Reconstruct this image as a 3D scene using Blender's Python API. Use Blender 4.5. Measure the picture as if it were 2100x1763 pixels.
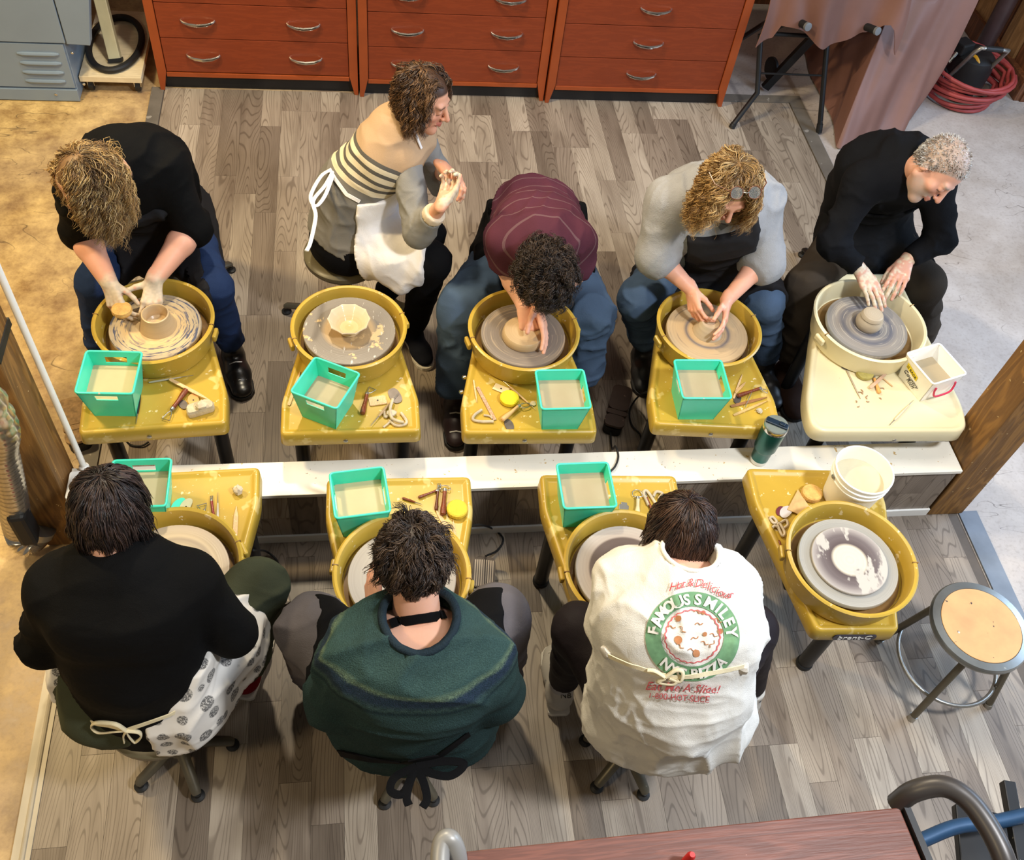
import bpy, math, random
import numpy as np
from mathutils import Vector, Matrix
for o in list(bpy.data.objects): bpy.data.objects.remove(o)
SC = bpy.context.scene
COL = SC.collection
# ---------------------------------------------------------------- camera
CF, CH = 1977.39, 3.25
CR = np.array([[0.98877941, 0.02655682, -0.14700343], [-0.10974293, 0.79678506, -0.59421381], [0.10134971, 0.60367897, 0.79075909]])
cam = bpy.data.cameras.new('camera'); cam.sensor_fit = 'HORIZONTAL'; cam.sensor_width = 36.0
cam.lens = CF / 2100.0 * 36.0; cam.clip_start = .05; cam.clip_end = 60
cobj = bpy.data.objects.new('camera', cam); COL.objects.link(cobj)
mw = Matrix.Identity(4)
for i in range(3):
    for j in range(3): mw[i][j] = float(CR[i, j])
mw[2][3] = CH
cobj.matrix_world = mw
SC.camera = cobj
SC.view_settings.view_transform = 'Standard'; SC.view_settings.look = 'None'
SC.view_settings.gamma = 1.0; SC.view_settings.use_curve_mapping = False
SC.view_settings.exposure = -0.28
# ---------------------------------------------------------------- light
wd = bpy.data.worlds.new('world'); SC.world = wd; wd.use_nodes = True
bg = wd.node_tree.nodes['Background']; bg.inputs[0].default_value = (1.0, .94, .84, 1); bg.inputs[1].default_value = .17
def area(name, loc, target, size, energy, col, sy=None, spread=math.pi):
    l = bpy.data.lights.new(name, 'AREA'); l.energy = energy; l.color = col; l.size = size; l.spread = spread
    if sy: l.shape = 'RECTANGLE'; l.size_y = sy
    o = bpy.data.objects.new(name, l); COL.objects.link(o); o.location = loc
    o.rotation_euler = (Vector(target) - Vector(loc)).to_track_quat('-Z', 'Y').to_euler()
    return o
area('ceiling_track_lamp', (-.25, 3.75, 3.7), (.2, 1.4, .3), .20, 115, (1, .86, .62))
area('ceiling_warm_lamp', (-2.3, 2.9, 3.5), (-.8, 2.5, 0), .35, 135, (1, .76, .40))
area('ceiling_warm_lamp', (-2.0, -.2, 3.6), (-.8, 1.2, 0), .35, 45, (1, .78, .45))
area('window_daylight', (5.6, 2.2, 2.6), (1.6, 2.3, .3), 2.4, 200, (.52, .72, 1.0), 1.6)
area('ceiling_panel_light', (1.5, 2.4, 5.0), (1.5, 2.4, 0), 2.0, 75, (1, .95, .88), 1.2)
area('ceiling_spot_lamp', (2.3, .2, 4.2), (1.5, 1.2, .2), .4, 190, (.94, .97, 1.0))
# ---------------------------------------------------------------- helpers
def U(px, py, z):
    d = CR @ np.array([(px - 1050.) / CF, -(py - 881.5) / CF, -1.]); t = (z - CH) / d[2]
    return Vector((d[0] * t, d[1] * t, z))
def VY(px, py, Y):
    d = CR @ np.array([(px - 1050.) / CF, -(py - 881.5) / CF, -1.]); t = Y / d[1]
    return Vector((d[0] * t, Y, CH + d[2] * t))
def c(r, g, b):
    f = lambda v: (v / 255. / 12.92) if v <= 10 else ((v / 255. + .055) / 1.055) ** 2.4
    return (f(r), f(g), f(b), 1)
ORG = {}
def link(o, parent=None):
    COL.objects.link(o)
    if parent is not None: o.parent = parent
    return o
def tag(o, label=None, cat=None, group=None, kind=None):
    if label: o['label'] = label
    if cat: o['category'] = cat
    if group: o['group'] = group
    if kind: o['kind'] = kind
    return o
def thing(name, label, cat, loc=(0, 0, 0), rz=0, group=None, kind=None):
    o = bpy.data.objects.new(name, None); link(o); o.empty_display_size = .05
    o.location = loc; o.rotation_euler = (0, 0, rz); ORG[o] = Vector(loc)
    return tag(o, label, cat, group, kind)
class G:
    def __init__(s): s.v = []; s.f = []
    def add(s, vs, fs):
        n = len(s.v); s.v += [tuple(q) for q in vs]; s.f += [tuple(i + n for i in f) for f in fs]; return s
    def box(s, cen, size, R=None):
        x, y, z = [q / 2. for q in size]; cen = Vector(cen)
        vs = [Vector((a * x, b * y, d * z)) for a in (-1, 1) for b in (-1, 1) for d in (-1, 1)]
        vs = [(R @ q if R else q) + cen for q in vs]
        return s.add(vs, [(0, 1, 3, 2), (4, 6, 7, 5), (0, 4, 5, 1), (2, 3, 7, 6), (0, 2, 6, 4), (1, 5, 7, 3)])
    def box2(s, a, b): return s.box([(a[i] + b[i]) / 2 for i in range(3)], [abs(b[i] - a[i]) for i in range(3)])
    def loft(s, rings, cap=True, close=False):
        n = len(rings[0]); vs = [q for r in rings for q in r]; fs = []
        m = len(rings)
        for i in range(m if close else m - 1):
            a, b = i * n, ((i + 1) % m) * n
            for j in range(n):
                k = (j + 1) % n; fs.append((a + j, a + k, b + k, b + j))
        if cap and not close:
            fs.append(tuple(range(n - 1, -1, -1))); fs.append(tuple((m - 1) * n + j for j in range(n)))
        return s.add(vs, fs)
    def lathe(s, prof, n=24, cen=(0, 0, 0), R=None, cap=True):
        cen = Vector(cen); rings = []
        for r, z in prof:
            ring = []
            for j in range(n):
                a = 2 * math.pi * j / n; q = Vector((r * math.cos(a), r * math.sin(a), z))
                ring.append((R @ q if R else q) + cen)
            rings.append(ring)
        return s.loft(rings, cap)
    def tube(s, pts, r, n=8, closed=False, cap=True, flat=1.0, up=None):
        pts = [Vector(q) for q in pts]; m = len(pts); rs = r if isinstance(r, (list, tuple)) else [r] * m
        rings = []; prev = None
        for i in range(m):
            if closed: t = pts[(i + 1) % m] - pts[i - 1]
            else: t = pts[min(i + 1, m - 1)] - pts[max(i - 1, 0)]
            t = t.normalized() if t.length > 1e-9 else Vector((0, 0, 1))
            if prev is None:
                a = Vector(up) if up is not None else (Vector((0, 0, 1)) if abs(t.z) < .9 else Vector((1, 0, 0)))
                a = (a - t * a.dot(t)).normalized()
            else:
                a = (prev - t * prev.dot(t)).normalized()
            prev = a; b = t.cross(a)
            rings.append([pts[i] + (a * math.cos(2 * math.pi * j / n) * flat + b * math.sin(2 * math.pi * j / n)) * rs[i] for j in range(n)])
        return s.loft(rings, cap, closed)
    def prism(s, poly, z0, z1):
        return s.loft([[Vector((x, y, z0)) for x, y in poly], [Vector((x, y, z1)) for x, y in poly]])
    def obj(s, name, m, parent=None, smooth=False, local=False, bevel=0, label=None, cat=None, group=None, kind=None, ang=35):
        me = bpy.data.meshes.new(name)
        vs = np.array([tuple(q) for q in s.v], dtype=float)
        if parent is not None:
            org = Vector((0, 0, 0)) if local else ORG.get(parent, Vector((0, 0, 0)))
        else:
            lo, hi = vs.min(0), vs.max(0); org = Vector(((lo[0] + hi[0]) / 2, (lo[1] + hi[1]) / 2, lo[2]))
            if local: org = Vector((0, 0, 0))
        me.from_pydata((vs - np.array(org)).tolist(), [], s.f); me.update()
        o = bpy.data.objects.new(name, me); link(o, parent)
        if parent is None: o.location = org
        ORG[o] = org
        me.materials.append(m)
        if smooth:
            for p in me.polygons: p.use_smooth = True
            me.set_sharp_from_angle(angle=math.radians(ang))
        if bevel:
            b = o.modifiers.new('bevel', 'BEVEL'); b.width = bevel; b.segments = 2; b.limit_method = 'ANGLE'
        return tag(o, label, cat, group, kind)
def rpoly(pts, r, n=5):
    out = []; m = len(pts)
    for i in range(m):
        p0, p1, p2 = Vector(pts[i - 1]), Vector(pts[i]), Vector(pts[(i + 1) % m])
        a, b = (p0 - p1).normalized(), (p2 - p1).normalized(); rr = r[i] if isinstance(r, (list, tuple)) else r
        rr = min(rr, (p0 - p1).length * .45, (p2 - p1).length * .45)
        for k in range(n + 1):
            t = k / n; q = (p1 + a * rr) * (1 - t) ** 2 + p1 * 2 * t * (1 - t) + (p1 + b * rr) * t ** 2
            out.append((q.x, q.y))
    return out
def inset(poly, d):
    m = len(poly); out = []; 
    ar = sum(poly[i][0] * poly[(i + 1) % m][1] - poly[(i + 1) % m][0] * poly[i][1] for i in range(m)); sg = 1 if ar > 0 else -1
    for i in range(m):
        a, b, q = Vector(poly[i - 1]), Vector(poly[i]), Vector(poly[(i + 1) % m])
        n1 = Vector((-(b - a).y, (b - a).x)) * sg; n2 = Vector((-(q - b).y, (q - b).x)) * sg
        n1 = n1.normalized() if n1.length > 1e-9 else n2.normalized(); n2 = n2.normalized() if n2.length > 1e-9 else n1
        nn = n1 + n2; nn = nn / max(nn.dot(n1), .3)
        out.append((b.x + nn.x * d, b.y + nn.y * d))
    return out
def RZ(a): return Matrix.Rotation(a, 3, 'Z')
def frame(zdir, xdir=None):
    z = Vector(zdir).normalized(); x = Vector(xdir) if xdir is not None else (Vector((1, 0, 0)) if abs(z.x) < .9 else Vector((0, 1, 0)))
    x = (x - z * x.dot(z)).normalized(); y = z.cross(x)
    return Matrix(((x.x, y.x, z.x), (x.y, y.y, z.y), (x.z, y.z, z.z)))
# ---------------------------------------------------------------- materials
class NT:
    def __init__(s, name):
        s.m = bpy.data.materials.new(name); s.m.use_nodes = True; s.t = s.m.node_tree; s.b = s.t.nodes['Principled BSDF']
    def n(s, typ, **kw):
        q = s.t.nodes.new(typ)
        for k, v in kw.items():
            if k.startswith('i_'):
                key = k[2:]; key = int(key) if key.isdigit() else key.replace('_', ' ')
                q.inputs[key].default_value = v
            else: setattr(q, k, v)
        return q
    def l(s, a, b): s.t.links.new(a, b)
    def co(s, kind='Object', scale=(1, 1, 1), rot=(0, 0, 0), src=None):
        t = s.n('ShaderNodeTexCoord'); mp = s.n('ShaderNodeMapping'); mp.inputs['Scale'].default_value = scale; mp.inputs['Rotation'].default_value = rot
        s.l(src if src is not None else t.outputs[kind], mp.inputs[0]); return mp.outputs[0]
    def noise(s, vec, scale, detail=3, rough=.55, dist=0):
        q = s.n('ShaderNodeTexNoise'); q.inputs['Scale'].default_value = scale; q.inputs['Detail'].default_value = detail
        q.inputs['Roughness'].default_value = rough; q.inputs['Distortion'].default_value = dist
        if vec is not None: s.l(vec, q.inputs['Vector'])
        return q.outputs['Fac']
    def ramp(s, fac, stops, interp='LINEAR'):
        q = s.n('ShaderNodeValToRGB'); q.color_ramp.interpolation = interp; e = q.color_ramp.elements
        while len(e) < len(stops): e.new(.5)
        for i, (p, col) in enumerate(stops): e[i].position = p; e[i].color = col if len(col) == 4 else (*col, 1)
        s.l(fac, q.inputs[0]); return q.outputs[0]
    def mix(s, fac, a, b, mode='MIX'):
        q = s.n('ShaderNodeMix', data_type='RGBA', blend_type=mode)
        for sock, v in ((0, fac), (6, a), (7, b)):
            if isinstance(v, (int, float)): q.inputs[sock].default_value = v
            elif isinstance(v, tuple): q.inputs[sock].default_value = v
            else: s.l(v, q.inputs[sock])
        return q.outputs[2]
    def math(s, op, a, b=0., cl=False):
        q = s.n('ShaderNodeMath', operation=op, use_clamp=cl)
        for i, v in enumerate((a, b)):
            if isinstance(v, (int, float)): q.inputs[i].default_value = v
            else: s.l(v, q.inputs[i])
        return q.outputs[0]
    def bump(s, h, strength=.3, dist=.005):
        q = s.n('ShaderNodeBump'); q.inputs['Strength'].default_value = strength; q.inputs['Distance'].default_value = dist
        s.l(h, q.inputs['Height']); s.l(q.outputs[0], s.b.inputs['Normal'])
    def out(s, col=None, rough=.6, metal=0, spec=.5):
        if col is not None:
            if isinstance(col, tuple): s.b.inputs['Base Color'].default_value = col
            else: s.l(col, s.b.inputs['Base Color'])
        if isinstance(rough, (int, float)): s.b.inputs['Roughness'].default_value = rough
        else: s.l(rough, s.b.inputs['Roughness'])
        s.b.inputs['Metallic'].default_value = metal; s.b.inputs['Specular IOR Level'].default_value = spec
        return s.m
def dk(col, k): return (col[0] * k, col[1] * k, col[2] * k, 1)
def mat(name, col, rough=.6, metal=0, var=.25, scale=8, bump=0, bscale=60, splat=None, spec=.5, coords='Object'):
    """plain surface with a faint procedural variation, optional splatter colour (col, scale, threshold)"""
    t = NT(name); v = t.co(coords)
    base = t.mix(t.ramp(t.noise(v, scale, 4), [(.3, (0, 0, 0)), (.7, (1, 1, 1))]), dk(col, 1 - var), dk(col, 1 + var * .4))
    if splat:
        for sp in (splat if isinstance(splat, list) else [splat]):
            f = t.ramp(t.noise(v, sp[1], 3, .6), [(sp[2], (0, 0, 0)), (sp[2] + .025, (1, 1, 1))])
            base = t.mix(f, base, sp[0])
    if bump: t.bump(t.noise(v, bscale, 3), bump, .004)
    return t.out(base, rough, metal, spec)
def vinyl_mat():
    t = NT('vinyl_plank'); oi = t.n('ShaderNodeObjectInfo'); tc = t.n('ShaderNodeTexCoord')
    off = t.n('ShaderNodeVectorMath', operation='MULTIPLY_ADD'); off.inputs[1].default_value = (1, 1, 1)
    cv = t.n('ShaderNodeCombineXYZ')
    t.l(t.math('MULTIPLY', oi.outputs['Random'], 37.), cv.inputs[0]); t.l(t.math('MULTIPLY', oi.outputs['Random'], 91.), cv.inputs[1]); t.l(t.math('MULTIPLY', oi.outputs['Random'], 53.), cv.inputs[2])
    t.l(tc.outputs['Object'], off.inputs[0]); t.l(cv.outputs[0], off.inputs[2])
    v = t.co(src=off.outputs[0], scale=(5.5, .55, 1))
    n1 = t.noise(v, 1.7, .6, .4, .1)
    rings = t.math('SINE', t.math('MULTIPLY', n1, 210.))
    lines = t.ramp(rings, [(.0, (.0, .0, .0)), (.7, (.08, .08, .08)), (.97, (1, 1, 1))])
    fine = t.noise(t.co(src=off.outputs[0], scale=(90, 2.5, 1)), 2.5, 3, .6)
    fn = t.ramp(fine, [(.3, (0, 0, 0)), (.72, (1, 1, 1))])
    wn = t.n('ShaderNodeTexWhiteNoise', noise_dimensions='1D'); t.l(t.math('MULTIPLY', oi.outputs['Random'], 777.), wn.inputs['W'])
    tone = t.ramp(wn.outputs['Value'], [(0, c(120, 108, 96)), (.3, c(140, 127, 114)), (.6, c(156, 143, 129)), (.85, c(168, 156, 141)), (1, c(184, 172, 157))])
    col = t.mix(t.math('MULTIPLY', fn, .28), tone, t.mix(1., tone, (.5, .48, .46, 1), 'MULTIPLY'))
    big = t.ramp(t.noise(t.co(src=off.outputs[0], scale=(9, 1.5, 1)), 1.3, 3, .55, .5), [(.34, (1.06, 1.06, 1.06)), (.52, (.92, .91, .90)), (.72, (.62, .59, .57))])
    col = t.mix(1., col, big, 'MULTIPLY')
    col = t.mix(t.math('MULTIPLY', lines, .72), col, t.mix(1., tone, (.40, .37, .35, 1), 'MULTIPLY'))
    t.bump(fine, .12, .002)
    return t.out(col, .42, 0, .4)
def concrete_mat():
    t = NT('mottled_concrete'); v = t.co()
    a = t.noise(v, .9, 5, .65, .4); b = t.noise(v, 7, 6, .7); s_ = t.noise(v, 60, 3, .6)
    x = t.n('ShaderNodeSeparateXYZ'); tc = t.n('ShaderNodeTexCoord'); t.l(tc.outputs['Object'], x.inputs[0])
    tan_fac = t.math('MULTIPLY_ADD', x.outputs[0], -.22); tan_fac.node.inputs[2].default_value = .32  # base colour turns tan towards the left, grey towards the right
    tan_fac = t.math('ADD', tan_fac, t.math('MULTIPLY', t.math('SUBTRACT', a, .5), .7), True)
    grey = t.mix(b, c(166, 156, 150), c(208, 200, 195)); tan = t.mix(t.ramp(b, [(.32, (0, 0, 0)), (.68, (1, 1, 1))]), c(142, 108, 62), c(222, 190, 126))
    col = t.mix(tan_fac, grey, tan)
    col = t.mix(t.ramp(a, [(.35, (.6, .6, .6)), (.56, (0, 0, 0))]), col, t.mix(1., col, (.62, .55, .46, 1), 'MULTIPLY'))
    col = t.mix(t.ramp(s_, [(.3, (.35, .35, .35)), (.5, (0, 0, 0))]), col, t.mix(1., col, (.6, .55, .5, 1), 'MULTIPLY'))
    # hairline cracks and scuffs
    w = t.noise(t.co(scale=(1, 2.2, 1), rot=(0, 0, .5)), 2.2, 2, .5, 1.2)
    cr = t.ramp(t.math('ABSOLUTE', t.math('SUBTRACT', w, .5)), [(0, (1, 1, 1)), (.0045, (0, 0, 0))])
    mk = t.ramp(t.noise(v, 3.1, 2), [(.50, (0, 0, 0)), (.58, (1, 1, 1))])
    col = t.mix(t.math('MULTIPLY', t.math('MULTIPLY', cr, mk), .75), col, c(60, 45, 32))
    t.bump(b, .15, .004)
    return t.out(col, t.ramp(b, [(.3, (.35, .35, .35)), (.7, (.6, .6, .6))]), 0, .4)
def wood_mat(name, c1, c2, scale=(14, 1, 14), rough=.55, splat=None, bump=.3, rings=9., contrast=1.):
    t = NT(name); v = t.co(scale=scale); n1 = t.noise(v, 1.3, 3, .5, .6)
    g = t.ramp(t.math('SINE', t.math('MULTIPLY', n1, rings * 6.)), [(0, (0, 0, 0)), (1, (1, 1, 1))])
    f = t.noise(t.co(scale=tuple(q * 6 for q in scale)), 1.5, 3)
    k = t.math('ADD', t.math('MULTIPLY', g, .45), t.math('MULTIPLY', f, .75))
    col = t.mix(t.math('MULTIPLY', k, contrast, True), c1, c2)
    if splat:
        col = t.mix(t.ramp(t.noise(t.co(), splat[1], 3, .6), [(splat[2], (0, 0, 0)), (splat[2] + .02, (1, 1, 1))]), col, splat[0])
    t.bump(f, bump, .004)
    return t.out(col, rough)
M = {}
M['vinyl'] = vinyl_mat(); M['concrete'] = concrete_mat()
M['vinyl_base'] = mat('vinyl_joint', c(95, 85, 76), .7)
M['white_board'] = mat('white_laminate', c(234, 229, 217), .35, var=.04, splat=[(c(196, 165, 110), 26, .68), (c(150, 125, 95), 90, .70)])
M['white_paint'] = mat('white_paint', c(240, 238, 232), .45, var=.05)
M['white_plastic'] = mat('white_plastic', c(245, 243, 236), .35, var=.04)
M['post'] = wood_mat('treated_post', c(86, 56, 24), c(150, 108, 52), (6, 6, 1), .7, (c(205, 180, 130), 42, .70), .9)
M['strip'] = mat('grey_threshold', c(112, 106, 98), .5, splat=(c(150, 145, 138), 30, .66))
M['alu'] = mat('painted_metal_strip', c(196, 186, 166), .45, .0, var=.15)
M['cab'] = wood_mat('red_stained_wood', c(118, 47, 20), c(140, 60, 27), (5, 5, 40), .42, None, .05, 3, .8)
M['cab_edge'] = mat('red_stained_edge', c(156, 72, 30), .4, var=.2, scale=5, splat=(c(230, 180, 120), 40, .76))
M['black'] = mat('black_board', c(26, 25, 26), .5, var=.3, splat=(c(60, 58, 56), 18, .72))
M['chrome'] = mat('chrome', c(225, 222, 215), .18, 1.0, var=.05)
M['steel'] = mat('worn_steel', c(165, 163, 158), .35, .8, var=.2, scale=20)
M['blacktube'] = mat('black_enamel_tube', c(32, 32, 34), .38, .3, var=.3, splat=(c(150, 145, 135), 55, .735))
M['rubber'] = mat('black_rubber', c(22, 22, 23), .6, var=.2)
M['locker'] = mat('blue_grey_enamel', c(128, 144, 160), .38, .1, var=.08, scale=3)
M['lockerlight'] = mat('pale_blue_enamel', c(178, 190, 204), .35, .1, var=.08)
M['brown_wood'] = wood_mat('brown_wall_wood', c(72, 40, 22), c(128, 78, 46), (8, 8, .9), .6)
M['tan_wood'] = wood_mat('tan_wall_wood', c(120, 86, 52), c(160, 120, 78), (8, 8, .9), .6)
M['tarp'] = mat('brown_tarp', c(126, 88, 76), .55, var=.15, scale=3, bump=.25, bscale=14)
M['hose'] = mat('red_rubber_hose', c(158, 62, 60), .55, var=.2, scale=10)
M['duct'] = mat('silver_duct', c(205, 200, 190), .22, .9, var=.15, scale=15)
M['plywood'] = wood_mat('pale_plywood', c(205, 188, 152), c(230, 214, 180), (4, 20, 4), .6, None, .1, 4)
# ---------------------------------------------------------------- setting
G().box2((-4.5, -2.5, -.12), (6.5, 8.0, -.006)).obj('floor', M['concrete'], kind='structure', label='mottled tan-to-grey bare concrete floor around the plank flooring')
fv = G().prism([(-1.06, -.6), (2.45, -.6), (2.455, 2.0), (2.56, 2.1), (2.57, 4.86), (-1.06, 4.86)], -.0055, -.003).obj('floor_vinyl', M['vinyl_base'], kind='structure', label='grey wood-look plank vinyl flooring under the pottery wheels')
random.seed(4)
PW = .105
plank_cache = {}
def plank_mesh(w, L):
    k = (round(w, 3), round(L, 3))
    if k not in plank_cache:
        g = G().box((0, 0, -.0015), (w - .0008, L - .0010, .003)); me = bpy.data.meshes.new('plank')
        me.from_pydata(g.v, [], g.f); me.materials.append(M['vinyl']); plank_cache[k] = me
    return plank_cache[k]
LEN = [.42, .56, .70, .84]
x = -1.055; k = 0
while x < 2.55:
    w = min(PW, 2.565 - x)
    y = .05 + random.choice([0, .14, .28, .42])
    while y < 4.855:
        L = random.choice(LEN)
        if y + L > 4.70: L = 4.857 - y
        y1 = y + L
        if x + w > 2.46 and y < 2.05:
            if y1 < 2.05: y = y1; continue
            y = 2.06; L = y1 - y
        o = bpy.data.objects.new('plank', plank_mesh(w, L)); link(o, fv)
        o.location = Vector((x + w / 2, y + L / 2, 0)) - ORG[fv]
        y = y1
    x += PW
# threshold strips round the flooring
def strip(pts, name, m, z=.004): return G().prism(pts, -.005, z).obj(name, m, kind='structure')
strip([(2.455, -.6), (2.535, -.6), (2.545, 1.945), (2.46, 1.945)], 'trim_1', mat('blue_grey_threshold', c(120, 128, 140), .45))
strip([(2.57, 2.12), (2.655, 2.12), (2.655, 4.93), (2.57, 4.86)], 'trim_2', M['strip'])
strip([(2.14, 4.86), (2.57, 4.86), (2.655, 4.93), (2.13, 4.93)], 'trim_3', M['strip'])
strip([(-1.125, 2.2), (-1.06, 2.2), (-1.06, 4.86), (-1.125, 4.86)], 'trim_4', M['strip'])
g = G().prism([(-1.10, -.6), (-1.045, -.6), (-1.055, 1.9), (-1.11, 1.9)], -.004, .004)
g.tube([(-1.066, -.6, .004), (-1.078, 1.9, .004)], .008, 8)
g.obj('trim_5', M['alu'], kind='structure')
# knee wall between the two rows of wheels
kw = G().box2((-1.03, 1.947, 0), (2.305, 2.062, .312)).obj('wall_knee', M['vinyl_base'], kind='structure', label='low dividing knee wall clad in grey planks')
x = -1.03; i = 0
while x < 2.3:
    w = min(PW, 2.305 - x)
    for yy in (1.9455, 2.0635):
        z = .04
        for h in ((.272,) if i % 3 else (.12, .152)):
            g = G().box((x + w / 2, yy, z + h / 2), (w - .001, .003, h - .001)); o = g.obj('plank', M['vinyl'], kw); z += h
            o.data.transform(Matrix.Translation(-Vector((x + w / 2, yy, z - h / 2)) + ORG[kw])); 
            R90 = Matrix.Rotation(math.pi / 2, 4, 'X'); o.data.transform(R90.inverted()); o.rotation_euler = (math.pi / 2, 0, 0)
            o.location = Vector((x + w / 2, yy, z - h / 2)) - ORG[kw]
    x += PW; i += 1
wt = G().box2((-1.035, 1.932, .312), (2.31, 2.078, .33)).obj('trim_6', M['white_board'], kind='structure', label='white laminate ledge capping the low dividing wall', bevel=.002)
G().box2((-1.03, 1.936, 0), (2.31, 1.947, .042)).obj('baseboard_front', M['white_paint'], kind='structure')
G().box2((-1.03, 2.062, 0), (2.31, 2.073, .042)).obj('baseboard_rear', M['white_paint'], kind='structure')
# timber posts
pr = thing('timber_post', 'brown textured timber post standing at the right end of the white ledge', 'post', (2.40, 2.02, 0))
G().box2((2.315, 1.935, 0), (2.475, 2.10, 3.4)).obj('shaft', M['post'], pr, bevel=.006)
pl = thing('timber_post', 'brown timber post with dark strap, beside the silver duct at the left', 'post', (-1.11, 2.03, 0))
G().box2((-1.185, 1.965, 0), (-1.045, 2.115, 3.4)).obj('shaft', M['post'], pl, bevel=.006)
g = G(); g.box2((-1.189, 1.961, 1.02), (-1.041, 2.119, 1.05)); g.obj('strap', M['rubber'], pl)
# white conduit pole, socket box on the ledge
cp = thing('conduit_pole', 'thin white vertical conduit pole rising from the left end of the ledge', 'pole', (-.992, 2.08, .33))
G().tube([(-.992, 2.075, .331), (-.992, 2.075, 3.3)], .0105, 12).obj('tube', M['white_plastic'], cp, smooth=True)
g = G(); g.lathe([(.017, .331), (.017, .345), (.012, .35)], 16, (-.992, 2.075, 0)); g.obj('foot_flange', M['white_plastic'], cp, smooth=True)
ob = thing('outlet_box', 'white plastic junction box on the left end of the ledge', 'box', (-1.0, 2.0, .33))
g = G(); g.prism(rpoly([(-1.033, 1.935), (-.955, 1.935), (-.955, 2.05), (-1.033, 2.05)], .012), .3305, .352); g.obj('case', M['white_plastic'], ob, bevel=.003)
g = G(); g.prism(rpoly([(-.985, 2.00), (-.915, 2.00), (-.905, 2.066), (-.985, 2.076)], .02), .3305, .342); g.obj('cable_cover', M['white_plastic'], ob, bevel=.003)
for sx_ in (-1.01, -.975): G().lathe([(.004, .352), (.004, .354)], 8, (sx_, 1.97, 0)).obj('screw', M['steel'], ob)
# ---------------------------------------------------------------- room backdrop
wb = G().box2((-4.5, 6.0, -.006), (6.5, 6.1, 3.6)).obj('wall_back', M['brown_wood'], kind='structure', label='brown timber wall at the far end of the studio')
wr = G().box2((4.16, 4.99, -.006), (4.3, 6.0, 3.0)).obj('wall_right', M['tan_wood'], kind='structure', label='brown timber board wall in the far right corner')
y = 4.99
for i in range(5):
    G().box2((4.135 - .012 * (i % 2), y + .004, 0), (4.16, y + .195, 3.0)).obj('plank', M['brown_wood'] if i % 2 == 0 else M['tan_wood'], wr, bevel=.003); y += .2
G().box2((4.10, 4.95, -.005), (4.16, 6.0, .14)).obj('baseboard_right', M['brown_wood'], kind='structure', bevel=.004)
G().box2((4.14, 4.94, -.005), (5.6, 4.99, 3.0)).obj('wall_return', M['brown_wood'], kind='structure', label='timber wall end facing the studio, at the right edge')
G().tube([(3.98, 5.32, 0), (3.98, 5.32, 3)], .055, 16).obj('drain_pipe', mat('dark_plum_pipe', c(72, 56, 58), .4), smooth=True, label='dark vertical pipe against the timber wall in the far right corner', cat='pipe')
# ---------------------------------------------------------------- drawer cabinets
def fy(x): return 4.845 - .015 * (x + 1.079)
def cabinet(x0, x1, rows, handles, label):
    y0 = fy((x0 + x1) / 2); t = thing('drawer_cabinet', label, 'cabinet', ((x0 + x1) / 2, y0 + .25, 0), group='red wooden drawer cabinets along the wall')
    st = .05
    g = G().box2((x0 + .01, y0 + .03, .095), (x1 - .01, y0 + .52, .98)); g.obj('body', M['cab'], t)
    for s, xa in ((1, x0), (-1, x1)):
        g = G(); xo = xa + s * .003; xi = xa + s * st; xt = xa + s * .024
        prof = [(xo, 0), (xt, 0), (xi, .115), (xi, .98), (xo, .98)]
        if s < 0: prof = prof[::-1]
        g.loft([[Vector((a, y0 - .004, b)) for a, b in prof][::-1], [Vector((a, y0 + .05, b)) for a, b in prof][::-1]])
        g.obj('stile', M['cab_edge'], t, bevel=.002)
        G().box2((xa + s * .003, y0 + .05, .0), (xa + s * .024, y0 + .52, .98)).obj('side_panel', M['cab_edge'], t)
    G().box2((x0 + .03, y0 + .035, 0), (x1 - .03, y0 + .05, .1)).obj('toe_kick', M['black'], t)
    G().box2((x0 + st, y0 + .0, .083), (x1 - st, y0 + .05, .108)).obj('bottom_rail', M['cab_edge'], t, bevel=.002)
    G().box2((x0 + .001, y0 - .015, .98), (x1 - .001, y0 + .53, 1.01)).obj('top', M['cab_edge'], t, bevel=.004)
    for z0, z1 in zip(rows[:-1], rows[1:]):
        d = G().box2((x0 + st + .003, y0 + .004, z0 + .002), (x1 - st - .003, y0 + .03, z1 - .002)).obj('drawer', M['cab'], t, bevel=.0015)
        for fr in handles:
            hx = x0 + (x1 - x0) * fr; hz = (z0 + z1) / 2 + .005; w = .085
            pts = [(hx + w * q, y0 + .004 - .032 * (1 - q * q) ** .5 * 1.0, hz - .012 * (1 - q * q)) for q in [-1, -.94, -.8, -.5, 0, .5, .8, .94, 1]]
            G().tube(pts, [.006, .006, .0075, .0085, .009, .0085, .0075, .006, .006], 8).obj('handle', M['chrome'], d, smooth=True)
cabinet(-1.079, -.004, [.112, .310, .505, .70, .895, .975], (.24, .74), 'red-brown drawer cabinet nearest the grey machine, two handles per drawer')
cabinet(-.001, 1.052, [.108, .306, .505, .70, .895, .975], (.25, .76), 'middle red-brown drawer cabinet behind the woman in striped sweater')
cabinet(1.055, 2.129, [.100, .290, .488, .685, .885, .975], (.5,), 'red-brown drawer cabinet with one handle per drawer, beside the black stand')
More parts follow.
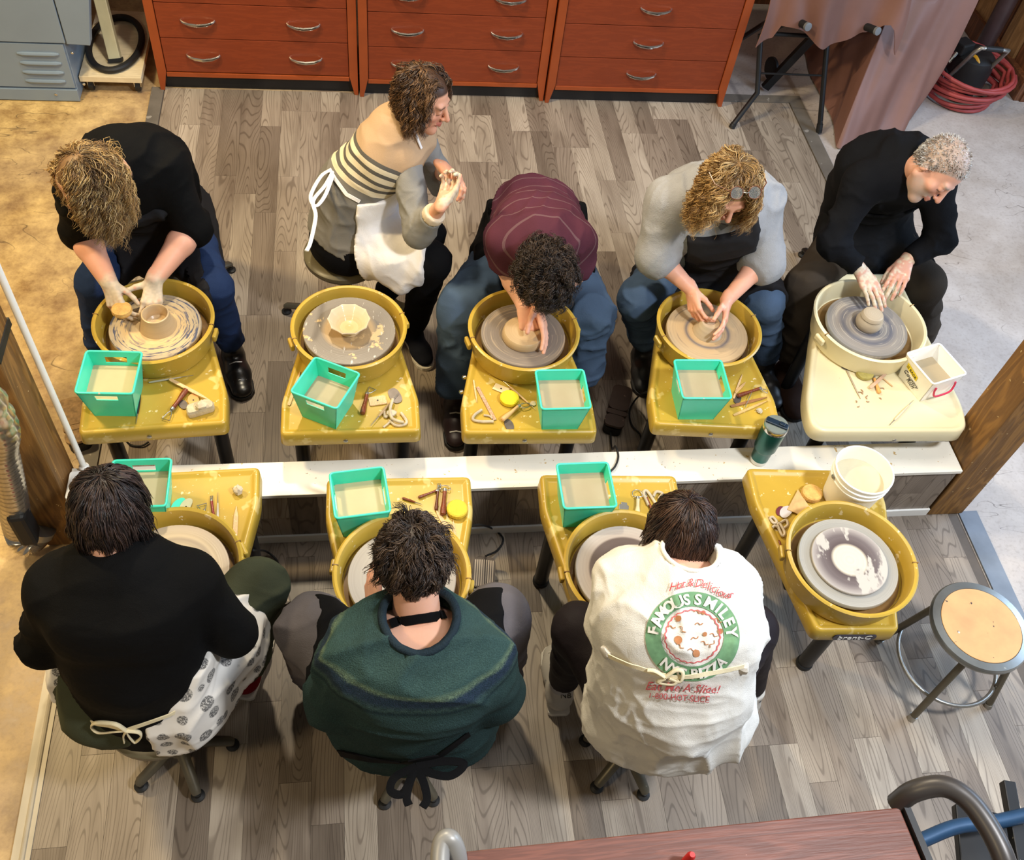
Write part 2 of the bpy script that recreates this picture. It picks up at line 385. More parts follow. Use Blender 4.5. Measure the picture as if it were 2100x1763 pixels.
# ---------------------------------------------------------------- grey machine cabinet
t = thing('machine_cabinet', 'blue-grey sheet metal machine cabinet with louvred lower panel, top left corner', 'cabinet', (-2.0, 4.95, 0))
yf = 4.722
G().box2((-2.6, yf + .012, .005), (-1.478, 5.14, 1.3)).obj('body', M['locker'], t, bevel=.003)
G().box2((-2.6, yf, .075), (-1.485, yf + .012, .325)).obj('louvre_panel', M['locker'], t, bevel=.002)
G().box2((-2.6, yf - .004, .335), (-1.47, yf + .012, 1.3)).obj('door', M['locker'], t, bevel=.002)
G().box2((-2.6, yf - .006, .0), (-1.478, yf + .012, .066)).obj('skirt', M['locker'], t, bevel=.002)
g = G(); pr_ = [(-1.464, .33), (-1.352, .325), (-1.21, 1.0), (-1.30, 1.3), (-1.464, 1.3)]
g.loft([[Vector((a, yf - .002, b)) for a, b in pr_], [Vector((a, yf + .06, b)) for a, b in pr_]]); g.obj('flared_cover', M['locker'], t, bevel=.003)
for (xa, ya), (xb, yb) in (((35, 109), (123, 119)), ((42, 128), (128, 137)), ((47, 147), (133, 156)), ((53, 165), (137, 175))):
    a, b = VY(xa, ya, yf), VY(xb, yb, yf); b.z = a.z
    g = G(); n = 9; pts = [a.lerp(b, q / (n - 1)) + Vector((0, -.004 * math.sin(math.pi * min(1, max(0, q / (n - 1))))**.4 if 0 < q < n - 1 else 0, 0)) for q in range(n)]
    g.tube(pts, [.006] + [.011] * (n - 2) + [.006], 8); g.obj('louvre', M['locker'], t, smooth=True)
for px, py in ((115, 193), (172, 172), (148, 108)):
    p_ = VY(px, py, yf - .006); G().lathe([(.0075, 0), (.0075, .004), (.004, .007)], 10, p_, frame((0, -1, 0))).obj('bolt', M['chrome'], t, smooth=True)
g = G()
for i in range(4):
    x0 = -1.40 + i * .04; g.box2((x0, 5.15, .42), (x0 + .026, 5.18, 1.1)); g.box2((x0 + .026, 5.165, .42), (x0 + .04, 5.185, 1.1))
g.obj('corrugated_panel', M['lockerlight'], label='pale blue corrugated metal strip standing behind the grey machine', cat='panel', bevel=.003)
# dolly with bracket and rubber hose
t = thing('dolly', 'pale plywood dolly on casters between grey machine and red cabinet', 'dolly', (-1.45, 5.1, 0))
G().box2((-1.472, 4.785, .072), (-1.155, 5.44, .105)).obj('platform', M['plywood'], t, bevel=.003)
for xx, yy in ((-1.19, 4.83), (-1.19, 5.38), (-1.43, 4.83), (-1.43, 5.38)):
    cs = G().tube([(xx - .012, yy, .03), (xx + .012, yy, .03)], .03, 14).obj('caster', M['rubber'], t, smooth=True)
    g = G(); g.box2((xx - .02, yy - .02, .06), (xx + .02, yy + .02, .072)); g.box2((xx - .018, yy - .012, .028), (xx - .014, yy + .012, .066)); g.box2((xx + .014, yy - .012, .028), (xx + .018, yy + .012, .066)); g.obj('caster_fork', M['chrome'], cs)
cc = U(240, 88, .125); cc.x = -1.318; pts = [cc + Vector((.135 * math.cos(a), .26 * math.sin(a), 0)) for a in np.linspace(0, 2 * math.pi, 40, endpoint=False)]
G().tube(pts, .018, 10, closed=True).obj('rubber_hose', M['rubber'], smooth=True, label='black rubber hose ring lying on the plywood dolly', cat='hose')
g = G(); a, b = Vector((-1.335, 5.06, .40)), Vector((-1.30, 4.93, .112)); R = frame(b - a, (1, 0, 0)); g.box((a + b) / 2, (.062, .05, (b - a).length), R)
br = g.obj('metal_bracket', mat('cream_metal', c(206, 198, 160), .4, var=.15), label='cream metal leg with black foot standing on the dolly', cat='bracket', bevel=.004)
g = G(); g.box(b + Vector((0, 0, .004)), (.07, .056, .02), R); g.obj('foot', M['rubber'], br)
g = G(); g.box((-1.25, 5.36, .62), (.30, .26, .045), RZ(.42)); o = g.obj('wooden_board', mat('dark_red_wood', c(98, 40, 26), .45), label='dark red board with pale edge resting above the dolly', cat='board', bevel=.004)
G().box((-1.25, 5.36, .50), (.26, .22, .18), RZ(.42)).obj('underside_box', mat('dark_red_wood_b', c(86, 34, 22), .5), o)
G().tube([Vector((-1.25, 5.36, .645)) + RZ(.42) @ Vector((q, -.13 - .01 * math.cos(q * 9), 0)) for q in np.linspace(-.15, .15, 9)], .009, 8).obj('pale_edge', M['lockerlight'], o, smooth=True)
# ---------------------------------------------------------------- black folding stand
t = thing('folding_stand', 'black tubular folding stand with grey rubber grips beside red cabinet', 'stand', (2.4, 4.8, 0))
legs = [[U(1500, 262, 0), VY(1553, 190, 4.70), VY(1560, 70, 4.80)], [U(1679, 272, 0), VY(1697, 80, 4.78)]]
for L in legs:
    L[0].z = .012
    G().tube(L, .0155, 10).obj('leg', M['blacktube'], t, smooth=True)
    G().tube([L[0] - Vector((0, 0, .012)), L[0].lerp(L[1], .08)], .0185, 10).obj('rubber_foot', M['rubber'], t, smooth=True)
for a, b, r in ((VY(1556, 150, 4.74), VY(1690, 155, 4.70), .006), (VY(1562, 68, 4.80), VY(1700, 76, 4.79), .012)):
    G().tube([a, b], r, 8).obj('crossbar', M['blacktube'], t, smooth=True)
for a, b in (((2.22, 5.35, 0), (2.24, 4.82, .53)), ((2.72, 5.35, 0), (2.62, 4.80, .53))):
    G().tube([a, b], .0155, 10).obj('rear_leg', M['blacktube'], t, smooth=True)
for P3 in ((VY(1585, 58, 4.95), VY(1625, 38, 4.80), VY(1657, 55, 4.66)), (VY(1700, 82, 4.95), VY(1760, 48, 4.80), VY(1800, 64, 4.66))):
    g = G().tube([P3[0], P3[0].lerp(P3[1], .6), P3[1], P3[1].lerp(P3[2], .3), P3[2]], .021, 12); h = g.obj('grip', M['rubber'], t, smooth=True)
    G().lathe([(.0225, -.012), (.0225, .004), (.012, .006)], 12, P3[2], frame(P3[2] - P3[1])).obj('grip_cap', mat('grey_cap', c(120, 122, 124), .4), h, smooth=True)
G().box((2.62, 4.98, .35), (.05, .03, .75), Matrix.Rotation(.5, 3, 'Y')).obj('side_strut', M['blacktube'], t)
G().lathe([(.06, -.012), (.07, -.008), (.07, .008), (.06, .012)], 18, (2.5, 5.1, .075), frame((1, .2, 0))).obj('wheel', M['rubber'], t, smooth=True)
# ---------------------------------------------------------------- tarps
def sheet(rows, thick, name, m, **kw):
    """a cloth from a grid of points, given thickness"""
    ny, nx = len(rows), len(rows[0]); P = np.array([[tuple(q) for q in r] for r in rows])
    du = np.gradient(P, axis=1); dv = np.gradient(P, axis=0); N = np.cross(du, dv); N /= (np.linalg.norm(N, axis=2, keepdims=True) + 1e-9)
    A = P + N * thick / 2; B = P - N * thick / 2; g = G(); vs = list(A.reshape(-1, 3)) + list(B.reshape(-1, 3)); fs = []; K = nx * ny
    for i in range(ny - 1):
        for j in range(nx - 1):
            a = i * nx + j; fs.append((a, a + 1, a + nx + 1, a + nx)); fs.append((K + a + nx, K + a + nx + 1, K + a + 1, K + a))
    ed = [(i, 0) for i in range(ny)] + [(ny - 1, j) for j in range(1, nx)] + [(i, nx - 1) for i in range(ny - 2, -1, -1)] + [(0, j) for j in range(nx - 2, 0, -1)]
    for q in range(len(ed)):
        a = ed[q][0] * nx + ed[q][1]; b = ed[(q + 1) % len(ed)]; b = b[0] * nx + b[1]; fs.append((b, a, K + a, K + b))
    g.add(vs, fs); return g.obj(name, m, smooth=True, ang=60, **kw)
rows = []
for i in range(14):
    r = []
    for j in range(40):
        s = j / 39.; v = i / 13.; x = 2.17 + .80 * s
        zl = .52 + .05 * math.sin(s * 9) + (.07 if s < .12 else 0) * -1 + .09 * max(0, s - .75) * 4 * math.sin(s * 30)
        z = zl + (1.05 - zl) * v; yy = 4.70 + .10 * v + .02 * math.sin(s * 25 + v) * (1 - v) + .03 * math.sin(s * 11)
        r.append((x + .02 * math.sin(v * 5 + s * 7), yy, z))
    rows.append(r)
rows += [[(2.17 + .80 * j / 39., 5.0, 1.07) for j in range(40)], [(2.17 + .80 * j / 39., 5.5, 1.07) for j in range(40)]]
sheet(rows, .004, 'tarp', M['tarp'], label='brown tarp draped over the black folding stand', cat='tarp')
bot = [(2.73, 4.43), (3.00, 4.53), (3.31, 4.69), (3.42, 5.35), (2.85, 5.45)]; top = [(2.98, 4.90), (3.24, 4.90), (3.48, 4.90), (3.48, 5.45), (2.98, 5.45)]
def per(poly, s):
    Ls = [math.dist(poly[i], poly[(i + 1) % len(poly)]) for i in range(len(poly))]; T = sum(Ls); d = s * len(poly); i = int(d) % len(poly); f = d - int(d)
    a, b = poly[i], poly[(i + 1) % len(poly)]; return Vector((a[0] + (b[0] - a[0]) * f, a[1] + (b[1] - a[1]) * f))
rows = []
for i in range(22):
    v = i / 21.; r = []
    for j in range(91):
        s = (j / 90.) % 1.; a, b = per(bot, s), per(top, s); q = a.lerp(b, v ** .85); cen = Vector((3.12, 4.98)).lerp(Vector((3.22, 5.15)), v)
        fold = .030 * (1 - .75 * v) * (.45 * math.sin(s * 44 + 1.6 * math.sin(v * 3)) + .2 * math.sin(s * 83 + 3 * v) + 1.0 * math.sin(s * 25 - 2.5 * v)); d = (q - cen).normalized()
        q = q + d * fold; r.append((q.x, q.y, .005 + .67 * v - (.02 * math.sin(s * 40) if i == 0 else 0) * 0))
    rows.append(r)
rows.append([(3.22 + (p_[0] - 3.22) * .6, 5.15 + (p_[1] - 5.15) * .6, .685) for p_ in rows[-1]]); rows.append([(3.22 + .01 * (p_[0] - 3.22), 5.15 + .01 * (p_[1] - 5.15), .69) for p_ in rows[-1]])
sheet(rows, .004, 'tarp', M['tarp'], label='brown tarp covering a tall box down to the concrete floor', cat='tarp')
# ---------------------------------------------------------------- compressor and hose
t = thing('air_compressor', 'small black air compressor with silver handle in the far right corner', 'compressor', (3.72, 5.0, 0))
cx_, cy_ = 3.72, 5.0
G().lathe([(.03, .06), (.10, .065), (.125, .09), (.13, .2), (.12, .27), (.08, .30), (.02, .31)], 28, (cx_, cy_, 0)).obj('tank', M['black'], t, smooth=True)
G().lathe([(.09, 0), (.10, .01), (.10, .055), (.09, .06)], 24, (cx_, cy_, 0)).obj('base_ring', M['rubber'], t, smooth=True)
bl, tl, tr, brr = VY(1945, 158, 4.98), VY(2008, 98, 4.84), VY(2068, 104, 4.84), VY(1998, 170, 4.98)
def curve(pts, n=8):
    P = [Vector(q) for q in pts]; P = [P[0] * 2 - P[1]] + P + [P[-1] * 2 - P[-2]]; out = []
    for i in range(1, len(P) - 2):
        for k in range(n):
            u = k / n; a, b, d, e = P[i - 1], P[i], P[i + 1], P[i + 2]
            out.append(.5 * ((2 * b) + (d - a) * u + (2 * a - 5 * b + 4 * d - e) * u * u + (-a + 3 * b - 3 * d + e) * u ** 3))
    return out + [P[-2]]
G().tube([bl, bl.lerp(tl, .85), tl.lerp(tr, .08) + (tl - bl) * .0, tl.lerp(tr, .2), tl.lerp(tr, .8), tr, tr.lerp(brr, .12), brr], .0125, 10).obj('handle', M['steel'], t, smooth=True, ang=80)
G().tube([tl.lerp(tr, .22), tl.lerp(tr, .78)], .0165, 10).obj('grip', M['rubber'], t, smooth=True)
G().box(VY(1975, 95, 5.02), (.1, .09, .07), RZ(.4)).obj('regulator', M['rubber'], t, bevel=.01)
G().tube([VY(1962, 108, 4.98), VY(1945, 128, 4.95)], .011, 8).obj('coupler', M['chrome'], t, smooth=True)
G().tube(curve([VY(1992, 112, 4.96), VY(2002, 118, 4.93), VY(2008, 132, 4.9)]), .011, 8).obj('yellow_coupling', mat('yellow_rubber', c(215, 155, 30), .4), t, smooth=True)
random.seed(8); pts = []
for lp in range(8):
    rr = .185 + .012 * (lp % 4) + .006 * lp; tx, ty = random.uniform(-.1, .1), random.uniform(-.12, .05); ph = random.uniform(0, 6)
    for k in range(26):
        a = 2 * math.pi * k / 26; z = .03 + .026 * lp + .02 * math.sin(a + ph)
        pts.append(Vector((cx_ + rr * 1.05 * math.cos(a), cy_ - .02 + rr * math.sin(a), max(.016, z + tx * .2 * math.cos(a) - .25 * rr * (-ty) * math.sin(a)))))
o = G().tube(pts, .0125, 8).obj('air_hose', M['hose'], smooth=True, ang=80, label='dark red rubber air hose coiled around the compressor', cat='hose')
a, b = U(1998, 225, .02), U(2006, 205, .05); G().tube([a, a.lerp(b, .4), a.lerp(b, .45), b], [.006, .006, .01, .01], 8).obj('brass_fitting', mat('brass', c(205, 160, 60), .3, .9), o, smooth=True)
pts = curve([VY(1944, 150, 4.97), VY(1932, 120, 5.0), VY(1975, 130, 5.03), VY(2010, 128, 5.0), VY(2018, 165, 4.95), VY(1975, 175, 4.93), VY(1938, 165, 4.93), VY(1935, 140, 4.97)])
G().tube(pts, .005, 6).obj('power_cord', M['rubber'], t, smooth=True)
q = U(2028, 182, .04); G().lathe([(.045, 0), (.07, .01), (.07, .03), (.03, .045)], 22, q - Vector((0, 0, .035))).obj('foot_disc', mat('smoky_plastic', c(105, 98, 90), .3), t, smooth=True)
# ---------------------------------------------------------------- flexible duct at the left post
t = thing('flexible_duct', 'silver corrugated flexible duct hanging beside the left timber post', 'duct', (-1.25, 1.9, 0))
pts = curve([Vector((-1.12, 1.72, 3.3)), Vector((-1.11, 1.74, 2.2)), U(-40, 800, 1.25), U(2, 930, .80), U(22, 1010, .47), U(38, 1085, .16), U(52, 1113, .09), U(72, 1100, .10), U(80, 1085, .13)], 26)
G().tube(pts, [.046 + (.0045 if i % 3 == 0 else -.002) for i in range(len(pts))], 18).obj('hose', M['duct'], t, smooth=True, ang=80)
G().box(U(66, 1050, .28) + Vector((-.02, -.045, 0)), (.06, .08, .18), RZ(.1)).obj('blower_housing', M['rubber'], t, bevel=.015)
G().lathe([(.055, -.015), (.055, .015)], 20, U(80, 1085, .13), frame(pts[-1] - pts[-4])).obj('clamp_collar', M['steel'], t, smooth=True)
# ---------------------------------------------------------------- studio materials
YEL = c(186, 154, 58); CLAYC = c(196, 170, 132)
M['mustard'] = mat('mustard_plastic', YEL, .34, var=.12, scale=4, splat=[(c(228, 210, 160), 34, .675), (c(206, 180, 108), 9, .62), (c(226, 206, 160), 70, .69)])
M['mustard_pan'] = mat('mustard_pan', c(190, 158, 62), .34, var=.14, scale=5, splat=[(c(214, 192, 140), 16, .64), (c(230, 214, 176), 40, .68)])
M['cream'] = mat('cream_plastic', c(224, 213, 176), .34, var=.07, scale=4, splat=(c(190, 160, 115), 40, .745))
M['slip'] = mat('brown_slip_water', c(140, 108, 66), .12, var=.4, scale=9)
M['teal'] = mat('teal_plastic', c(66, 224, 190), .33, var=.08, scale=9, splat=(c(205, 196, 176), 13, .70))
M['water'] = mat('clay_water', c(182, 172, 138), .45, var=.12, scale=5, splat=(c(212, 206, 180), 24, .74), spec=.2)
M['water2'] = mat('grey_clay_water', c(168, 154, 128), .45, var=.12, scale=5, spec=.2)
M['clay'] = mat('wet_clay', CLAYC, .32, var=.18, scale=18, bump=.15, bscale=30)
M['drychunk'] = mat('dry_clay', c(206, 190, 164), .75, var=.25, scale=30, bump=.6, bscale=70)
M['palewood'] = wood_mat('pale_tool_wood', c(196, 158, 112), c(226, 192, 146), (30, 30, 4), .5)
M['redwood'] = wood_mat('dark_tool_wood', c(84, 36, 18), c(136, 68, 36), (30, 30, 4), .28)
M['ribsteel'] = mat('rib_steel', c(120, 112, 108), .35, .7, var=.25, scale=30)
M['yellow_sponge'] = mat('yellow_sponge', c(238, 212, 40), .85, var=.15, scale=40, bump=.8, bscale=160)
M['tan_sponge'] = mat('tan_sponge', c(226, 180, 104), .85, var=.25, scale=40, bump=.9, bscale=140, splat=(c(130, 96, 50), 60, .70))
M['leather'] = mat('chamois', c(204, 168, 116), .8, var=.2, scale=40)
M['navy'] = mat('navy_badge', c(36, 36, 58), .4)
M['whiteink'] = mat('white_print', c(238, 236, 230), .5, var=.03)
M['blackink'] = mat('black_print', c(24, 24, 24), .5, var=.03)
def ring_mat(name, stops, R, freq=26, amp=.35, splat=None, rough=.35, swirl=None):
    """concentric throwing marks around the local z axis"""
    t = NT(name); tc = t.n('ShaderNodeTexCoord'); mp = t.n('ShaderNodeMapping'); mp.inputs['Scale'].default_value = (1, 1, 0); t.l(tc.outputs['Object'], mp.inputs[0])
    ln = t.n('ShaderNodeVectorMath', operation='LENGTH'); t.l(mp.outputs[0], ln.inputs[0]); r = ln.outputs['Value']
    base = t.ramp(t.math('MULTIPLY', r, 1. / R), stops)
    cv = t.n('ShaderNodeCombineXYZ'); t.l(r, cv.inputs[0])
    nz = t.noise(cv.outputs[0], freq / R, 4, .6)
    col = t.mix(t.math('MULTIPLY', t.ramp(nz, [(.35, (0, 0, 0)), (.65, (1, 1, 1))]), amp), base, t.mix(1., base, (.55, .53, .52, 1), 'MULTIPLY'))
    for sp in (splat or []):
        f = t.ramp(t.noise(t.co(scale=sp[3] if len(sp) > 3 else (1, 1, 1)), sp[1], 4, .65), [(sp[2], (0, 0, 0)), (sp[2] + .04, (1, 1, 1))])
        if len(sp) > 4:
            f = t.math('MULTIPLY', f, t.ramp(t.math('MULTIPLY', r, 1. / R), sp[4]))
        col = t.mix(f, col, sp[0])
    if swirl:
        x = t.n('ShaderNodeSeparateXYZ'); t.l(tc.outputs['Object'], x.inputs[0]); an = t.math('ARCTAN2', x.outputs[1], x.outputs[0]); cv2 = t.n('ShaderNodeCombineXYZ'); t.l(t.math('MULTIPLY', r, swirl[1]), cv2.inputs[0]); t.l(t.math('MULTIPLY', an, swirl[2]), cv2.inputs[1])
        f = t.ramp(t.noise(cv2.outputs[0], 1., 3, .6), [(swirl[3], (0, 0, 0)), (swirl[3] + .05, (1, 1, 1))]); f = t.math('MULTIPLY', f, t.ramp(t.math('MULTIPLY', r, 1. / R), swirl[4])); col = t.mix(f, col, swirl[0])
    t.bump(nz, .25, .003)
    return t.out(col, rough)
def text(body, org, xd, yd, size, m, parent, name='lettering', depth=.0006, shear=0., align='CENTER', wrap=None, local=False, bold=0.):
    cu = bpy.data.curves.new('t', 'FONT'); cu.body = body; cu.size = size; cu.align_x = align; cu.align_y = 'CENTER'; cu.extrude = depth; cu.shear = shear; cu.resolution_u = 3; cu.offset = bold * size
    ob = bpy.data.objects.new('t', cu); COL.objects.link(ob); bpy.context.view_layer.update()
    me = bpy.data.meshes.new_from_object(ob.evaluated_get(bpy.context.evaluated_depsgraph_get())); bpy.data.objects.remove(ob)
    xd = Vector(xd).normalized(); yd = (Vector(yd) - xd * Vector(yd).dot(xd)).normalized(); zd = xd.cross(yd); org = Vector(org)
    po = Vector((0, 0, 0)) if local else ORG.get(parent, Vector((0, 0, 0)))
    for v in me.vertices:
        p = v.co.copy(); q = wrap(p) if wrap else org + xd * p.x + yd * p.y + zd * p.z
        v.co = q - po
    me.materials.clear(); me.materials.append(m); me.name = name
    o = bpy.data.objects.new(name, me); link(o, parent); ORG[o] = po; return o
# ---------------------------------------------------------------- potter's wheels
TRAY = [(.243, .42), (-.243, .42), (-.243, .275), (-.14, -.217), (.14, -.217), (.243, .275)]
def wheel(px, py, rz, label, head, col='mustard', pr=.215, hr=.162, outline=None, legs=((.02, -.11), (-.19, .27), (.19, .27)), seam=.35, badge=False, level=.03, group='mustard yellow pottery wheels'):
    C = U(px, py, .605); t = thing('potters_wheel', label, 'pottery wheel', (C.x, C.y, 0), rz, group)
    raw = outline or TRAY; r0 = .022 if not outline else .08; nn_ = 4 if not outline else 8
    lv = [(rpoly(inset(raw, dd), max(.003, r0 - dd), nn_), zz) for dd, zz in ((0, .44), (-.004, .446), (-.001, .497), (.004, .504), (.010, .506), (.017, .504), (.024, .497), (.03, .496))]
    g = G(); g.loft([[Vector((x, y, z)) for x, y in L] for L, z in lv]); g.obj('tray', M[col], t, smooth=True, local=True, ang=50)
    pm = M[col + '_pan'] if col == 'mustard' else M[col]
    pan = G().lathe([(pr - .032, .497), (pr - .022, .505), (pr - .008, .575), (pr - .004, .598), (pr - .002, .604), (pr - .008, .608), (pr - .016, .605), (pr - .02, .595), (pr - .03, .53), (pr - .04, .520), (.05, .520), (.03, .535)], 64).obj('splash_pan', pm, t, smooth=True, local=True)
    G().lathe([(.03, .5205 + level * .2), (pr - .037 + level * .25, .5205 + level * .2)], 48, cap=False).obj('slip_water', M['slip'], pan, local=True)
    for s in (0, math.pi):
        a = seam + s; R = RZ(a); q = R @ Vector((pr - .009, 0, .604)); G().box(q, (.019, .003, .009), R).obj('seam', M['slip'], pan, local=True)
        q = R @ Vector((pr + .002, -.012, .566)); G().box(q, (.016, .05, .028), R).obj('clip', pm, pan, local=True, bevel=.006)
    hd = G().lathe([(.02, .50), (.02, .552), (hr - .006, .552), (hr, .555), (hr, .568), (hr - .002, .571), (.0005, .571)], 64).obj('wheel_head', head, t, smooth=True, local=True)
    for lx, ly in legs:
        lg = G().tube([(lx, ly, .0), (lx, ly, .445)], .027, 16).obj('leg', M['blacktube'], t, smooth=True, local=True)
        G().lathe([(.029, 0), (.031, .004), (.031, .018), (.0275, .022)], 16, (lx, ly, 0)).obj('foot_cap', M['rubber'], lg, smooth=True, local=True)
    G().box((0, .17, .36), (.24, .26, .15)).obj('motor_housing', M['rubber'], t, local=True, bevel=.01)
    G().box((0, .28, .425), (.40, .05, .03)).obj('frame_rail', M['blacktube'], t, local=True)
    ymax = max(p_[1] for p_ in (outline or TRAY)); G().lathe([(.008, 0), (.008, .002), (.004, .004)], 12, (.02, ymax + .004, .465), frame((0, 1, 0))).obj('screw', M['steel'], t, smooth=True, local=True)
    if badge:
        g = G(); prf = rpoly([(-.073, .452), (.073, .452), (.073, .487), (-.073, .487)], .017, 6)
        g.loft([[Vector((a, -.2215, b)) for a, b in prf], [Vector((a, -.2245, b)) for a, b in prf]]); b_ = g.obj('badge', M['navy'], t, local=True)
        text('brent-C', (0, -.225, .469), (1, 0, 0), (0, 0, 1), .036, M['whiteink'], b_, local=True)
    return t, C
tan = c(205, 178, 138); gry = c(140, 128, 118)
W = {}
hm1 = ring_mat('slip_coated_head', [(0, c(200, 170, 125)), (.62, c(206, 178, 132)), (.8, c(196, 176, 142)), (1, c(176, 162, 140))], .162, 20, .25, None, .3, (c(78, 84, 108), 130., 1.6, .53, [(.42, (0, 0, 0)), (.55, (.6, .6, .6)), (.8, (1, 1, 1))]))
W[1] = wheel(315, 655, math.pi + .06, 'mustard pottery wheel of the curly blond potter, beside the white pole', hm1, seam=-.2)
hm2 = ring_mat('scratched_grey_bat', [(0, c(178, 150, 112)), (.5, c(176, 150, 112)), (.62, c(124, 116, 107)), (1, c(132, 125, 117))], .17, 30, .15, [(c(206, 178, 132), 14, .60), (c(205, 200, 192), 70, .64, (1, .25, 1))])
W[2] = wheel(716, 668, math.pi, 'mustard pottery wheel holding the faceted bowl, nobody at it', hm2, seam=.3, hr=.168)
hm3 = ring_mat('dark_slip_head', [(0, c(160, 138, 112)), (.5, c(120, 108, 98)), (1, c(132, 122, 112))], .162, 22, .3, None, .35, (c(168, 150, 128), 150., .5, .56, [(0, (.7, .7, .7)), (1, (.7, .7, .7))]))
W[3] = wheel(1075, 673, math.pi - .03, 'mustard pottery wheel of the potter in maroon shirt', hm3, seam=.25)
hm4 = ring_mat('tan_slip_head', [(0, tan), (.45, c(178, 150, 112)), (.52, c(110, 104, 104)), (.6, c(184, 158, 122)), (1, c(186, 164, 132))], .162, 22, .28, None, .3, (c(120, 106, 94), 150., .5, .60, [(0, (.6, .6, .6)), (1, (.6, .6, .6))]))
W[4] = wheel(1455, 668, math.pi - .09, 'mustard pottery wheel of the potter in grey sweatshirt', hm4, pr=.21, seam=.35)
hm5 = ring_mat('blue_grey_slip_head', [(0, c(150, 138, 122)), (.33, c(90, 90, 100)), (.45, c(150, 142, 134)), (.6, c(104, 104, 112)), (.75, c(150, 142, 134)), (1, c(138, 134, 130))], .165, 24, .35, None, .3, (c(176, 166, 152), 160., .5, .56, [(0, (.8, .8, .8)), (1, (.8, .8, .8))]))
C5 = U(1785, 655, .605)
ol = [U(a, b, .505) for a, b in ((1668, 884), (1985, 884), (1988, 835), (1905, 640), (1880, 560), (1690, 560), (1672, 660), (1652, 825))]
for q in ol: q.x = min(q.x, 2.300)
ol = [tuple(-(q - C5).xy) for q in ol]
W[5] = wheel(1785, 655, math.pi, 'cream white pottery wheel with rounded tray, at the right', hm5, col='cream', pr=.232, hr=.166, outline=ol, legs=((-.16, .38), (.24, .38), (.14, -.1), (-.1, -.1)), seam=.35, group='cream pottery wheel')
hm6 = ring_mat('tan_ring_head', [(0, c(214, 190, 150)), (.3, c(204, 180, 142)), (.45, c(168, 148, 122)), (.52, c(214, 192, 152)), (.68, c(176, 156, 130)), (.74, c(206, 184, 148)), (1, c(190, 172, 150))], .17, 14, .25)
W[6] = wheel(350, 1161, .03, 'mustard pottery wheel of the potter in black shirt', hm6, hr=.168)
hm7 = ring_mat('pale_grey_bat', [(0, c(168, 163, 154)), (.7, c(166, 160, 151)), (1, c(158, 152, 145))], .17, 26, .25, None, .6)
W[7] = wheel(825, 1172, -.02, 'mustard pottery wheel of the potter in green sweater', hm7, seam=-.15, hr=.168)
hm8 = ring_mat('dark_brown_head', [(0, c(150, 128, 112)), (.5, c(84, 70, 66)), (.72, c(94, 80, 74)), (.76, c(170, 158, 148)), (1, c(176, 170, 164))], .17, 20, .25)
W[8] = wheel(1292, 1160, -.05, 'mustard pottery wheel of the potter in printed white T-shirt', hm8, hr=.17, seam=.1)
hm9 = ring_mat('worn_aluminium_head', [(0, gry), (.7, c(150, 148, 142)), (1, c(168, 166, 160))], .168, 30, .3, None, .3)
W[9] = wheel(1748, 1141, -.06, 'mustard pottery wheel with the white bucket, no potter at it', hm9, pr=.222, hr=.168, badge=True, seam=-.1)
def wl(k, p): t_, C_ = W[k]; return RZ(-t_.rotation_euler[2]) @ (Vector(p) - Vector((C_.x, C_.y, 0)))
for q in ((956, 773, .472), (950, 803, .472)): G().lathe([(.006, 0), (.009, .003), (.009, .012), (.005, .016)], 12, wl(3, U(*q)), frame((1, .2, 0))).obj('side_bolt', M['chrome'], W[3][0], smooth=True, local=True)
led = NT('indicator_glow'); led.b.inputs['Emission Color'].default_value = (1, .2, .04, 1); led.b.inputs['Emission Strength'].default_value = 2.; led = led.out(c(240, 80, 30), .4)
G().lathe([(.004, 0), (.007, .003), (.007, .008), (.003, .012)], 12, wl(5, U(1661, 842, .46)), frame((1, 0, 0))).obj('indicator_light', led, W[5][0], smooth=True, local=True)
def on_head(k, dx=0, dy=0, z=.5712): C = W[k][1]; return Vector((C.x + dx, C.y + dy, z))
def clay(name, k, prof, label, m=None, n=48, dx=0, dy=0, cat='clay pot', facet=None):
    p = on_head(k, dx, dy); g = G().lathe(prof, n, p); o = g.obj(name, m or M['clay'], smooth=True, label=label, cat=cat, ang=40 if not facet else 25)
    return o
hcl = ring_mat('thrown_clay', [(0, c(204, 178, 140)), (1, c(190, 164, 126))], .07, 16, .3, None, .28)
hcl2 = ring_mat('thrown_grey_clay', [(0, c(196, 180, 156)), (1, c(184, 166, 140))], .07, 18, .4, None, .28)
clay('clay_pot', 1, [(.066, 0), (.064, .008), (.055, .03), (.05, .055), (.048, .064), (.044, .066), (.040, .06), (.038, .02), (.03, .012), (.001, .010)], 'small wet clay cylinder pot on the wheel of the curly blond potter', hcl, dx=.01)
bt = G().lathe([(.168, 0), (.170, .003), (.170, .010), (.168, .0125), (.001, .0125)], 64, on_head(2)); bt.obj('throwing_bat', hm2, smooth=True, label='scratched grey round bat under the faceted bowl', cat='bat')
o = G()
def bowl10():
    rings = []
    for r, z, fc in [(.036, .0125, 0), (.040, .016, .0), (.037, .022, .1), (.058, .045, .5), (.079, .070, 1), (.0775, .073, 1), (.073, .070, 1), (.054, .046, .5), (.034, .028, .1), (.001, .025, 0)]:
        ring = []
        for j in range(60):
            a = 2 * math.pi * j / 60; q = (a % (2 * math.pi / 10)) - math.pi / 10; f = 1 - fc * (1 - math.cos(math.pi / 10) / math.cos(q)) * 1.3
            ring.append(on_head(2) + Vector((r * f * math.cos(a), r * f * math.sin(a), z)))
        rings.append(ring)
    return G().loft(rings)
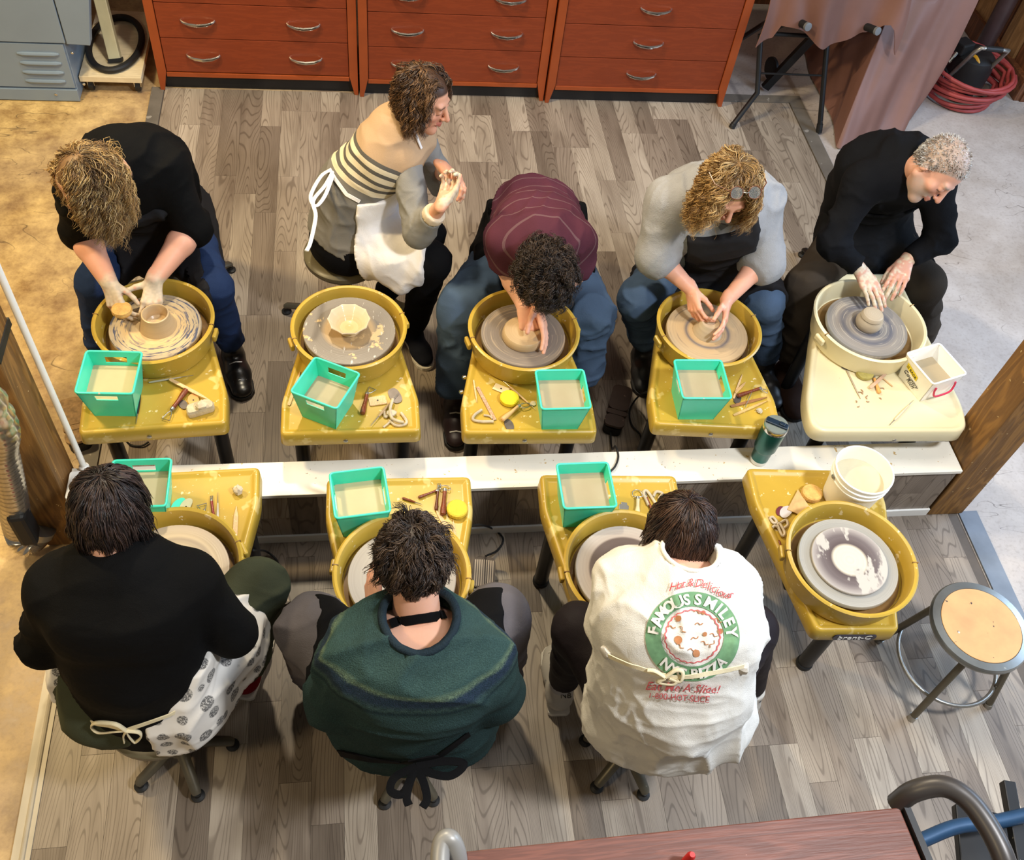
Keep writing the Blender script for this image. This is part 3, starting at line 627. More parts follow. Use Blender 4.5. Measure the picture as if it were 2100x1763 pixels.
bowl10().obj('clay_bowl', ring_mat('glossy_clay', [(0, c(198, 164, 116)), (.45, c(206, 178, 138)), (1, c(226, 208, 184))], .08, 10, .2, None, .15), smooth=True, ang=30, label='faceted ten-sided pale clay bowl on the unattended wheel', cat='bowl')
clay('clay_puck', 3, [(.082, 0), (.084, .004), (.082, .014), (.079, .027), (.075, .031), (.001, .0315)], 'low round clay puck under the fist of the bowed potter', hcl, dy=-.01, cat='clay')
clay('clay_mound', 4, [(.058, 0), (.056, .008), (.044, .03), (.038, .05), (.035, .055), (.022, .054), (.012, .05), (.001, .051)], 'low clay dome between the hands of the potter in grey sweatshirt', hcl2, cat='clay')
clay('clay_mound', 5, [(.046, 0), (.052, .012), (.054, .026), (.048, .042), (.044, .048), (.046, .054), (.040, .066), (.030, .070), (.001, .068)], 'ridged clay lump under the fingers of the grey-haired man', hcl2, cat='clay')
clay('clay_mound', 6, [(.038, 0), (.036, .012), (.030, .017), (.001, .018)], 'small clay disc stuck at the centre of the tan ringed wheel head', hcl, cat='clay', dx=-.02)
clay('clay_plate', 8, [(.070, 0), (.078, .012), (.082, .022), (.079, .022), (.072, .010), (.001, .007)], 'shallow pale clay plate on the dark wheel head', hcl2, cat='plate')
hb9 = ring_mat('plaster_dusted_bat', [(0, c(214, 204, 184)), (.42, c(212, 202, 182)), (.5, c(92, 80, 80)), (.75, c(112, 102, 102)), (.93, c(160, 152, 148)), (1, c(176, 170, 164))], .128, 16, .25, [(c(186, 180, 172), 12, .55, (1, .5, 1)), (c(84, 72, 72), 9, .66, (.6, 1, 1))])
G().lathe([(.126, 0), (.128, .003), (.128, .010), (.126, .012), (.001, .012)], 64, on_head(9)).obj('throwing_bat', hb9, smooth=True, label='dark round bat dusted with white plaster on the unattended lower wheel', cat='bat')
# ---------------------------------------------------------------- teal water buckets
def bucket(cor, slots, label, lev=.62, h=.152, z0=.4965, ratio=.76, name='water_bucket', m='teal', wm='water', group='teal square water buckets'):
    P = [U(a, b, z0 + h) for a, b in cor]; cen = sum(P, Vector()) / 4
    xd = ((P[1] - P[0]) + (P[2] - P[3])).normalized(); rz = math.atan2(xd.y, xd.x)
    w = ((P[1] - P[0]).length + (P[2] - P[3]).length) / 4; d = ((P[0] - P[3]).length + (P[1] - P[2]).length) / 4
    w = d = (w + d) / 2 if abs(w - d) < .03 else w
    t = thing(name, label, 'bucket', (cen.x, cen.y, z0), rz, group)
    def ring(s, z, r=.012):
        return [Vector((x, y, z)) for x, y in rpoly([(-w * s, -d * s), (w * s, -d * s), (w * s, d * s), (-w * s, d * s)], r, 3)]
    th = .003; sc = lambda z: ratio + (1 - ratio) * z / h
    # four walls, two of them pierced by a hand slot
    for i in range(4):
        R = RZ(i * math.pi / 2); hw = w; g = G(); pierced = slots and i % 2 == (0 if slots == 'x' else 1)
        def pt(u, z, off): return R @ Vector((hw * sc(z) - off, u * hw * sc(z), z))
        us = [-1, -.42, .42, 1] if pierced else [-1, 1]; zs = [0, h * .70, h * .87, h] if pierced else [0, h]
        quads = [(a, b) for a in range(len(us) - 1) for b in range(len(zs) - 1) if not (pierced and a == 1 and b == 1)]
        for a, b in quads:
            q = [(us[a], zs[b]), (us[a + 1], zs[b]), (us[a + 1], zs[b + 1]), (us[a], zs[b + 1])]
            vo = [pt(u, z, 0) for u, z in q]; vi = [pt(u, z, th) for u, z in q]
            g.add(vo + vi, [(0, 1, 2, 3), (7, 6, 5, 4), (0, 4, 5, 1), (1, 5, 6, 2), (2, 6, 7, 3), (3, 7, 4, 0)])
        g.obj('side_wall', M[m], t, local=True)
    G().box((0, 0, .002), (2 * w * ratio, 2 * w * ratio, .004)).obj('base', M[m], t, local=True)
    rim = rpoly([(-w, -d), (w, -d), (w, d), (-w, d)], .012, 3); G().tube([(x * 1.01, y * 1.01, h) for x, y in rim], .0042, 8, closed=True).obj('rim', M[m], t, smooth=True, local=True, ang=60)
    G().loft([ring(sc(h * lev) - .02, h * lev - .004), ring(sc(h * lev) - .018, h * lev)]).obj('water', M[wm], t, local=True)
    return t, w
bucket([(170, 722), (287, 725), (281, 805), (157, 803)], 'y', 'teal water bucket with clay-smeared rim on the tray beside the white pole')
bucket([(645, 733), (738, 767), (691, 838), (597, 802)], 'y', 'teal water bucket turned askew beside the unattended upper wheel', .5, wm='water2')
bucket([(1099, 760), (1197, 759), (1210, 836), (1111, 839)], 'x', 'teal water bucket in front of the potter in maroon shirt', .72, wm='water2')
bucket([(1385, 739), (1483, 740), (1496, 816), (1398, 816)], 'x', 'teal water bucket in front of the potter in grey sweatshirt', .72, wm='water2')
bucket([(224, 946), (345, 941), (345, 1037), (226, 1040)], 'y', 'teal water bucket half hidden behind the head of the potter in black shirt', .66)
bucket([(675, 971), (787, 960), (801, 1046), (688, 1063)], 'x', 'teal water bucket beside the head of the potter in green sweater', .66)
bucket([(1144, 953), (1248, 950), (1264, 1037), (1153, 1042)], 'x', 'teal water bucket left of the woman in printed white T-shirt', .72, wm='water2')
# white food pail with print
t, w_ = bucket([(1861, 727), (1931, 706), (1982, 763), (1908, 787)], None, 'white square food pail with red handle on the cream wheel tray', .5, h=.125, ratio=.84, name='food_pail', m='white_plastic', wm='water2', group='white food pail')
hp = [(-.048, -w_ * 1.02, .09), (-.05, -w_ * 1.05, .07), (-.035, -w_ * 1.12, .045), (.035, -w_ * 1.12, .045), (.05, -w_ * 1.05, .07), (.048, -w_ * 1.02, .09)]
# handle hangs on the side facing the ledge on the right
hp = [Vector((x, y, z)) for x, y, z in hp]
G().tube(curve(hp, 6), .004, 8).obj('handle', mat('red_handle', c(214, 50, 84), .4), t, smooth=True, local=True)
xw = -w_ * .93 - .0045; tl_ = math.atan2(w_ * .16, .125)
def pw(u, v): s = (.84 + .16 * v / .125); return Vector((-w_ * s - .001, -u, v))
g = G(); a_ = [pw(u, v) for u, v in ((-.055, .075), (.012, .060), (.012, .083), (-.055, .100))]; g.add(a_ + [q + Vector((-.0008, 0, 0)) for q in a_], [(3, 2, 1, 0), (4, 5, 6, 7), (0, 1, 5, 4), (1, 2, 6, 5), (2, 3, 7, 6), (3, 0, 4, 7)])
lb = g.obj('yellow_label', mat('yellow_print', c(250, 225, 30), .4), t, local=True)
text('IS BACK', pw(-.022, .078) + Vector((-.0014, 0, 0)), (0, -1, -.22), (-.06, 0, 1), .017, M['blackink'], lb, local=True, name='lettering')
text('Country', pw(-.012, .048) + Vector((-.0012, 0, 0)), (0, -1, -.15), (-.06, 0, 1), .026, M['blackink'], t, local=True, shear=.3)
text('Rich', pw(-.006, .028) + Vector((-.0012, 0, 0)), (0, -1, -.15), (-.06, 0, 1), .026, M['blackink'], t, local=True, shear=.3)
# round white bucket
p = U(1742, 1022, .497); q = U(1765, 962, .497 + .165); cc = Vector(((p.x + q.x) / 2 + .0, (p.y + q.y) / 2, .497))
t = thing('plastic_bucket', 'round white plastic bucket of clay water on the lower right wheel tray', 'bucket', cc)
G().lathe([(.082, 0), (.085, .004), (.096, .120), (.1005, .121), (.1015, .128), (.0975, .130), (.098, .142), (.102, .143), (.103, .150), (.099, .152), (.099, .166), (.1025, .168), (.1025, .173), (.097, .174), (.095, .166), (.092, .12), (.080, .006), (.001, .004)], 48, cc).obj('body', M['white_plastic'], t, smooth=True, ang=30)
G().lathe([(.092, .110), (.001, .1105)], 48, cc).obj('water', mat('milky_water', c(200, 192, 164), .25, var=.12), t)
for s in (-1, 1): G().lathe([(.008, 0), (.008, .006), (.004, .009)], 12, cc + Vector((s * .0985, 0, .136)), frame((s, 0, 0))).obj('bail_ear', M['steel'], t, smooth=True)
# tumbler
p = U(1553, 938, .331); p.y -= .012; t = thing('tumbler', 'dark green insulated tumbler with navy lid standing on the ledge', 'tumbler', p)
grn = NT('green_enamel'); grn = grn.out(c(20, 92, 84), .28, .55)
G().lathe([(.030, 0), (.033, .004), (.034, .022)], 32, p).obj('base_boot', M['white_plastic'], t, smooth=True)
G().lathe([(.0335, .022), (.0355, .075), (.037, .078), (.0425, .090), (.0465, .20), (.0465, .206)], 40, p).obj('body', grn, t, smooth=True, ang=60)
G().lathe([(.0468, .206), (.0472, .209), (.0468, .222), (.0455, .224), (.043, .222)], 40, p).obj('steel_rim', M['chrome'], t, smooth=True)
G().lathe([(.044, .214), (.045, .226), (.042, .229), (.001, .229)], 40, p).obj('lid', mat('clear_lid', c(120, 128, 124), .12), t, smooth=True)
R = RZ(-.55); lidm = mat('navy_plastic', c(22, 40, 58), .35)
sl = G().box(p + Vector((0, 0, .233)), (.084, .026, .009), R).obj('lid_bar', lidm, t, bevel=.003)
G().box(p + R @ Vector((.018, 0, .240)), (.02, .016, .008), R).obj('slider_tab', lidm, sl, bevel=.002)
# ---------------------------------------------------------------- hand tools
TZ = .4975
def seg(a, b, z=TZ): return U(a[0], a[1], z), U(b[0], b[1], z)
def flat_tool(name, a, b, w, m, label, cat='wooden tool', prof=None, th=.004, hole=None, z=TZ):
    A, B = seg(a, b, z); L = (B - A).length; d = (B - A).normalized(); n = Vector((-d.y, d.x, 0))
    prof = prof or [(0, .7), (.06, 1), (.6, 1), (.8, .75), (1, .08)]
    le = [A + d * L * u + n * w / 2 * v for u, v in prof]; ri = [A + d * L * u - n * w / 2 * v for u, v in prof]
    poly = le + ri[::-1]; g = G(); g.loft([[q.copy() for q in poly], [q + Vector((0, 0, th)) for q in poly]])
    o = g.obj(name, m, label=label, cat=cat, bevel=.0008)
    if hole: G().lathe([(hole, 0), (hole, .0006)], 14, (A + B) / 2 + Vector((0, 0, th))).obj('hole', M['blackink'], o)
    return o
def rib(px, py, rx, ry, ang, m, label, cat='rib tool', z=TZ, hole=0, th=.003, kidney=.0, name='pottery_rib', pw_=2.):
    C = U(px, py, z); g = G(); R = RZ(ang); pl = []
    for j in range(28):
        a = 2 * math.pi * j / 28; x, y = math.copysign(abs(math.cos(a)) ** (2 / pw_), math.cos(a)) * rx, math.copysign(abs(math.sin(a)) ** (2 / pw_), math.sin(a)) * ry
        if kidney and y < 0: y *= (1 - kidney * (1 - (x / rx) ** 2))
        pl.append(C + R @ Vector((x, y, 0)))
    g.loft([pl, [q + Vector((0, 0, th)) for q in pl]]); o = g.obj(name, m, label=label, cat=cat)
    if hole: G().lathe([(hole, 0), (hole, .0006)], 14, C + Vector((0, 0, th))).obj('hole', M['blackink'], o)
    return o
def loop_tool(h0, h1, tip, m, label, r=.009, loop=.018, shape='tri', z=TZ, name='loop_tool'):
    A, B = seg(h0, h1, z + r); T = U(tip[0], tip[1], z + r * .6); d = (B - A).normalized(); L = (B - A).length
    t = thing(name, label, 'clay tool', ((A + B) / 2).xy.to_3d() + Vector((0, 0, z)))
    G().lathe([(r * .5, 0), (r * .95, .003), (r, L * .15), (r * .98, L * .3), (r * .7, L * .6), (r * .68, L * .86), (r * .75, L)], 14, A, frame(d)).obj('handle', m, t, smooth=True)
    G().lathe([(r * .72, 0), (r * .72, .010), (r * .45, .013)], 12, B, frame(d)).obj('ferrule', M['steel'], t, smooth=True)
    e = (T - B); dl = e.normalized(); n = dl.cross(Vector((0, 0, 1))).normalized(); l = e.length
    pts = [B + dl * .012, B + dl * l * .45 + n * loop * .5, T + n * loop, T - n * loop, B + dl * l * .45 - n * loop * .5, B + dl * .012]
    if shape == 'round': pts = [B + dl * .012, B + dl * l * .35 + n * loop, B + dl * l * .8 + n * loop * .9, T, B + dl * l * .8 - n * loop * .9, B + dl * l * .35 - n * loop, B + dl * .012]
    G().tube(curve(pts, 4) if shape == 'round' else pts, .0016, 6).obj('wire_loop', M['steel'], t, smooth=True)
    return t
def stick(name, a, b, r, m, label, cat='clay tool', tipm=None, z=TZ, frac=.28, both=False):
    A, B = seg(a, b, z + r); d = B - A
    t = thing(name, label, cat, ((A + B) / 2).xy.to_3d() + Vector((0, 0, z)))
    s0 = A.lerp(B, frac if both else 0.); s1 = A.lerp(B, 1 - frac)
    G().tube([s0, s0.lerp(s1, .1), s0.lerp(s1, .6), s1], [r * .6, r, r, r * .55], 10).obj('handle', m, t, smooth=True)
    G().tube([s1, B], [r * .4, .0006], 6).obj('needle', tipm or M['steel'], t, smooth=True)
    if both: G().tube([s0, A], [r * .4, .0008], 6).obj('needle', tipm or M['steel'], t, smooth=True)
    return t
def sponge(px, py, r, h, m, label, z=TZ, rx=1.):
    C = U(px, py, z); n = 26
    g = G(); g.loft([[C + Vector((rr * rx * math.cos(2 * math.pi * j / n), rr * math.sin(2 * math.pi * j / n), zz)) for j in range(n)] for rr, zz in [(r * .85, 0), (r * .98, h * .2), (r, h * .5), (r * .97, h * .85), (r * .85, h), (r * .3, h * 1.04)]])
    return g.obj('sponge', m, smooth=True, label=label, cat='sponge')
def lump(px, py, r, label, m=None, z=TZ, seed=1, name='clay_lump', flat=.6):
    random.seed(seed); C = U(px, py, z); n = 9; rings = []
    for i in range(6):
        a = math.pi * (i + .15) / 5.3; rings.append([C + Vector((r * math.sin(a) * math.cos(2 * math.pi * j / n) * random.uniform(.7, 1.15), r * math.sin(a) * math.sin(2 * math.pi * j / n) * random.uniform(.7, 1.15), max(0, r * flat * (1 - math.cos(a)) * random.uniform(.9, 1.1)))) for j in range(n)])
    g = G().loft(rings); return g.obj(name, m or M['drychunk'], smooth=True, ang=30, label=label, cat='clay')
def strip_clay(pts, r, label, z=TZ, m=None, name='clay_trimming', lift=None):
    P = [U(a, b, z + r + (lift[i] if lift else 0)) for i, (a, b) in enumerate(pts)]
    return G().tube(curve(P, 5), r, 6).obj(name, m or M['drychunk'], smooth=True, label=label, cat='clay scrap', ang=60)
PWD, RWD = M['palewood'], M['redwood']
# tray of the curly blond potter
stick('needle_tool', (279, 868), (291, 790), .004, M['blackink'], 'black double-ended needle tool beside the bucket near the white pole', both=True, frac=.25)
stick('needle_tool', (305, 784), (397, 769), .0035, mat('clayed_stick', c(190, 180, 160), .6), 'clay-coated thin stick under the rim of the leftmost upper wheel')
flat_tool('wooden_knife', (348, 778), (432, 822), .013, PWD, 'wooden knife tool lying over the brown-handled loop tool', z=TZ + .012)
loop_tool((383, 798), (355, 836), (340, 860), RWD, 'loop tool with glossy brown handle on the leftmost upper tray', .0105, .014)
rib(397, 822, .019, .030, .25, mat('orange_wood', c(222, 160, 92), .5), 'orange wooden rib with a hole, leftmost upper tray', hole=.003, th=.005, z=TZ + .003)
rib(376, 830, .014, .022, .4, M['ribsteel'], 'grey steel rib under the brown loop tool', z=TZ)
p = U(412, 842, TZ); R = RZ(.35)
g = G().loft([[p + R @ Vector((x * s, y * s, z)) for x, y in rpoly([(-.05, -.022), (.045, -.022), (.05, .006), (.03, .024), (-.045, .02)], .012, 3)] for s, z in [(.95, 0), (1, .006), (1, .022), (.9, .03)]])
o = g.obj('sponge', mat('grey_sponge', c(200, 186, 160), .85, var=.2, scale=40, bump=.7, bscale=120), smooth=True, label='greyish sponge smeared with clay on the leftmost upper tray', cat='sponge')
lump(414, 834, .021, 'pale clay crumb on top of the greyish sponge', z=TZ + .029, seed=5)
# unattended upper wheel
loop_tool((743, 849), (752, 810), (764, 796), RWD, 'loop tool with red-brown handle beside the askew bucket', .010, .014)
flat_tool('wooden_rib', (757, 825), (792, 820), .04, PWD, 'square wooden rib with a hole behind the red-brown loop tool', 'rib tool', [(0, .9), (.1, 1), (.9, 1), (1, .85)], .005, .0035)
rib(810, 812, .021, .036, .35, M['ribsteel'], 'grey steel rib on the tray of the unattended upper wheel', pw_=2.6)
stick('needle_tool', (760, 873), (817, 806), .0045, mat('clayed_stick_b', c(180, 150, 112), .6), 'clay-coated wooden tool crossing the clay scraps', both=True, z=TZ + .004)
strip_clay([(806, 818), (800, 838), (803, 856), (815, 863), (828, 866)], .006, 'thick curled clay trimming on top of the scrap pile', lift=[.012] * 5)
strip_clay([(799, 862), (812, 872), (830, 870), (833, 862), (822, 846)], .0055, 'looped clay trimming at the right of the scrap pile')
strip_clay([(788, 842), (790, 855), (800, 848)], .005, 'short bent clay trimming at the left of the scrap pile')
strip_clay([(786, 876), (796, 868), (804, 860)], .004, 'thin straight clay trimming nearest the tray edge')
lump(803, 850, .018, 'broken clay lump under the curled trimmings', seed=3)
flat_tool('wooden_knife', (592, 832), (616, 762), .012, PWD, 'wooden knife half hidden behind the askew bucket')
# maroon potter
flat_tool('wooden_stick', (971, 780), (978, 826), .006, PWD, 'thin pale stick at the left edge of the tray with yellow sponge')
flat_tool('wooden_knife', (979, 794), (1015, 862), .013, wood_mat('clayed_wood', c(150, 96, 72), c(206, 182, 150), (30, 30, 8), .7), 'clay-smeared brown wooden knife left of the yellow sponge', prof=[(0, .8), (.1, 1), (1, 1)])
strip_clay([(988, 840), (974, 850), (970, 860), (985, 864), (1012, 864)], .0055, 'hook-shaped clay trimming left of the yellow sponge')
strip_clay([(992, 851), (1004, 853), (1010, 858)], .004, 'small curl of clay beside the hook-shaped trimming')
flat_tool('wooden_rib', (1013, 792), (1042, 804), .032, mat('cream_wood', c(228, 204, 156), .5), 'cream rectangular wooden rib with a hole behind yellow sponge', 'rib tool', [(0, 1), (1, 1)], .004, .003)
sponge(1044, 821, .036, .022, M['yellow_sponge'], 'bright yellow round sponge on the tray of the maroon potter')
stick('needle_tool', (1030, 779), (1099, 840), .0042, PWD, 'long wooden needle tool between yellow sponge and bucket', frac=.22, both=True)
rib(1044, 872, .016, .028, .2, M['ribsteel'], 'dark steel rib under the pale wooden handle')
loop_tool((1029, 861), (1062, 834), (1088, 829), mat('pale_handle', c(222, 176, 122), .45), 'loop tool with pale wooden handle below the yellow sponge', .0095, .010, 'round', z=TZ + .003)
lump(1093, 828, .013, 'pale clay flake beside the bucket of the maroon potter', seed=9, flat=.2)
# grey sweatshirt potter
flat_tool('wooden_knife', (1504, 818), (1522, 768), .008, PWD, 'slim pale wooden tool standing farthest back by the bucket, upper right-centre tray', z=TZ)
flat_tool('wooden_knife', (1508, 806), (1529, 784), .010, mat('tan_stick', c(210, 168, 112), .5), 'short tan wooden tool crossing the slim one', z=TZ + .004)
rib(1512, 818, .014, .026, -.5, M['ribsteel'], 'grey steel rib beneath the fan of wooden tools')
loop_tool((1512, 812), (1556, 797), (1574, 802), RWD, 'brown loop tool in the middle of the fan of tools', .009, .010, z=TZ + .002)
flat_tool('wooden_knife', (1498, 834), (1573, 815), .012, mat('umber_wood', c(164, 112, 68), .5), 'brown broad wooden knife in the fan of tools', z=TZ)
flat_tool('wooden_knife', (1504, 852), (1574, 822), .010, mat('honey_wood', c(216, 176, 112), .5), 'honey-coloured wooden knife nearest the ledge in the fan of tools', z=TZ)
stick('needle_tool', (1528, 835), (1548, 790), .0015, M['steel'], 'thin metal wire lying across the wooden tools', z=TZ + .012)
lump(1556, 844, .013, 'pinkish clay crumb beside the tumbler', seed=4)
# cream wheel
rib(1742, 754, .034, .015, -.1, M['ribsteel'], 'grey oval steel rib under the rim of the cream wheel')
flat_tool('wooden_stick', (1736, 760), (1764, 818), .006, mat('grey_stick', c(172, 156, 132), .6), 'grey stick pointing away from the oval rib on the cream tray')
sponge(1772, 770, .030, .018, mat('olive_sponge', c(180, 168, 96), .85, var=.3, scale=30, bump=.7), 'olive yellow sponge on the cream tray', rx=1.15)
flat_tool('wooden_knife', (1784, 796), (1822, 762), .013, mat('pink_wood', c(206, 172, 148), .55), 'pale pinkish wooden knife crossing other tools on the cream tray', z=TZ + .010)
loop_tool((1804, 806), (1793, 776), (1790, 758), mat('orange_handle', c(226, 166, 96), .45), 'loop tool with orange handle beside the olive sponge', .0075, .007, 'round')
flat_tool('wooden_stick', (1830, 793), (1800, 768), .005, PWD, 'short pointed stick right of the orange-handled tool')
stick('needle_tool', (1824, 872), (1874, 820), .0045, mat('cream_handle', c(222, 206, 176), .5), 'double-ended trimming tool leaning towards the white pail', both=True, frac=.2)
random.seed(12)
for k in range(9):
    a = random.uniform(0, 6.28); x, y = 1765 + random.uniform(-35, 45), 812 + random.uniform(-22, 28); l = random.uniform(3, 8)
    strip_clay([(x, y), (x + l * math.cos(a), y + l * math.sin(a) * .7), (x + 1.6 * l * math.cos(a + .5), y + 1.6 * l * math.sin(a + .5) * .7)], .0018, 'thin clay shaving scattered in the middle of the cream tray', name='clay_shaving', m=mat('brown_shaving', c(176, 140, 110), .8) if k == 0 else bpy.data.materials['brown_shaving']).__setitem__('group', 'clay shavings on the cream tray')
# black shirt potter
rib(366, 1036, .030, .018, 1.0, M['teal'], 'teal rubber kidney rib half under the cream one', kidney=.3, th=.004)
rib(382, 1040, .034, .020, 1.25, mat('cream_rib', c(212, 200, 160), .5), 'cream kidney rib with a hole by the lower left pan rim', hole=.003, kidney=.35, th=.004, z=TZ + .004)
loop_tool((420, 1085), (419, 1052), (414, 1034), RWD, 'loop tool with copper ferrule touching the lower left pan', .0085, .015)
loop_tool((441, 1082), (434, 1028), (434, 1017), mat('crimson_handle', c(132, 34, 36), .3), 'ribbon tool with shiny crimson handle on the lower left tray', .0065, .004)
stick('needle_tool', (446, 1086), (447, 1009), .004, mat('silver_handle', c(196, 188, 176), .4), 'silver needle tool right of the crimson-handled tool', frac=.3)
flat_tool('wooden_knife', (481, 1128), (485, 1038), .015, PWD, 'pale wooden knife lying alone on the lower left tray', prof=[(0, .6), (.05, 1), (.72, .95), (.78, .9), (.9, .4), (1, .1)])
lump(488, 1010, .018, 'rough clay lump in the corner of the lower left tray', seed=6, flat=.9)
# green sweater potter
stick('needle_tool', (825, 1021), (866, 1034), .0045, RWD, 'short brown trimming tool nearest the bucket of the green sweater potter', frac=.35)
loop_tool((858, 1020), (894, 1006), (902, 996), RWD, 'dark-handled loop tool lying crosswise by the yellow dotted sponge', .0055, .004)
loop_tool((894, 1046), (898, 1008), (901, 992), mat('dark_handle', c(92, 44, 28), .3), 'loop tool with slender dark handle left of the glossy one', .006, .005)
loop_tool((908, 1056), (912, 1008), (914, 995), RWD, 'loop tool with thick glossy handle and wide wire, next to dotted sponge', .010, .016, 'round')
sponge(937, 1048, .036, .022, mat('dotted_yellow_sponge', c(226, 196, 60), .85, var=.15, scale=30, bump=.8, bscale=150, splat=(c(150, 120, 50), 60, .70)), 'yellow dotted round sponge by the head of the green sweater potter')
flat_tool('wooden_stick', (934, 1104), (929, 1066), .006, PWD, 'thin pale stick below the yellow dotted sponge')
flat_tool('wooden_knife', (925, 1096), (893, 1045), .014, PWD, 'pale wooden knife leaning toward the pan of the green sweater potter')
# white T-shirt potter
flat_tool('steel_scraper', (1278, 1060), (1280, 1030), .034, M['steel'], 'grey steel scraper with notched end right of the teal bucket', 'scraper', [(0, .9), (.8, 1), (.85, .6), (1, .6)], .002)
loop_tool((1307, 1058), (1308, 1024), (1306, 1004), mat('birch_handle', c(230, 206, 162), .5), 'loop tool with pale birch handle beside the grey scraper', .009, .016, 'round')
loop_tool((1340, 1052), (1326, 1020), (1320, 1006), RWD, 'brown-handled loop tool partly under the dark hair', .006, .006)
for i, (pp, lb) in enumerate([([(1330, 1036), (1320, 1012), (1326, 1006), (1338, 1022), (1345, 1034)], 'long looped clay trimming beside the dark-haired head'), ([(1340, 1018), (1346, 1008), (1358, 1012), (1352, 1022), (1366, 1018)], 'curled clay trimming above the dark-haired head'), ([(1366, 1022), (1378, 1012), (1386, 1014)], 'short clay trimming at the right above the dark-haired head')]):
    strip_clay(pp, .0055, lb, lift=[.002 * i] * len(pp))
# white bucket wheel
sponge(1662, 1016, .036, .026, M['tan_sponge'], 'tan natural round sponge beside the round white bucket', rx=1.05)
C_ = [U(a, b, TZ + .006) for a, b in ((1636, 1004), (1662, 1043), (1640, 1056), (1614, 1045))]
G().loft([[q.copy() for q in C_], [q + Vector((0, 0, .003)) for q in C_]]).obj('chamois', M['leather'], label='triangular tan chamois leather beside the natural sponge', cat='leather', bevel=.001)
rib(1612, 1050, .030, .020, .7, mat('clear_rib', c(206, 198, 196), .25), 'pale plastic rib half under the chamois', th=.003, kidney=.2, z=TZ + .003)
rib(1600, 1048, .022, .014, .9, mat('maroon_rib', c(110, 50, 60), .35), 'maroon plastic rib poking out under the pale one', th=.003)
for i, pp in enumerate([[(1578, 1062), (1586, 1072), (1593, 1070), (1585, 1060), (1578, 1062)], [(1594, 1076), (1604, 1098), (1609, 1092), (1599, 1074), (1594, 1076)], [(1600, 1072), (1612, 1066), (1615, 1076), (1606, 1084)], [(1584, 1082), (1588, 1078), (1594, 1080)]]):
    strip_clay(pp, .005, ['oval clay loop nearest the maroon rib', 'long oval clay loop pointing at the pan', 'open clay loop right of the other two', 'smallest clay curl beside the oval loops'][i], lift=[.003 * (i % 2)] * len(pp))
stick('needle_tool', (1597, 1108), (1607, 1138), .005, RWD, 'short dark clay-crusted tool by the pan of the white bucket wheel', frac=.15)
# ---------------------------------------------------------------- foot pedals and cords
PED = mat('cast_pedal', c(64, 56, 52), .45, .4, var=.3, splat=(c(150, 138, 124), 30, .68)); PEDB = mat('brown_pedal', c(84, 66, 54), .6, .2, var=.3, splat=(c(150, 120, 95), 24, .66))
def pedal(a, b, w, label, m=PED, grooves=True, name_txt=True, z=.075):
    A, B = U(a[0], a[1], z), U(b[0], b[1], z); d = (B - A).normalized(); n = Vector((d.y, -d.x, 0)); L = (B - A).length
    t = thing('foot_pedal', label, 'foot pedal', ((A + B) / 2).xy.to_3d(), group='foot pedals of the wheels')
    X = lambda u, v, zz: A + d * u * L + n * v * w / 2 + Vector((0, 0, zz - z))
    def slab(u0, u1, z0, z1, vv=1., rr=.03):
        pl = rpoly([(u0 * L, -vv * w / 2), (u1 * L, -vv * w / 2), (u1 * L, vv * w / 2), (u0 * L, vv * w / 2)], rr, 5)
        return G().loft([[A + d * x + n * y + Vector((0, 0, zz - z)) for x, y in pl] for zz in (z0, z1)])
    slab(.02, .98, .0, .045, .92).obj('housing', M['rubber'], t)
    slab(0, .6, .06, .072).obj('tread_plate', m, t); slab(.61, .72, .06, .072, 1., .02).obj('name_plate', m, t); slab(.73, 1., .06, .072).obj('heel_plate', m, t)
    G().tube([X(.66, -.8, .054), X(.66, .8, .054)], .008, 8).obj('hinge', M['steel'], t, smooth=True)
    if grooves:
        for k in range(9):
            v = -.78 + k * .195; G().box((X(.06 + .02 * abs(v), v, .0725) + X(.57, v, .0725)) / 2, (.0045, L * .5, .003), frame((0, 0, 1), n)).obj('rib_bar', mat('pale_tread', c(158, 146, 134), .5, .3) if 'pale_tread' not in bpy.data.materials else bpy.data.materials['pale_tread'], t)
            G().box((X(.75, v, .0725) + X(.97, v, .0725)) / 2, (.0045, L * .2, .003), frame((0, 0, 1), n)).obj('rib_bar', bpy.data.materials['pale_tread'], t)
    if name_txt:
        for k, s_ in enumerate(('robert', 'brent')): text(s_, X(.648 + .045 * k, 0, .0725), n, -d, .026, M['whiteink'], t)
    return t
pedal((994, 1140), (988, 1250), .085, 'black ribbed foot pedal lettered robert brent beside green sweater potter')
pedal((1280, 790), (1258, 872), .088, 'dusty brown foot pedal on the floor below the brown boot', PEDB, False, False)
pedal((560, 1165), (572, 1240), .085, 'black ribbed foot pedal partly under the olive knee', PED, True, False)
pedal((140, 815), (160, 905), .09, 'clay-crusted brown foot pedal behind the white conduit pole', mat('crusted_pedal', c(150, 120, 82), .8, var=.4, scale=60, bump=.8), False, False)
def cord(pts, label, r=.004, **k): return G().tube(curve([U(*q) for q in pts], 8), r, 7).obj('power_cord', M['rubber'], smooth=True, label=label, cat='cord', ang=80)
cord([(1252, 885, .02), (1255, 920, .05), (1262, 915, .30), (1268, 935, .335), (1262, 955, .34), (1250, 968, .337)], 'black cord running over the white ledge beside the brown pedal')
cord([(1338, 800, .42), (1310, 812, .1), (1292, 840, .01), (1295, 870, .01), (1312, 890, .01), (1315, 905, .01)], 'black cord curving on the floor from the upper right-centre wheel')
cord([(966, 1078, .40), (985, 1076, .2), (1012, 1085, .02), (1032, 1105, .01), (1020, 1128, .01), (996, 1140, .03)], 'black cord looping to the pedal lettered robert brent')
cord([(520, 1128, .30), (545, 1130, .05), (565, 1145, .01), (572, 1160, .02)], 'black cord running to the pedal under the olive knee')
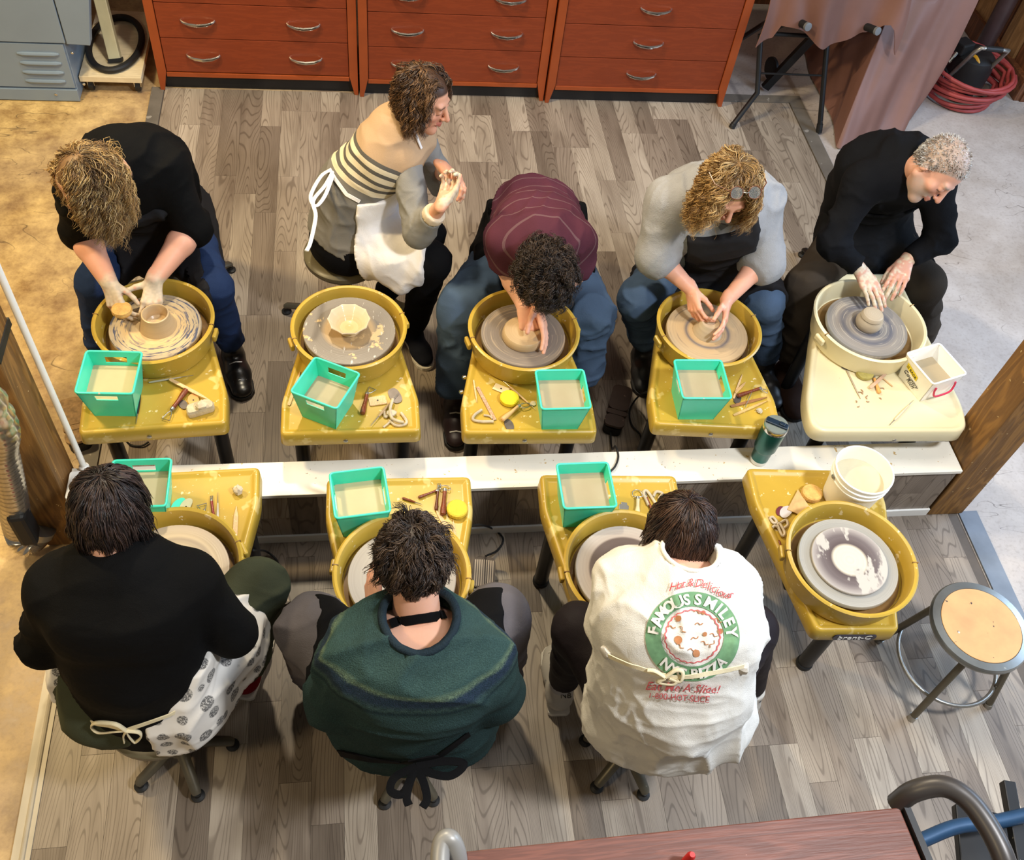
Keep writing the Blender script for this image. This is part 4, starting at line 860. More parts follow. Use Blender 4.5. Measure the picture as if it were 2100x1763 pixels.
cord([(255, 900, .03), (268, 912, .01), (290, 914, .01), (305, 906, .01)], 'black cord under the leftmost upper wheel')
# ---------------------------------------------------------------- stools
M['stool_grey'] = mat('grey_olive_enamel', c(104, 98, 84), .4, .5, var=.25, scale=12, splat=(c(200, 192, 170), 60, .74))
M['stool_seat'] = mat('olive_vinyl_seat', c(106, 98, 74), .4, var=.25, scale=6, splat=(c(214, 206, 184), 50, .75))
cork = mat('worn_hardboard', c(206, 158, 104), .5, var=.18, scale=10, splat=[(c(60, 44, 34), 30, .69), (c(236, 232, 220), 15, .72)])
# four-legged stool at the right
sc_ = U(2012, 1282, .41); sx, sy = sc_.x, sc_.y
t = thing('work_stool', 'round hardboard-topped grey metal stool with ring rail, standing empty at the right', 'stool', (sx, sy, 0))
st_ = G().lathe([(.130, .385), (.165, .382), (.170, .392), (.170, .402), (.165, .410), (.140, .413), (.138, .411), (.001, .411)], 56, (sx, sy, 0)).obj('seat_pan', mat('grey_stool_metal', c(142, 144, 142), .3, .75, var=.2, scale=10, splat=(c(190, 186, 175), 60, .73)), t, smooth=True)
G().lathe([(.136, .4115), (.138, .4125), (.137, .414), (.001, .414)], 56, (sx, sy, 0)).obj('seat_board', cork, t, smooth=True)
FT = [U(1800, 1313, 0), U(1868, 1474, 0), U(2026, 1448, 0)]; f4 = FT[0] + FT[2] - FT[1]; FT.append(f4)
for f in FT:
    v = (f - Vector((sx, sy, 0))); top = Vector((sx, sy, .39)) + v.normalized() * .14
    f = f.copy(); f.z = 0; lg = G().tube([f, top], .0125, 12).obj('leg', M['stool_grey'], t, smooth=True)
    G().tube([f, f.lerp(top, .06)], .0145, 12).obj('foot_cap', M['steel'], lg, smooth=True)
rc = (FT[0] + FT[2]) / 2; rr_ = (FT[0] - FT[2]).length / 2; k_ = .34; rcz = rc.lerp(Vector((sx, sy, .39)), k_); rr_ = rr_ * (1 - k_) + .14 * k_
G().tube([rcz + Vector((rr_ * .93 * math.cos(a), rr_ * .93 * math.sin(a), 0)) for a in np.linspace(0, 2 * math.pi, 48, endpoint=False)], .0075, 8, closed=True).obj('ring_rail', M['steel'], t, smooth=True, ang=80)
def stool(loc, feet_ang, label, seat_z=.44, r=.165, leg=.29, n=5, seatm=None, legm=None, group='swivel stools'):
    x, y = loc; t = thing('swivel_stool', label, 'stool', (x, y, 0), group=group)
    G().lathe([(.12, seat_z - .05), (r - .01, seat_z - .045), (r, seat_z - .03), (r, seat_z - .012), (r - .012, seat_z - .002), (r - .04, seat_z), (.001, seat_z - .004)], 48, (x, y, 0)).obj('seat', seatm or M['stool_seat'], t, smooth=True, ang=50)
    G().tube([(x, y, .10), (x, y, seat_z - .045)], .022, 16).obj('column', M['steel'], t, smooth=True)
    G().lathe([(.028, .06), (.045, .07), (.045, .11), (.03, .135)], 20, (x, y, 0)).obj('hub', legm or M['stool_grey'], t, smooth=True)
    for k in range(n):
        a = feet_ang + k * 2 * math.pi / n; d = Vector((math.cos(a), math.sin(a), 0)); b = Vector((x, y, 0))
        lg = G().tube([b + d * .03 + Vector((0, 0, .10)), b + d * leg * .5 + Vector((0, 0, .072)), b + d * (leg - .01) + Vector((0, 0, .045)), b + d * leg + Vector((0, 0, .036))], [.021, .019, .017, .014], 10, flat=.8).obj('leg', legm or M['stool_grey'], t, smooth=True)
        G().lathe([(.020, 0), (.022, .004), (.022, .010), (.012, .016), (.012, .03)], 14, b + d * (leg - .004)).obj('glide', M['rubber'], lg, smooth=True)
    return t
def fang(loc, px, py):
    f = U(px, py, .01); return math.atan2(f.y - loc[1], f.x - loc[0]), math.hypot(f.x - loc[0], f.y - loc[1])
# ---------------------------------------------------------------- cart in the foreground
CZ = 1.0
cartw = wood_mat('scuffed_brown_board', c(78, 40, 30), c(118, 68, 54), (1.2, 16, 16), .5, (c(176, 130, 116), 30, .72), .25, 8)
t = thing('shop_cart', 'brown scuffed wooden cart top with dark tubular handles in the foreground', 'cart', (.7, .25, 0))
a, b, d_ = U(955, 1745, CZ), U(1845, 1655, CZ), U(1890, 1763, CZ); ydir = (d_ - b).normalized(); a2, b2 = a + ydir * .62, b + ydir * .62
g = G(); ring_ = [a, a2, b2, b]; g.loft([[q - Vector((0, 0, .035)) for q in ring_], [q.copy() for q in ring_]]); g.obj('top_board', cartw, t, bevel=.003)
xd = (b - a).normalized(); e0 = b + xd * .004; e1 = b2 + xd * .004
g = G(); g.box((e0 + e1) / 2 + xd * .008 - Vector((0, 0, .012)), ((e0 - e1).length, .016, .05), frame((0, 0, 1), e1 - e0)); g.obj('end_angle', M['blacktube'], t)
hm = mat('dark_grey_handle', c(70, 66, 64), .38, .3, var=.15); hm2 = mat('light_grey_handle', c(150, 148, 144), .4, .2, var=.1)
P_ = [U(1838, 1648, CZ - .02), U(1875, 1622, CZ + .04), U(1935, 1612, CZ + .08), U(1985, 1640, CZ + .09), U(2030, 1700, CZ + .09), U(2062, 1770, CZ + .08), U(2080, 1860, CZ + .04), U(2060, 1900, CZ - .03)]
G().tube(curve(P_, 8), .025, 16).obj('end_handle', hm, t, smooth=True, ang=80)
P_ = [U(940, 1800, CZ - .03), U(938, 1755, CZ + .03), U(925, 1722, CZ + .06), U(908, 1725, CZ + .06), U(902, 1765, CZ + .05), U(905, 1850, CZ + .03)]
G().tube(curve(P_, 8), .021, 16).obj('side_handle', hm2, t, smooth=True, ang=80)
for xx, yy in ((.30, .42), (1.14, .42), (.30, -.02), (1.14, -.02)): 
    G().tube([(xx, yy, .06), (xx, yy, .965)], .018, 10).obj('leg', M['blacktube'], t, smooth=True)
    G().tube([(xx - .015, yy, .05), (xx + .015, yy, .05)], .05, 16).obj('caster', M['rubber'], t, smooth=True)
q = U(1408, 1750, CZ + .02); o = thing('red_clip', 'small red plastic tab on the brown cart top', 'clip', q - Vector((0, 0, .02))); G().lathe([(.010, -.02), (.010, .03), (.006, .042)], 12, q + Vector((0, -.012, 0))).obj('tab', mat('red_plastic', c(214, 40, 40), .4), o, smooth=True)
q = U(1572, 1868, CZ + .03); t2 = thing('steel_bowl', 'shiny steel bowl rim at the bottom edge on the cart top', 'bowl', (q.x, q.y, CZ))
G().lathe([(.05, CZ + .001), (.055, CZ + .004), (.078, CZ + .045), (.082, CZ + .048), (.078, CZ + .05), (.05, CZ + .008), (.001, CZ + .006)], 40, (q.x, q.y, 0)).obj('shell', M['chrome'], t2, smooth=True)
blu = mat('blue_enamel_tube', c(44, 76, 110), .4, .3, var=.2)
t = thing('hand_truck', 'blue tubular hand truck partly visible at the bottom right corner', 'hand truck', (1.75, .3, 0))
G().tube(curve([U(1885, 1725, .62), U(1960, 1695, .62), U(2040, 1685, .62), U(2130, 1665, .62)], 6), .020, 14).obj('crossbar', blu, t, smooth=True, ang=80)
G().box(U(2085, 1715, .60), (.035, .30, .03), RZ(-.25)).obj('side_rail', M['blacktube'], t, bevel=.003)
G().box(U(2040, 1740, .5), (.22, .20, .03), RZ(-.3)).obj('back_plate', M['blacktube'], t, bevel=.004)
G().tube([U(2100, 1750, .3), U(2140, 1790, .02)], .02, 12).obj('frame_tube', blu, t, smooth=True)
for s in (0, .3): G().lathe([(.08, -.02), (.1, -.015), (.1, .015), (.08, .02)], 24, (1.62 + s, .16, .101), frame((1, 0, 0))).obj('wheel', M['rubber'], t, smooth=True)
# ---------------------------------------------------------------- figures: distance-field modelling tools
from mathutils.bvhtree import BVHTree
A3 = lambda v: np.array(tuple(v), dtype=float)
def nrm(v): v = np.array(v, dtype=float); return v / (np.linalg.norm(v) + 1e-12)
class Field:
    def __init__(s, lo, hi, h):
        s.h = h; s.lo = np.array(lo, float); n = np.ceil((np.array(hi) - s.lo) / h).astype(int) + 1
        s.ax = [s.lo[i] + h * np.arange(n[i]) for i in range(3)]; s.D = np.full(n, .3, np.float32)
    def _sl(s, lo, hi):
        return tuple(slice(max(0, int(np.searchsorted(s.ax[i], lo[i]))), max(0, int(np.searchsorted(s.ax[i], hi[i])))) for i in range(3))
    def put(s, pr, k=.01, mode='u'):
        fn, lo, hi = pr; m = k + 3 * s.h; sl = s._sl(lo - m, hi + m)
        X, Y, Z = s.ax[0][sl[0]][:, None, None], s.ax[1][sl[1]][None, :, None], s.ax[2][sl[2]][None, None, :]
        if 0 in (X.size, Y.size, Z.size): return s
        d = fn(X, Y, Z).astype(np.float32); D = s.D[sl]
        if mode == 'u':
            hh = np.clip(.5 + .5 * (d - D) / k, 0, 1); s.D[sl] = d * (1 - hh) + D * hh - k * hh * (1 - hh)
        else:
            hh = np.clip(.5 - .5 * (D + d) / k, 0, 1); s.D[sl] = D * (1 - hh) - d * hh + k * hh * (1 - hh)
        return s
    def cut(s, fn):
        """keep only where fn <= 0"""
        X, Y, Z = s.ax[0][:, None, None], s.ax[1][None, :, None], s.ax[2][None, None, :]
        s.D = np.maximum(s.D, (fn(X, Y, Z) + 0 * s.D).astype(np.float32)); return s
    def mesh(s):
        D = s.D; D[0] = D[-1] = .1; D[:, 0] = D[:, -1] = .1; D[:, :, 0] = D[:, :, -1] = .1
        I = (D < 0); n = np.array(D.shape); cnt = np.zeros(n - 1, np.int8)
        offs = [(a, b, d) for a in (0, 1) for b in (0, 1) for d in (0, 1)]
        for a, b, d in offs: cnt += I[a:n[0] - 1 + a, b:n[1] - 1 + b, d:n[2] - 1 + d]
        act = (cnt > 0) & (cnt < 8); ijk = np.argwhere(act); idx = np.full(n - 1, -1, np.int64); idx[act] = np.arange(len(ijk))
        val = np.stack([D[ijk[:, 0] + a, ijk[:, 1] + b, ijk[:, 2] + d] for a, b, d in offs], 1)
        acc = np.zeros((len(ijk), 3)); num = np.zeros(len(ijk)); O = np.array(offs, float)
        for i in range(8):
            for j in range(i + 1, 8):
                if np.abs(O[i] - O[j]).sum() != 1: continue
                a, b = val[:, i], val[:, j]; m = (a < 0) != (b < 0); t = np.where(m, a / np.where(m, a - b, 1), 0)
                acc += np.where(m[:, None], O[i] + t[:, None] * (O[j] - O[i]), 0); num += m
        V = s.lo + s.h * (ijk + acc / num[:, None]); F = []
        for ax in range(3):
            sa = [slice(None)] * 3; sb = [slice(None)] * 3; sa[ax] = slice(0, -1); sb[ax] = slice(1, None)
            ch = I[tuple(sa)] != I[tuple(sb)]; e = np.argwhere(ch); o1, o2 = (ax + 1) % 3, (ax + 2) % 3
            ok = (e[:, o1] > 0) & (e[:, o2] > 0) & (e[:, o1] < n[o1] - 1) & (e[:, o2] < n[o2] - 1); e = e[ok]
            if not len(e): continue
            q = []
            for d1, d2 in ((0, 0), (-1, 0), (-1, -1), (0, -1)):
                c_ = e.copy(); c_[:, o1] += d1; c_[:, o2] += d2; q.append(idx[c_[:, 0], c_[:, 1], c_[:, 2]])
            q = np.stack(q, 1); flip = ~I[tuple(e.T)]; q[flip] = q[flip][:, ::-1]; F.append(q)
        F = np.concatenate(F)[:, ::-1] if False else np.concatenate(F)
        return V, F
def cone(a, b, ra, rb, nv=None, flat=1., cutb=False, cuta=False):
    a, b = A3(a), A3(b); ba = b - a; L2 = ba @ ba + 1e-12; L = math.sqrt(L2)
    nvv = None if nv is None else nrm(nv)
    def fn(X, Y, Z):
        x, y, z = X - a[0], Y - a[1], Z - a[2]; t0 = (x * ba[0] + y * ba[1] + z * ba[2]) / L2; t = np.clip(t0, 0, 1)
        x, y, z = x - t * ba[0], y - t * ba[1], z - t * ba[2]
        if nvv is not None:
            q = (x * nvv[0] + y * nvv[1] + z * nvv[2]) * (1 / flat - 1); x, y, z = x + q * nvv[0], y + q * nvv[1], z + q * nvv[2]
        d = np.sqrt(x * x + y * y + z * z) - (ra + (rb - ra) * t)
        if nvv is not None: d = d * (.5 + .5 * flat)
        if cutb: d = np.maximum(d, (t0 - 1) * L)
        if cuta: d = np.maximum(d, -t0 * L)
        return d
    r = max(ra, rb); return fn, np.minimum(a, b) - r, np.maximum(a, b) + r
def ell(cn, rad, R=None):
    cn = A3(cn); rad = np.array(rad, float); R = np.eye(3) if R is None else np.array(R, float)
    def fn(X, Y, Z):
        x, y, z = X - cn[0], Y - cn[1], Z - cn[2]; k0 = 0; k1 = 0
        for i in range(3):
            q = x * R[0, i] + y * R[1, i] + z * R[2, i]; k0 = k0 + (q / rad[i]) ** 2; k1 = k1 + (q / rad[i] ** 2) ** 2
        k0, k1 = np.sqrt(k0), np.sqrt(k1) + 1e-9; return k0 * (k0 - 1) / k1
    return fn, cn - rad.max(), cn + rad.max()
def sph(cn, r): return ell(cn, (r, r, r))
def hash3(i, j, k): 
    n = (i * 374761393 + j * 668265263 + k * 2147483647 * 7) & 0xffffffff; n = ((n ^ (n >> 13)) * 1274126177) & 0xffffffff; return ((n ^ (n >> 16)) & 0xffff) / 65535.
def vnoise(P):
    P = np.asarray(P); f = np.floor(P).astype(np.int64); u = P - f; u = u * u * (3 - 2 * u); r = 0
    for a in (0, 1):
        for b in (0, 1):
            for d in (0, 1):
                w = (u[:, 0] if a else 1 - u[:, 0]) * (u[:, 1] if b else 1 - u[:, 1]) * (u[:, 2] if d else 1 - u[:, 2]); r = r + w * hash3(f[:, 0] + a + 1000, f[:, 1] + b + 1000, f[:, 2] + d + 1000)
    return r
def vnorm(V, F):
    n = np.cross(V[F[:, 1]] - V[F[:, 0]], V[F[:, 2]] - V[F[:, 0]]); N = np.zeros_like(V)
    for i in range(F.shape[1]): np.add.at(N, F[:, i], n)
    return N / (np.linalg.norm(N, axis=1, keepdims=True) + 1e-12)
def relax(V, F, it=1, lam=.5):
    for _ in range(it):
        S = np.zeros_like(V); c_ = np.zeros(len(V)); k = F.shape[1]
        for i in range(k):
            np.add.at(S, F[:, i], V[F[:, (i + 1) % k]]); np.add.at(c_, F[:, i], 1)
        V = V * (1 - lam) + lam * S / np.maximum(c_, 1)[:, None]
    return V
def wrinkle(V, F, amp, dirs, freq=9., stretch=.25, seed=0, mask=None):
    """cloth folds running along dirs: broad ridges plus finer creases"""
    N = vnorm(V, F); d = nrm(dirs)
    def fold(fr, st, sd):
        P = V * fr; P = P - np.outer(P @ d, d) * (1 - st) + sd * 13.7; P = P + 1.1 * (np.stack([vnoise(P * .6 + 7), vnoise(P * .6 + 19), vnoise(P * .6 + 43)], 1) - .5)
        w = vnoise(P); return (1 - np.abs(2 * w - 1)) ** 3
    big = fold(freq * 1.3, stretch, seed); fine = fold(freq * 2.8, stretch, seed + 5); loc = np.clip(vnoise(V * 5 + seed) * 2 - .5, 0, 1)
    rr = (big - .3) * (.5 + .8 * loc) + .45 * (fine - .3) * loc
    if mask is not None: rr = rr * mask
    return V + N * (amp * 1.7 * rr)[:, None]
def mk(name, V, F, m, parent=None, col=None, vec=None, kind=None, label=None, smooth=True, origin=None):
    V = np.asarray(V, float); org = np.array(ORG[parent]) if parent is not None else np.array(origin if origin is not None else (0, 0, 0), float)
    me = bpy.data.meshes.new(name); F = np.asarray(F); k = F.shape[1]
    me.vertices.add(len(V)); me.vertices.foreach_set('co', (V - org).astype(np.float32).ravel())
    me.loops.add(F.size); me.loops.foreach_set('vertex_index', F.astype(np.int32).ravel())
    me.polygons.add(len(F)); me.polygons.foreach_set('loop_start', np.arange(0, F.size, k, dtype=np.int32)); me.polygons.foreach_set('loop_total', np.full(len(F), k, np.int32))
    me.update(calc_edges=True); me.validate()
    if smooth: me.polygons.foreach_set('use_smooth', np.ones(len(me.polygons), bool))
    if col is not None:
        at = me.attributes.new('Col', 'FLOAT_COLOR', 'POINT'); at.data.foreach_set('color', np.concatenate([col, np.ones((len(col), 1))], 1).astype(np.float32).ravel())
    if vec is not None:
        at = me.attributes.new('Pat', 'FLOAT_VECTOR', 'POINT'); at.data.foreach_set('vector', vec.astype(np.float32).ravel())
    me.materials.append(m); o = bpy.data.objects.new(name, me); link(o, parent)
    if parent is None: o.location = org
    ORG[o] = Vector(org)
    if kind: o['kind'] = kind
    if label: o['label'] = label
    return o
def joinm(parts):
    V, F, C_ = [], [], []; n = 0
    for v, f, cc in parts: V.append(v); F.append(f + n); C_.append(cc); n += len(v)
    return np.concatenate(V), np.concatenate(F), np.concatenate(C_)
# materials for people
def skin_mat():
    t = NT('skin'); a = t.n('ShaderNodeAttribute', attribute_name='Col'); v = t.co()
    col = t.mix(t.math('MULTIPLY', t.noise(v, 90, 2), .25), a.outputs['Color'], t.mix(1., a.outputs['Color'], (.85, .7, .65, 1), 'MULTIPLY'))
    t.bump(t.noise(v, 240, 2), .08, .002)
    t.b.inputs['Subsurface Weight'].default_value = .12; t.b.inputs['Subsurface Radius'].default_value = (.012, .004, .002)
    return t.out(col, .48, 0, .35)
def hair_mat():
    t = NT('hair'); a = t.n('ShaderNodeAttribute', attribute_name='Col'); return t.out(a.outputs['Color'], .42, 0, .45)
M['skin'] = skin_mat(); M['hair'] = hair_mat()
def cloth(name, col, weave=500, rough=.85, var=.15, bump=.25, scale=6, splat=None, spec=.12):
    t = NT(name); v = t.co(); base = t.mix(t.noise(v, scale, 3), dk(col, 1 - var), dk(col, 1 + var))
    if splat: base = t.mix(t.ramp(t.noise(v, splat[1], 4, .65), [(splat[2], (0, 0, 0)), (splat[2] + .03, (1, 1, 1))]), base, splat[0])
    t.bump(t.math('ADD', t.math('MULTIPLY', t.noise(v, weave, 2), .3), t.noise(v, 16, 3, .5, .6)), min(1, bump * 1.6), .008)
    return t.out(base, rough, 0, spec)
# ---------------------------------------------------------------- head
def hairline(y): return np.interp(y, [-.12, -.09, -.05, -.015, .012, .035, .06, .085, .12], [-.085, -.08, -.065, -.03, .0, .03, .058, .072, .075])
def head_mesh(h=.0036):
    f = Field((-.105, -.13, -.145), (.105, .145, .14), h)
    f.put(ell((0, -.012, .03), (.0755, .095, .084)), .01); f.put(ell((0, .025, -.035), (.060, .066, .080)), .03)
    for s in (-1, 1):
        f.put(cone((s * .052, .0, -.055), (0, .066, -.098), .020, .017), .022); f.put(ell((s * .042, .060, -.022), (.022, .02, .018)), .02)
    f.put(sph((0, .073, -.099), .018), .016); f.put(cone((-.036, .078, .020), (.036, .078, .020), .012, .012), .014)
    for s in (-1, 1): f.put(sph((s * .032, .104, .004), .016), .010, 's'); f.put(sph((s * .032, .0785, .003), .0135), .003)
    f.put(cone((0, .088, .014), (0, .113, -.026), .0075, .011), .008)
    for s in (-1, 1):
        f.put(sph((s * .0105, .100, -.030), .0075), .005); f.put(cone((0, .0955, -.0525), (s * .021, .083, -.057), .0058, .0035), .004); f.put(cone((0, .0945, -.0635), (s * .019, .083, -.0595), .0062, .0035), .004)
        R = np.array(Matrix.Rotation(s * -.35, 3, 'Z')); f.put(ell((s * .079, -.010, -.006), (.0075, .019, .032), R), .006); f.put(sph((s * .090, -.004, -.002), .012), .006, 's')
    return f.mesh()
HV, HF = head_mesh(); HN = vnorm(HV, HF)
def head_col(V, skin, scalp, lips=None, brow=None, beard=None, bald=False, lash=(.03, .02, .02), recede=0.):
    x, y, z = np.abs(V[:, 0]), V[:, 1], V[:, 2]; n = len(V); C_ = np.tile(np.array(skin[:3]), (n, 1)); ns = vnoise(V * 60)
    def mixm(m, col): 
        nonlocal C_; m = np.clip(m, 0, 1)[:, None]; C_ = C_ * (1 - m) + np.array(col[:3]) * m
    sm = lambda v, a, b: np.clip((v - a) / (b - a), 0, 1)
    red = np.exp(-((x - .04) / .02) ** 2 - ((z + .025) / .02) ** 2) * sm(y, .03, .06) * .35 + np.exp(-(x / .014) ** 2 - ((z + .026) / .014) ** 2) * sm(y, .09, .1) * .4
    mixm(red, (skin[0] * 1.0, skin[1] * .72, skin[2] * .70))
    if beard is not None: mixm(sm(-z, .032, .045) * sm(y, -.01, .03) * (.55 + .5 * ns) * (1 - .0), beard)
    mixm((x < .021) * (z < -.048) * (z > -.070) * sm(y, .078, .084) * .75, lips or (skin[0] * .8, skin[1] * .5, skin[2] * .5))
    if brow: mixm(sm(x, .010, .015) * sm(.052 - x, 0, .006) * np.exp(-((z - .0225 - .06 * np.minimum(0, .035 - x)) / .0045) ** 2) * sm(y, .055, .065) * 1.0, brow)
    mixm(np.exp(-((z + .0045 + .25 * (x - .032) ** 2 / .013) / .0026) ** 2) * (np.abs(x - .032) < .0145) * sm(y, .07, .078) * .9, lash)
    mixm(sm(z - hairline(y) - recede * (y > .0) + .03 * (ns - .5) * (recede > 0), -.004, .004) * (0 if bald else 1), scalp)
    return C_
# ---------------------------------------------------------------- hands
def hand(f, Wp, d, n, side, sc=1., curl=(.5, .6, .4), curls=None, spread=.10, thumb=(.55, .75, .35), tcurl=.5):
    """a palm and five separate fingers, added to field f; side +1 = right hand"""
    Wp = A3(Wp); d = nrm(d); n = nrm(np.array(n) - d * np.dot(n, d)); s = np.cross(d, n) * side
    f.put(cone(Wp - d * .02, Wp + d * .022 * sc, .024 * sc, .026 * sc, n, .72), .012)
    off = [.030, .0105, -.0105, -.029]; kl = [.088, .091, .086, .077]; ph = [(.042, .026, .021), (.047, .029, .022), (.043, .027, .021), (.034, .021, .018)]; rr = [.0089, .0092, .0087, .0077]
    tips = []
    for i in range(4):
        K = Wp + (d * kl[i] + s * off[i]) * sc; f.put(cone(Wp + (d * .02 + s * off[i] * .55) * sc, K, .0150 * sc, .0112 * sc), .010)
    for i in range(4):
        K = Wp + (d * kl[i] + s * off[i]) * sc; cl = curls[i] if curls else curl; ang = 0; p = K; dd0 = nrm(d + s * spread * (1.5 - i) * .9)
        for j in range(3):
            ang += cl[j]; dd = dd0 * math.cos(ang) + n * math.sin(ang); q = p + dd * ph[i][j] * sc; r0 = rr[i] * sc * (1 - .07 * j)
            f.put(cone(p, q, r0, r0 * .92), .0035 if j else .006); p = q
        tips.append(p)
    T0 = Wp + (d * .018 + s * .020 + n * .006) * sc; td = nrm(d * thumb[0] + s * thumb[1] + n * thumb[2]); T1 = T0 + td * .046 * sc
    f.put(cone(T0, T1, .0155 * sc, .0118 * sc), .010)
    td2 = nrm(td * math.cos(tcurl) + nrm(d * .8 + n * .35 - s * .25) * math.sin(tcurl)); T2 = T1 + td2 * .032 * sc; td3 = nrm(td2 * math.cos(tcurl) + nrm(d * .8 + n * .4 - s * .3) * math.sin(tcurl)); T3 = T2 + td3 * .026 * sc
    f.put(cone(T1, T2, .0108 * sc, .0098 * sc), .005); f.put(cone(T2, T3, .0098 * sc, .0085 * sc), .004)
    return tips
def arm_mesh(S, E, Wp, hd, skin, clayamt=0., r=(.042, .041, .026), h=.0034, claycol=c(206, 190, 166), upper=True):
    pts = np.array([A3(E), A3(Wp), A3(Wp) + nrm(hd['d']) * .2] + ([A3(S)] if upper else [])); f = Field(pts.min(0) - .10, pts.max(0) + .10, h)
    sc = hd.get('sc', 1.)
    mid = A3(E) * .72 + A3(Wp) * .28; f.put(cone(E, mid, r[1] * .98, r[1]), .01); f.put(cone(mid, Wp, r[1], r[2]), .015)
    if upper: f.put(cone(A3(E) * .5 + A3(S) * .5, E, r[0], r[0] * .95), .015)
    kw = {k: v for k, v in hd.items() if k not in ('n', 'd', 'sc')}; side = kw.pop('side')
    hand(f, Wp, hd['d'], hd['n'], side, sc, **kw)
    V, F = f.mesh(); C_ = np.tile(np.array(skin[:3]), (len(V), 1)); along = (V - A3(Wp)) @ nrm(hd['d'])
    ns = vnoise(V * 45); ns2 = vnoise(V * 130)
    pink = np.clip((ns - .4) * 1.2, 0, .35) * np.clip((along + .02) / .06, 0, 1); C_ = C_ * (1 - pink[:, None]) + np.array((skin[0], skin[1] * .75, skin[2] * .7)) * pink[:, None]
    if clayamt:
        m = np.clip((along + .03 + .05 * (ns - .5)) / .04, 0, 1) * np.clip((ns * .65 + ns2 * .35 - (1 - clayamt)) * 7 + .5, 0, 1); C_ = C_ * (1 - m[:, None]) + np.array(claycol[:3]) * (.85 + .3 * ns2)[:, None] * m[:, None]
    return V, F, C_
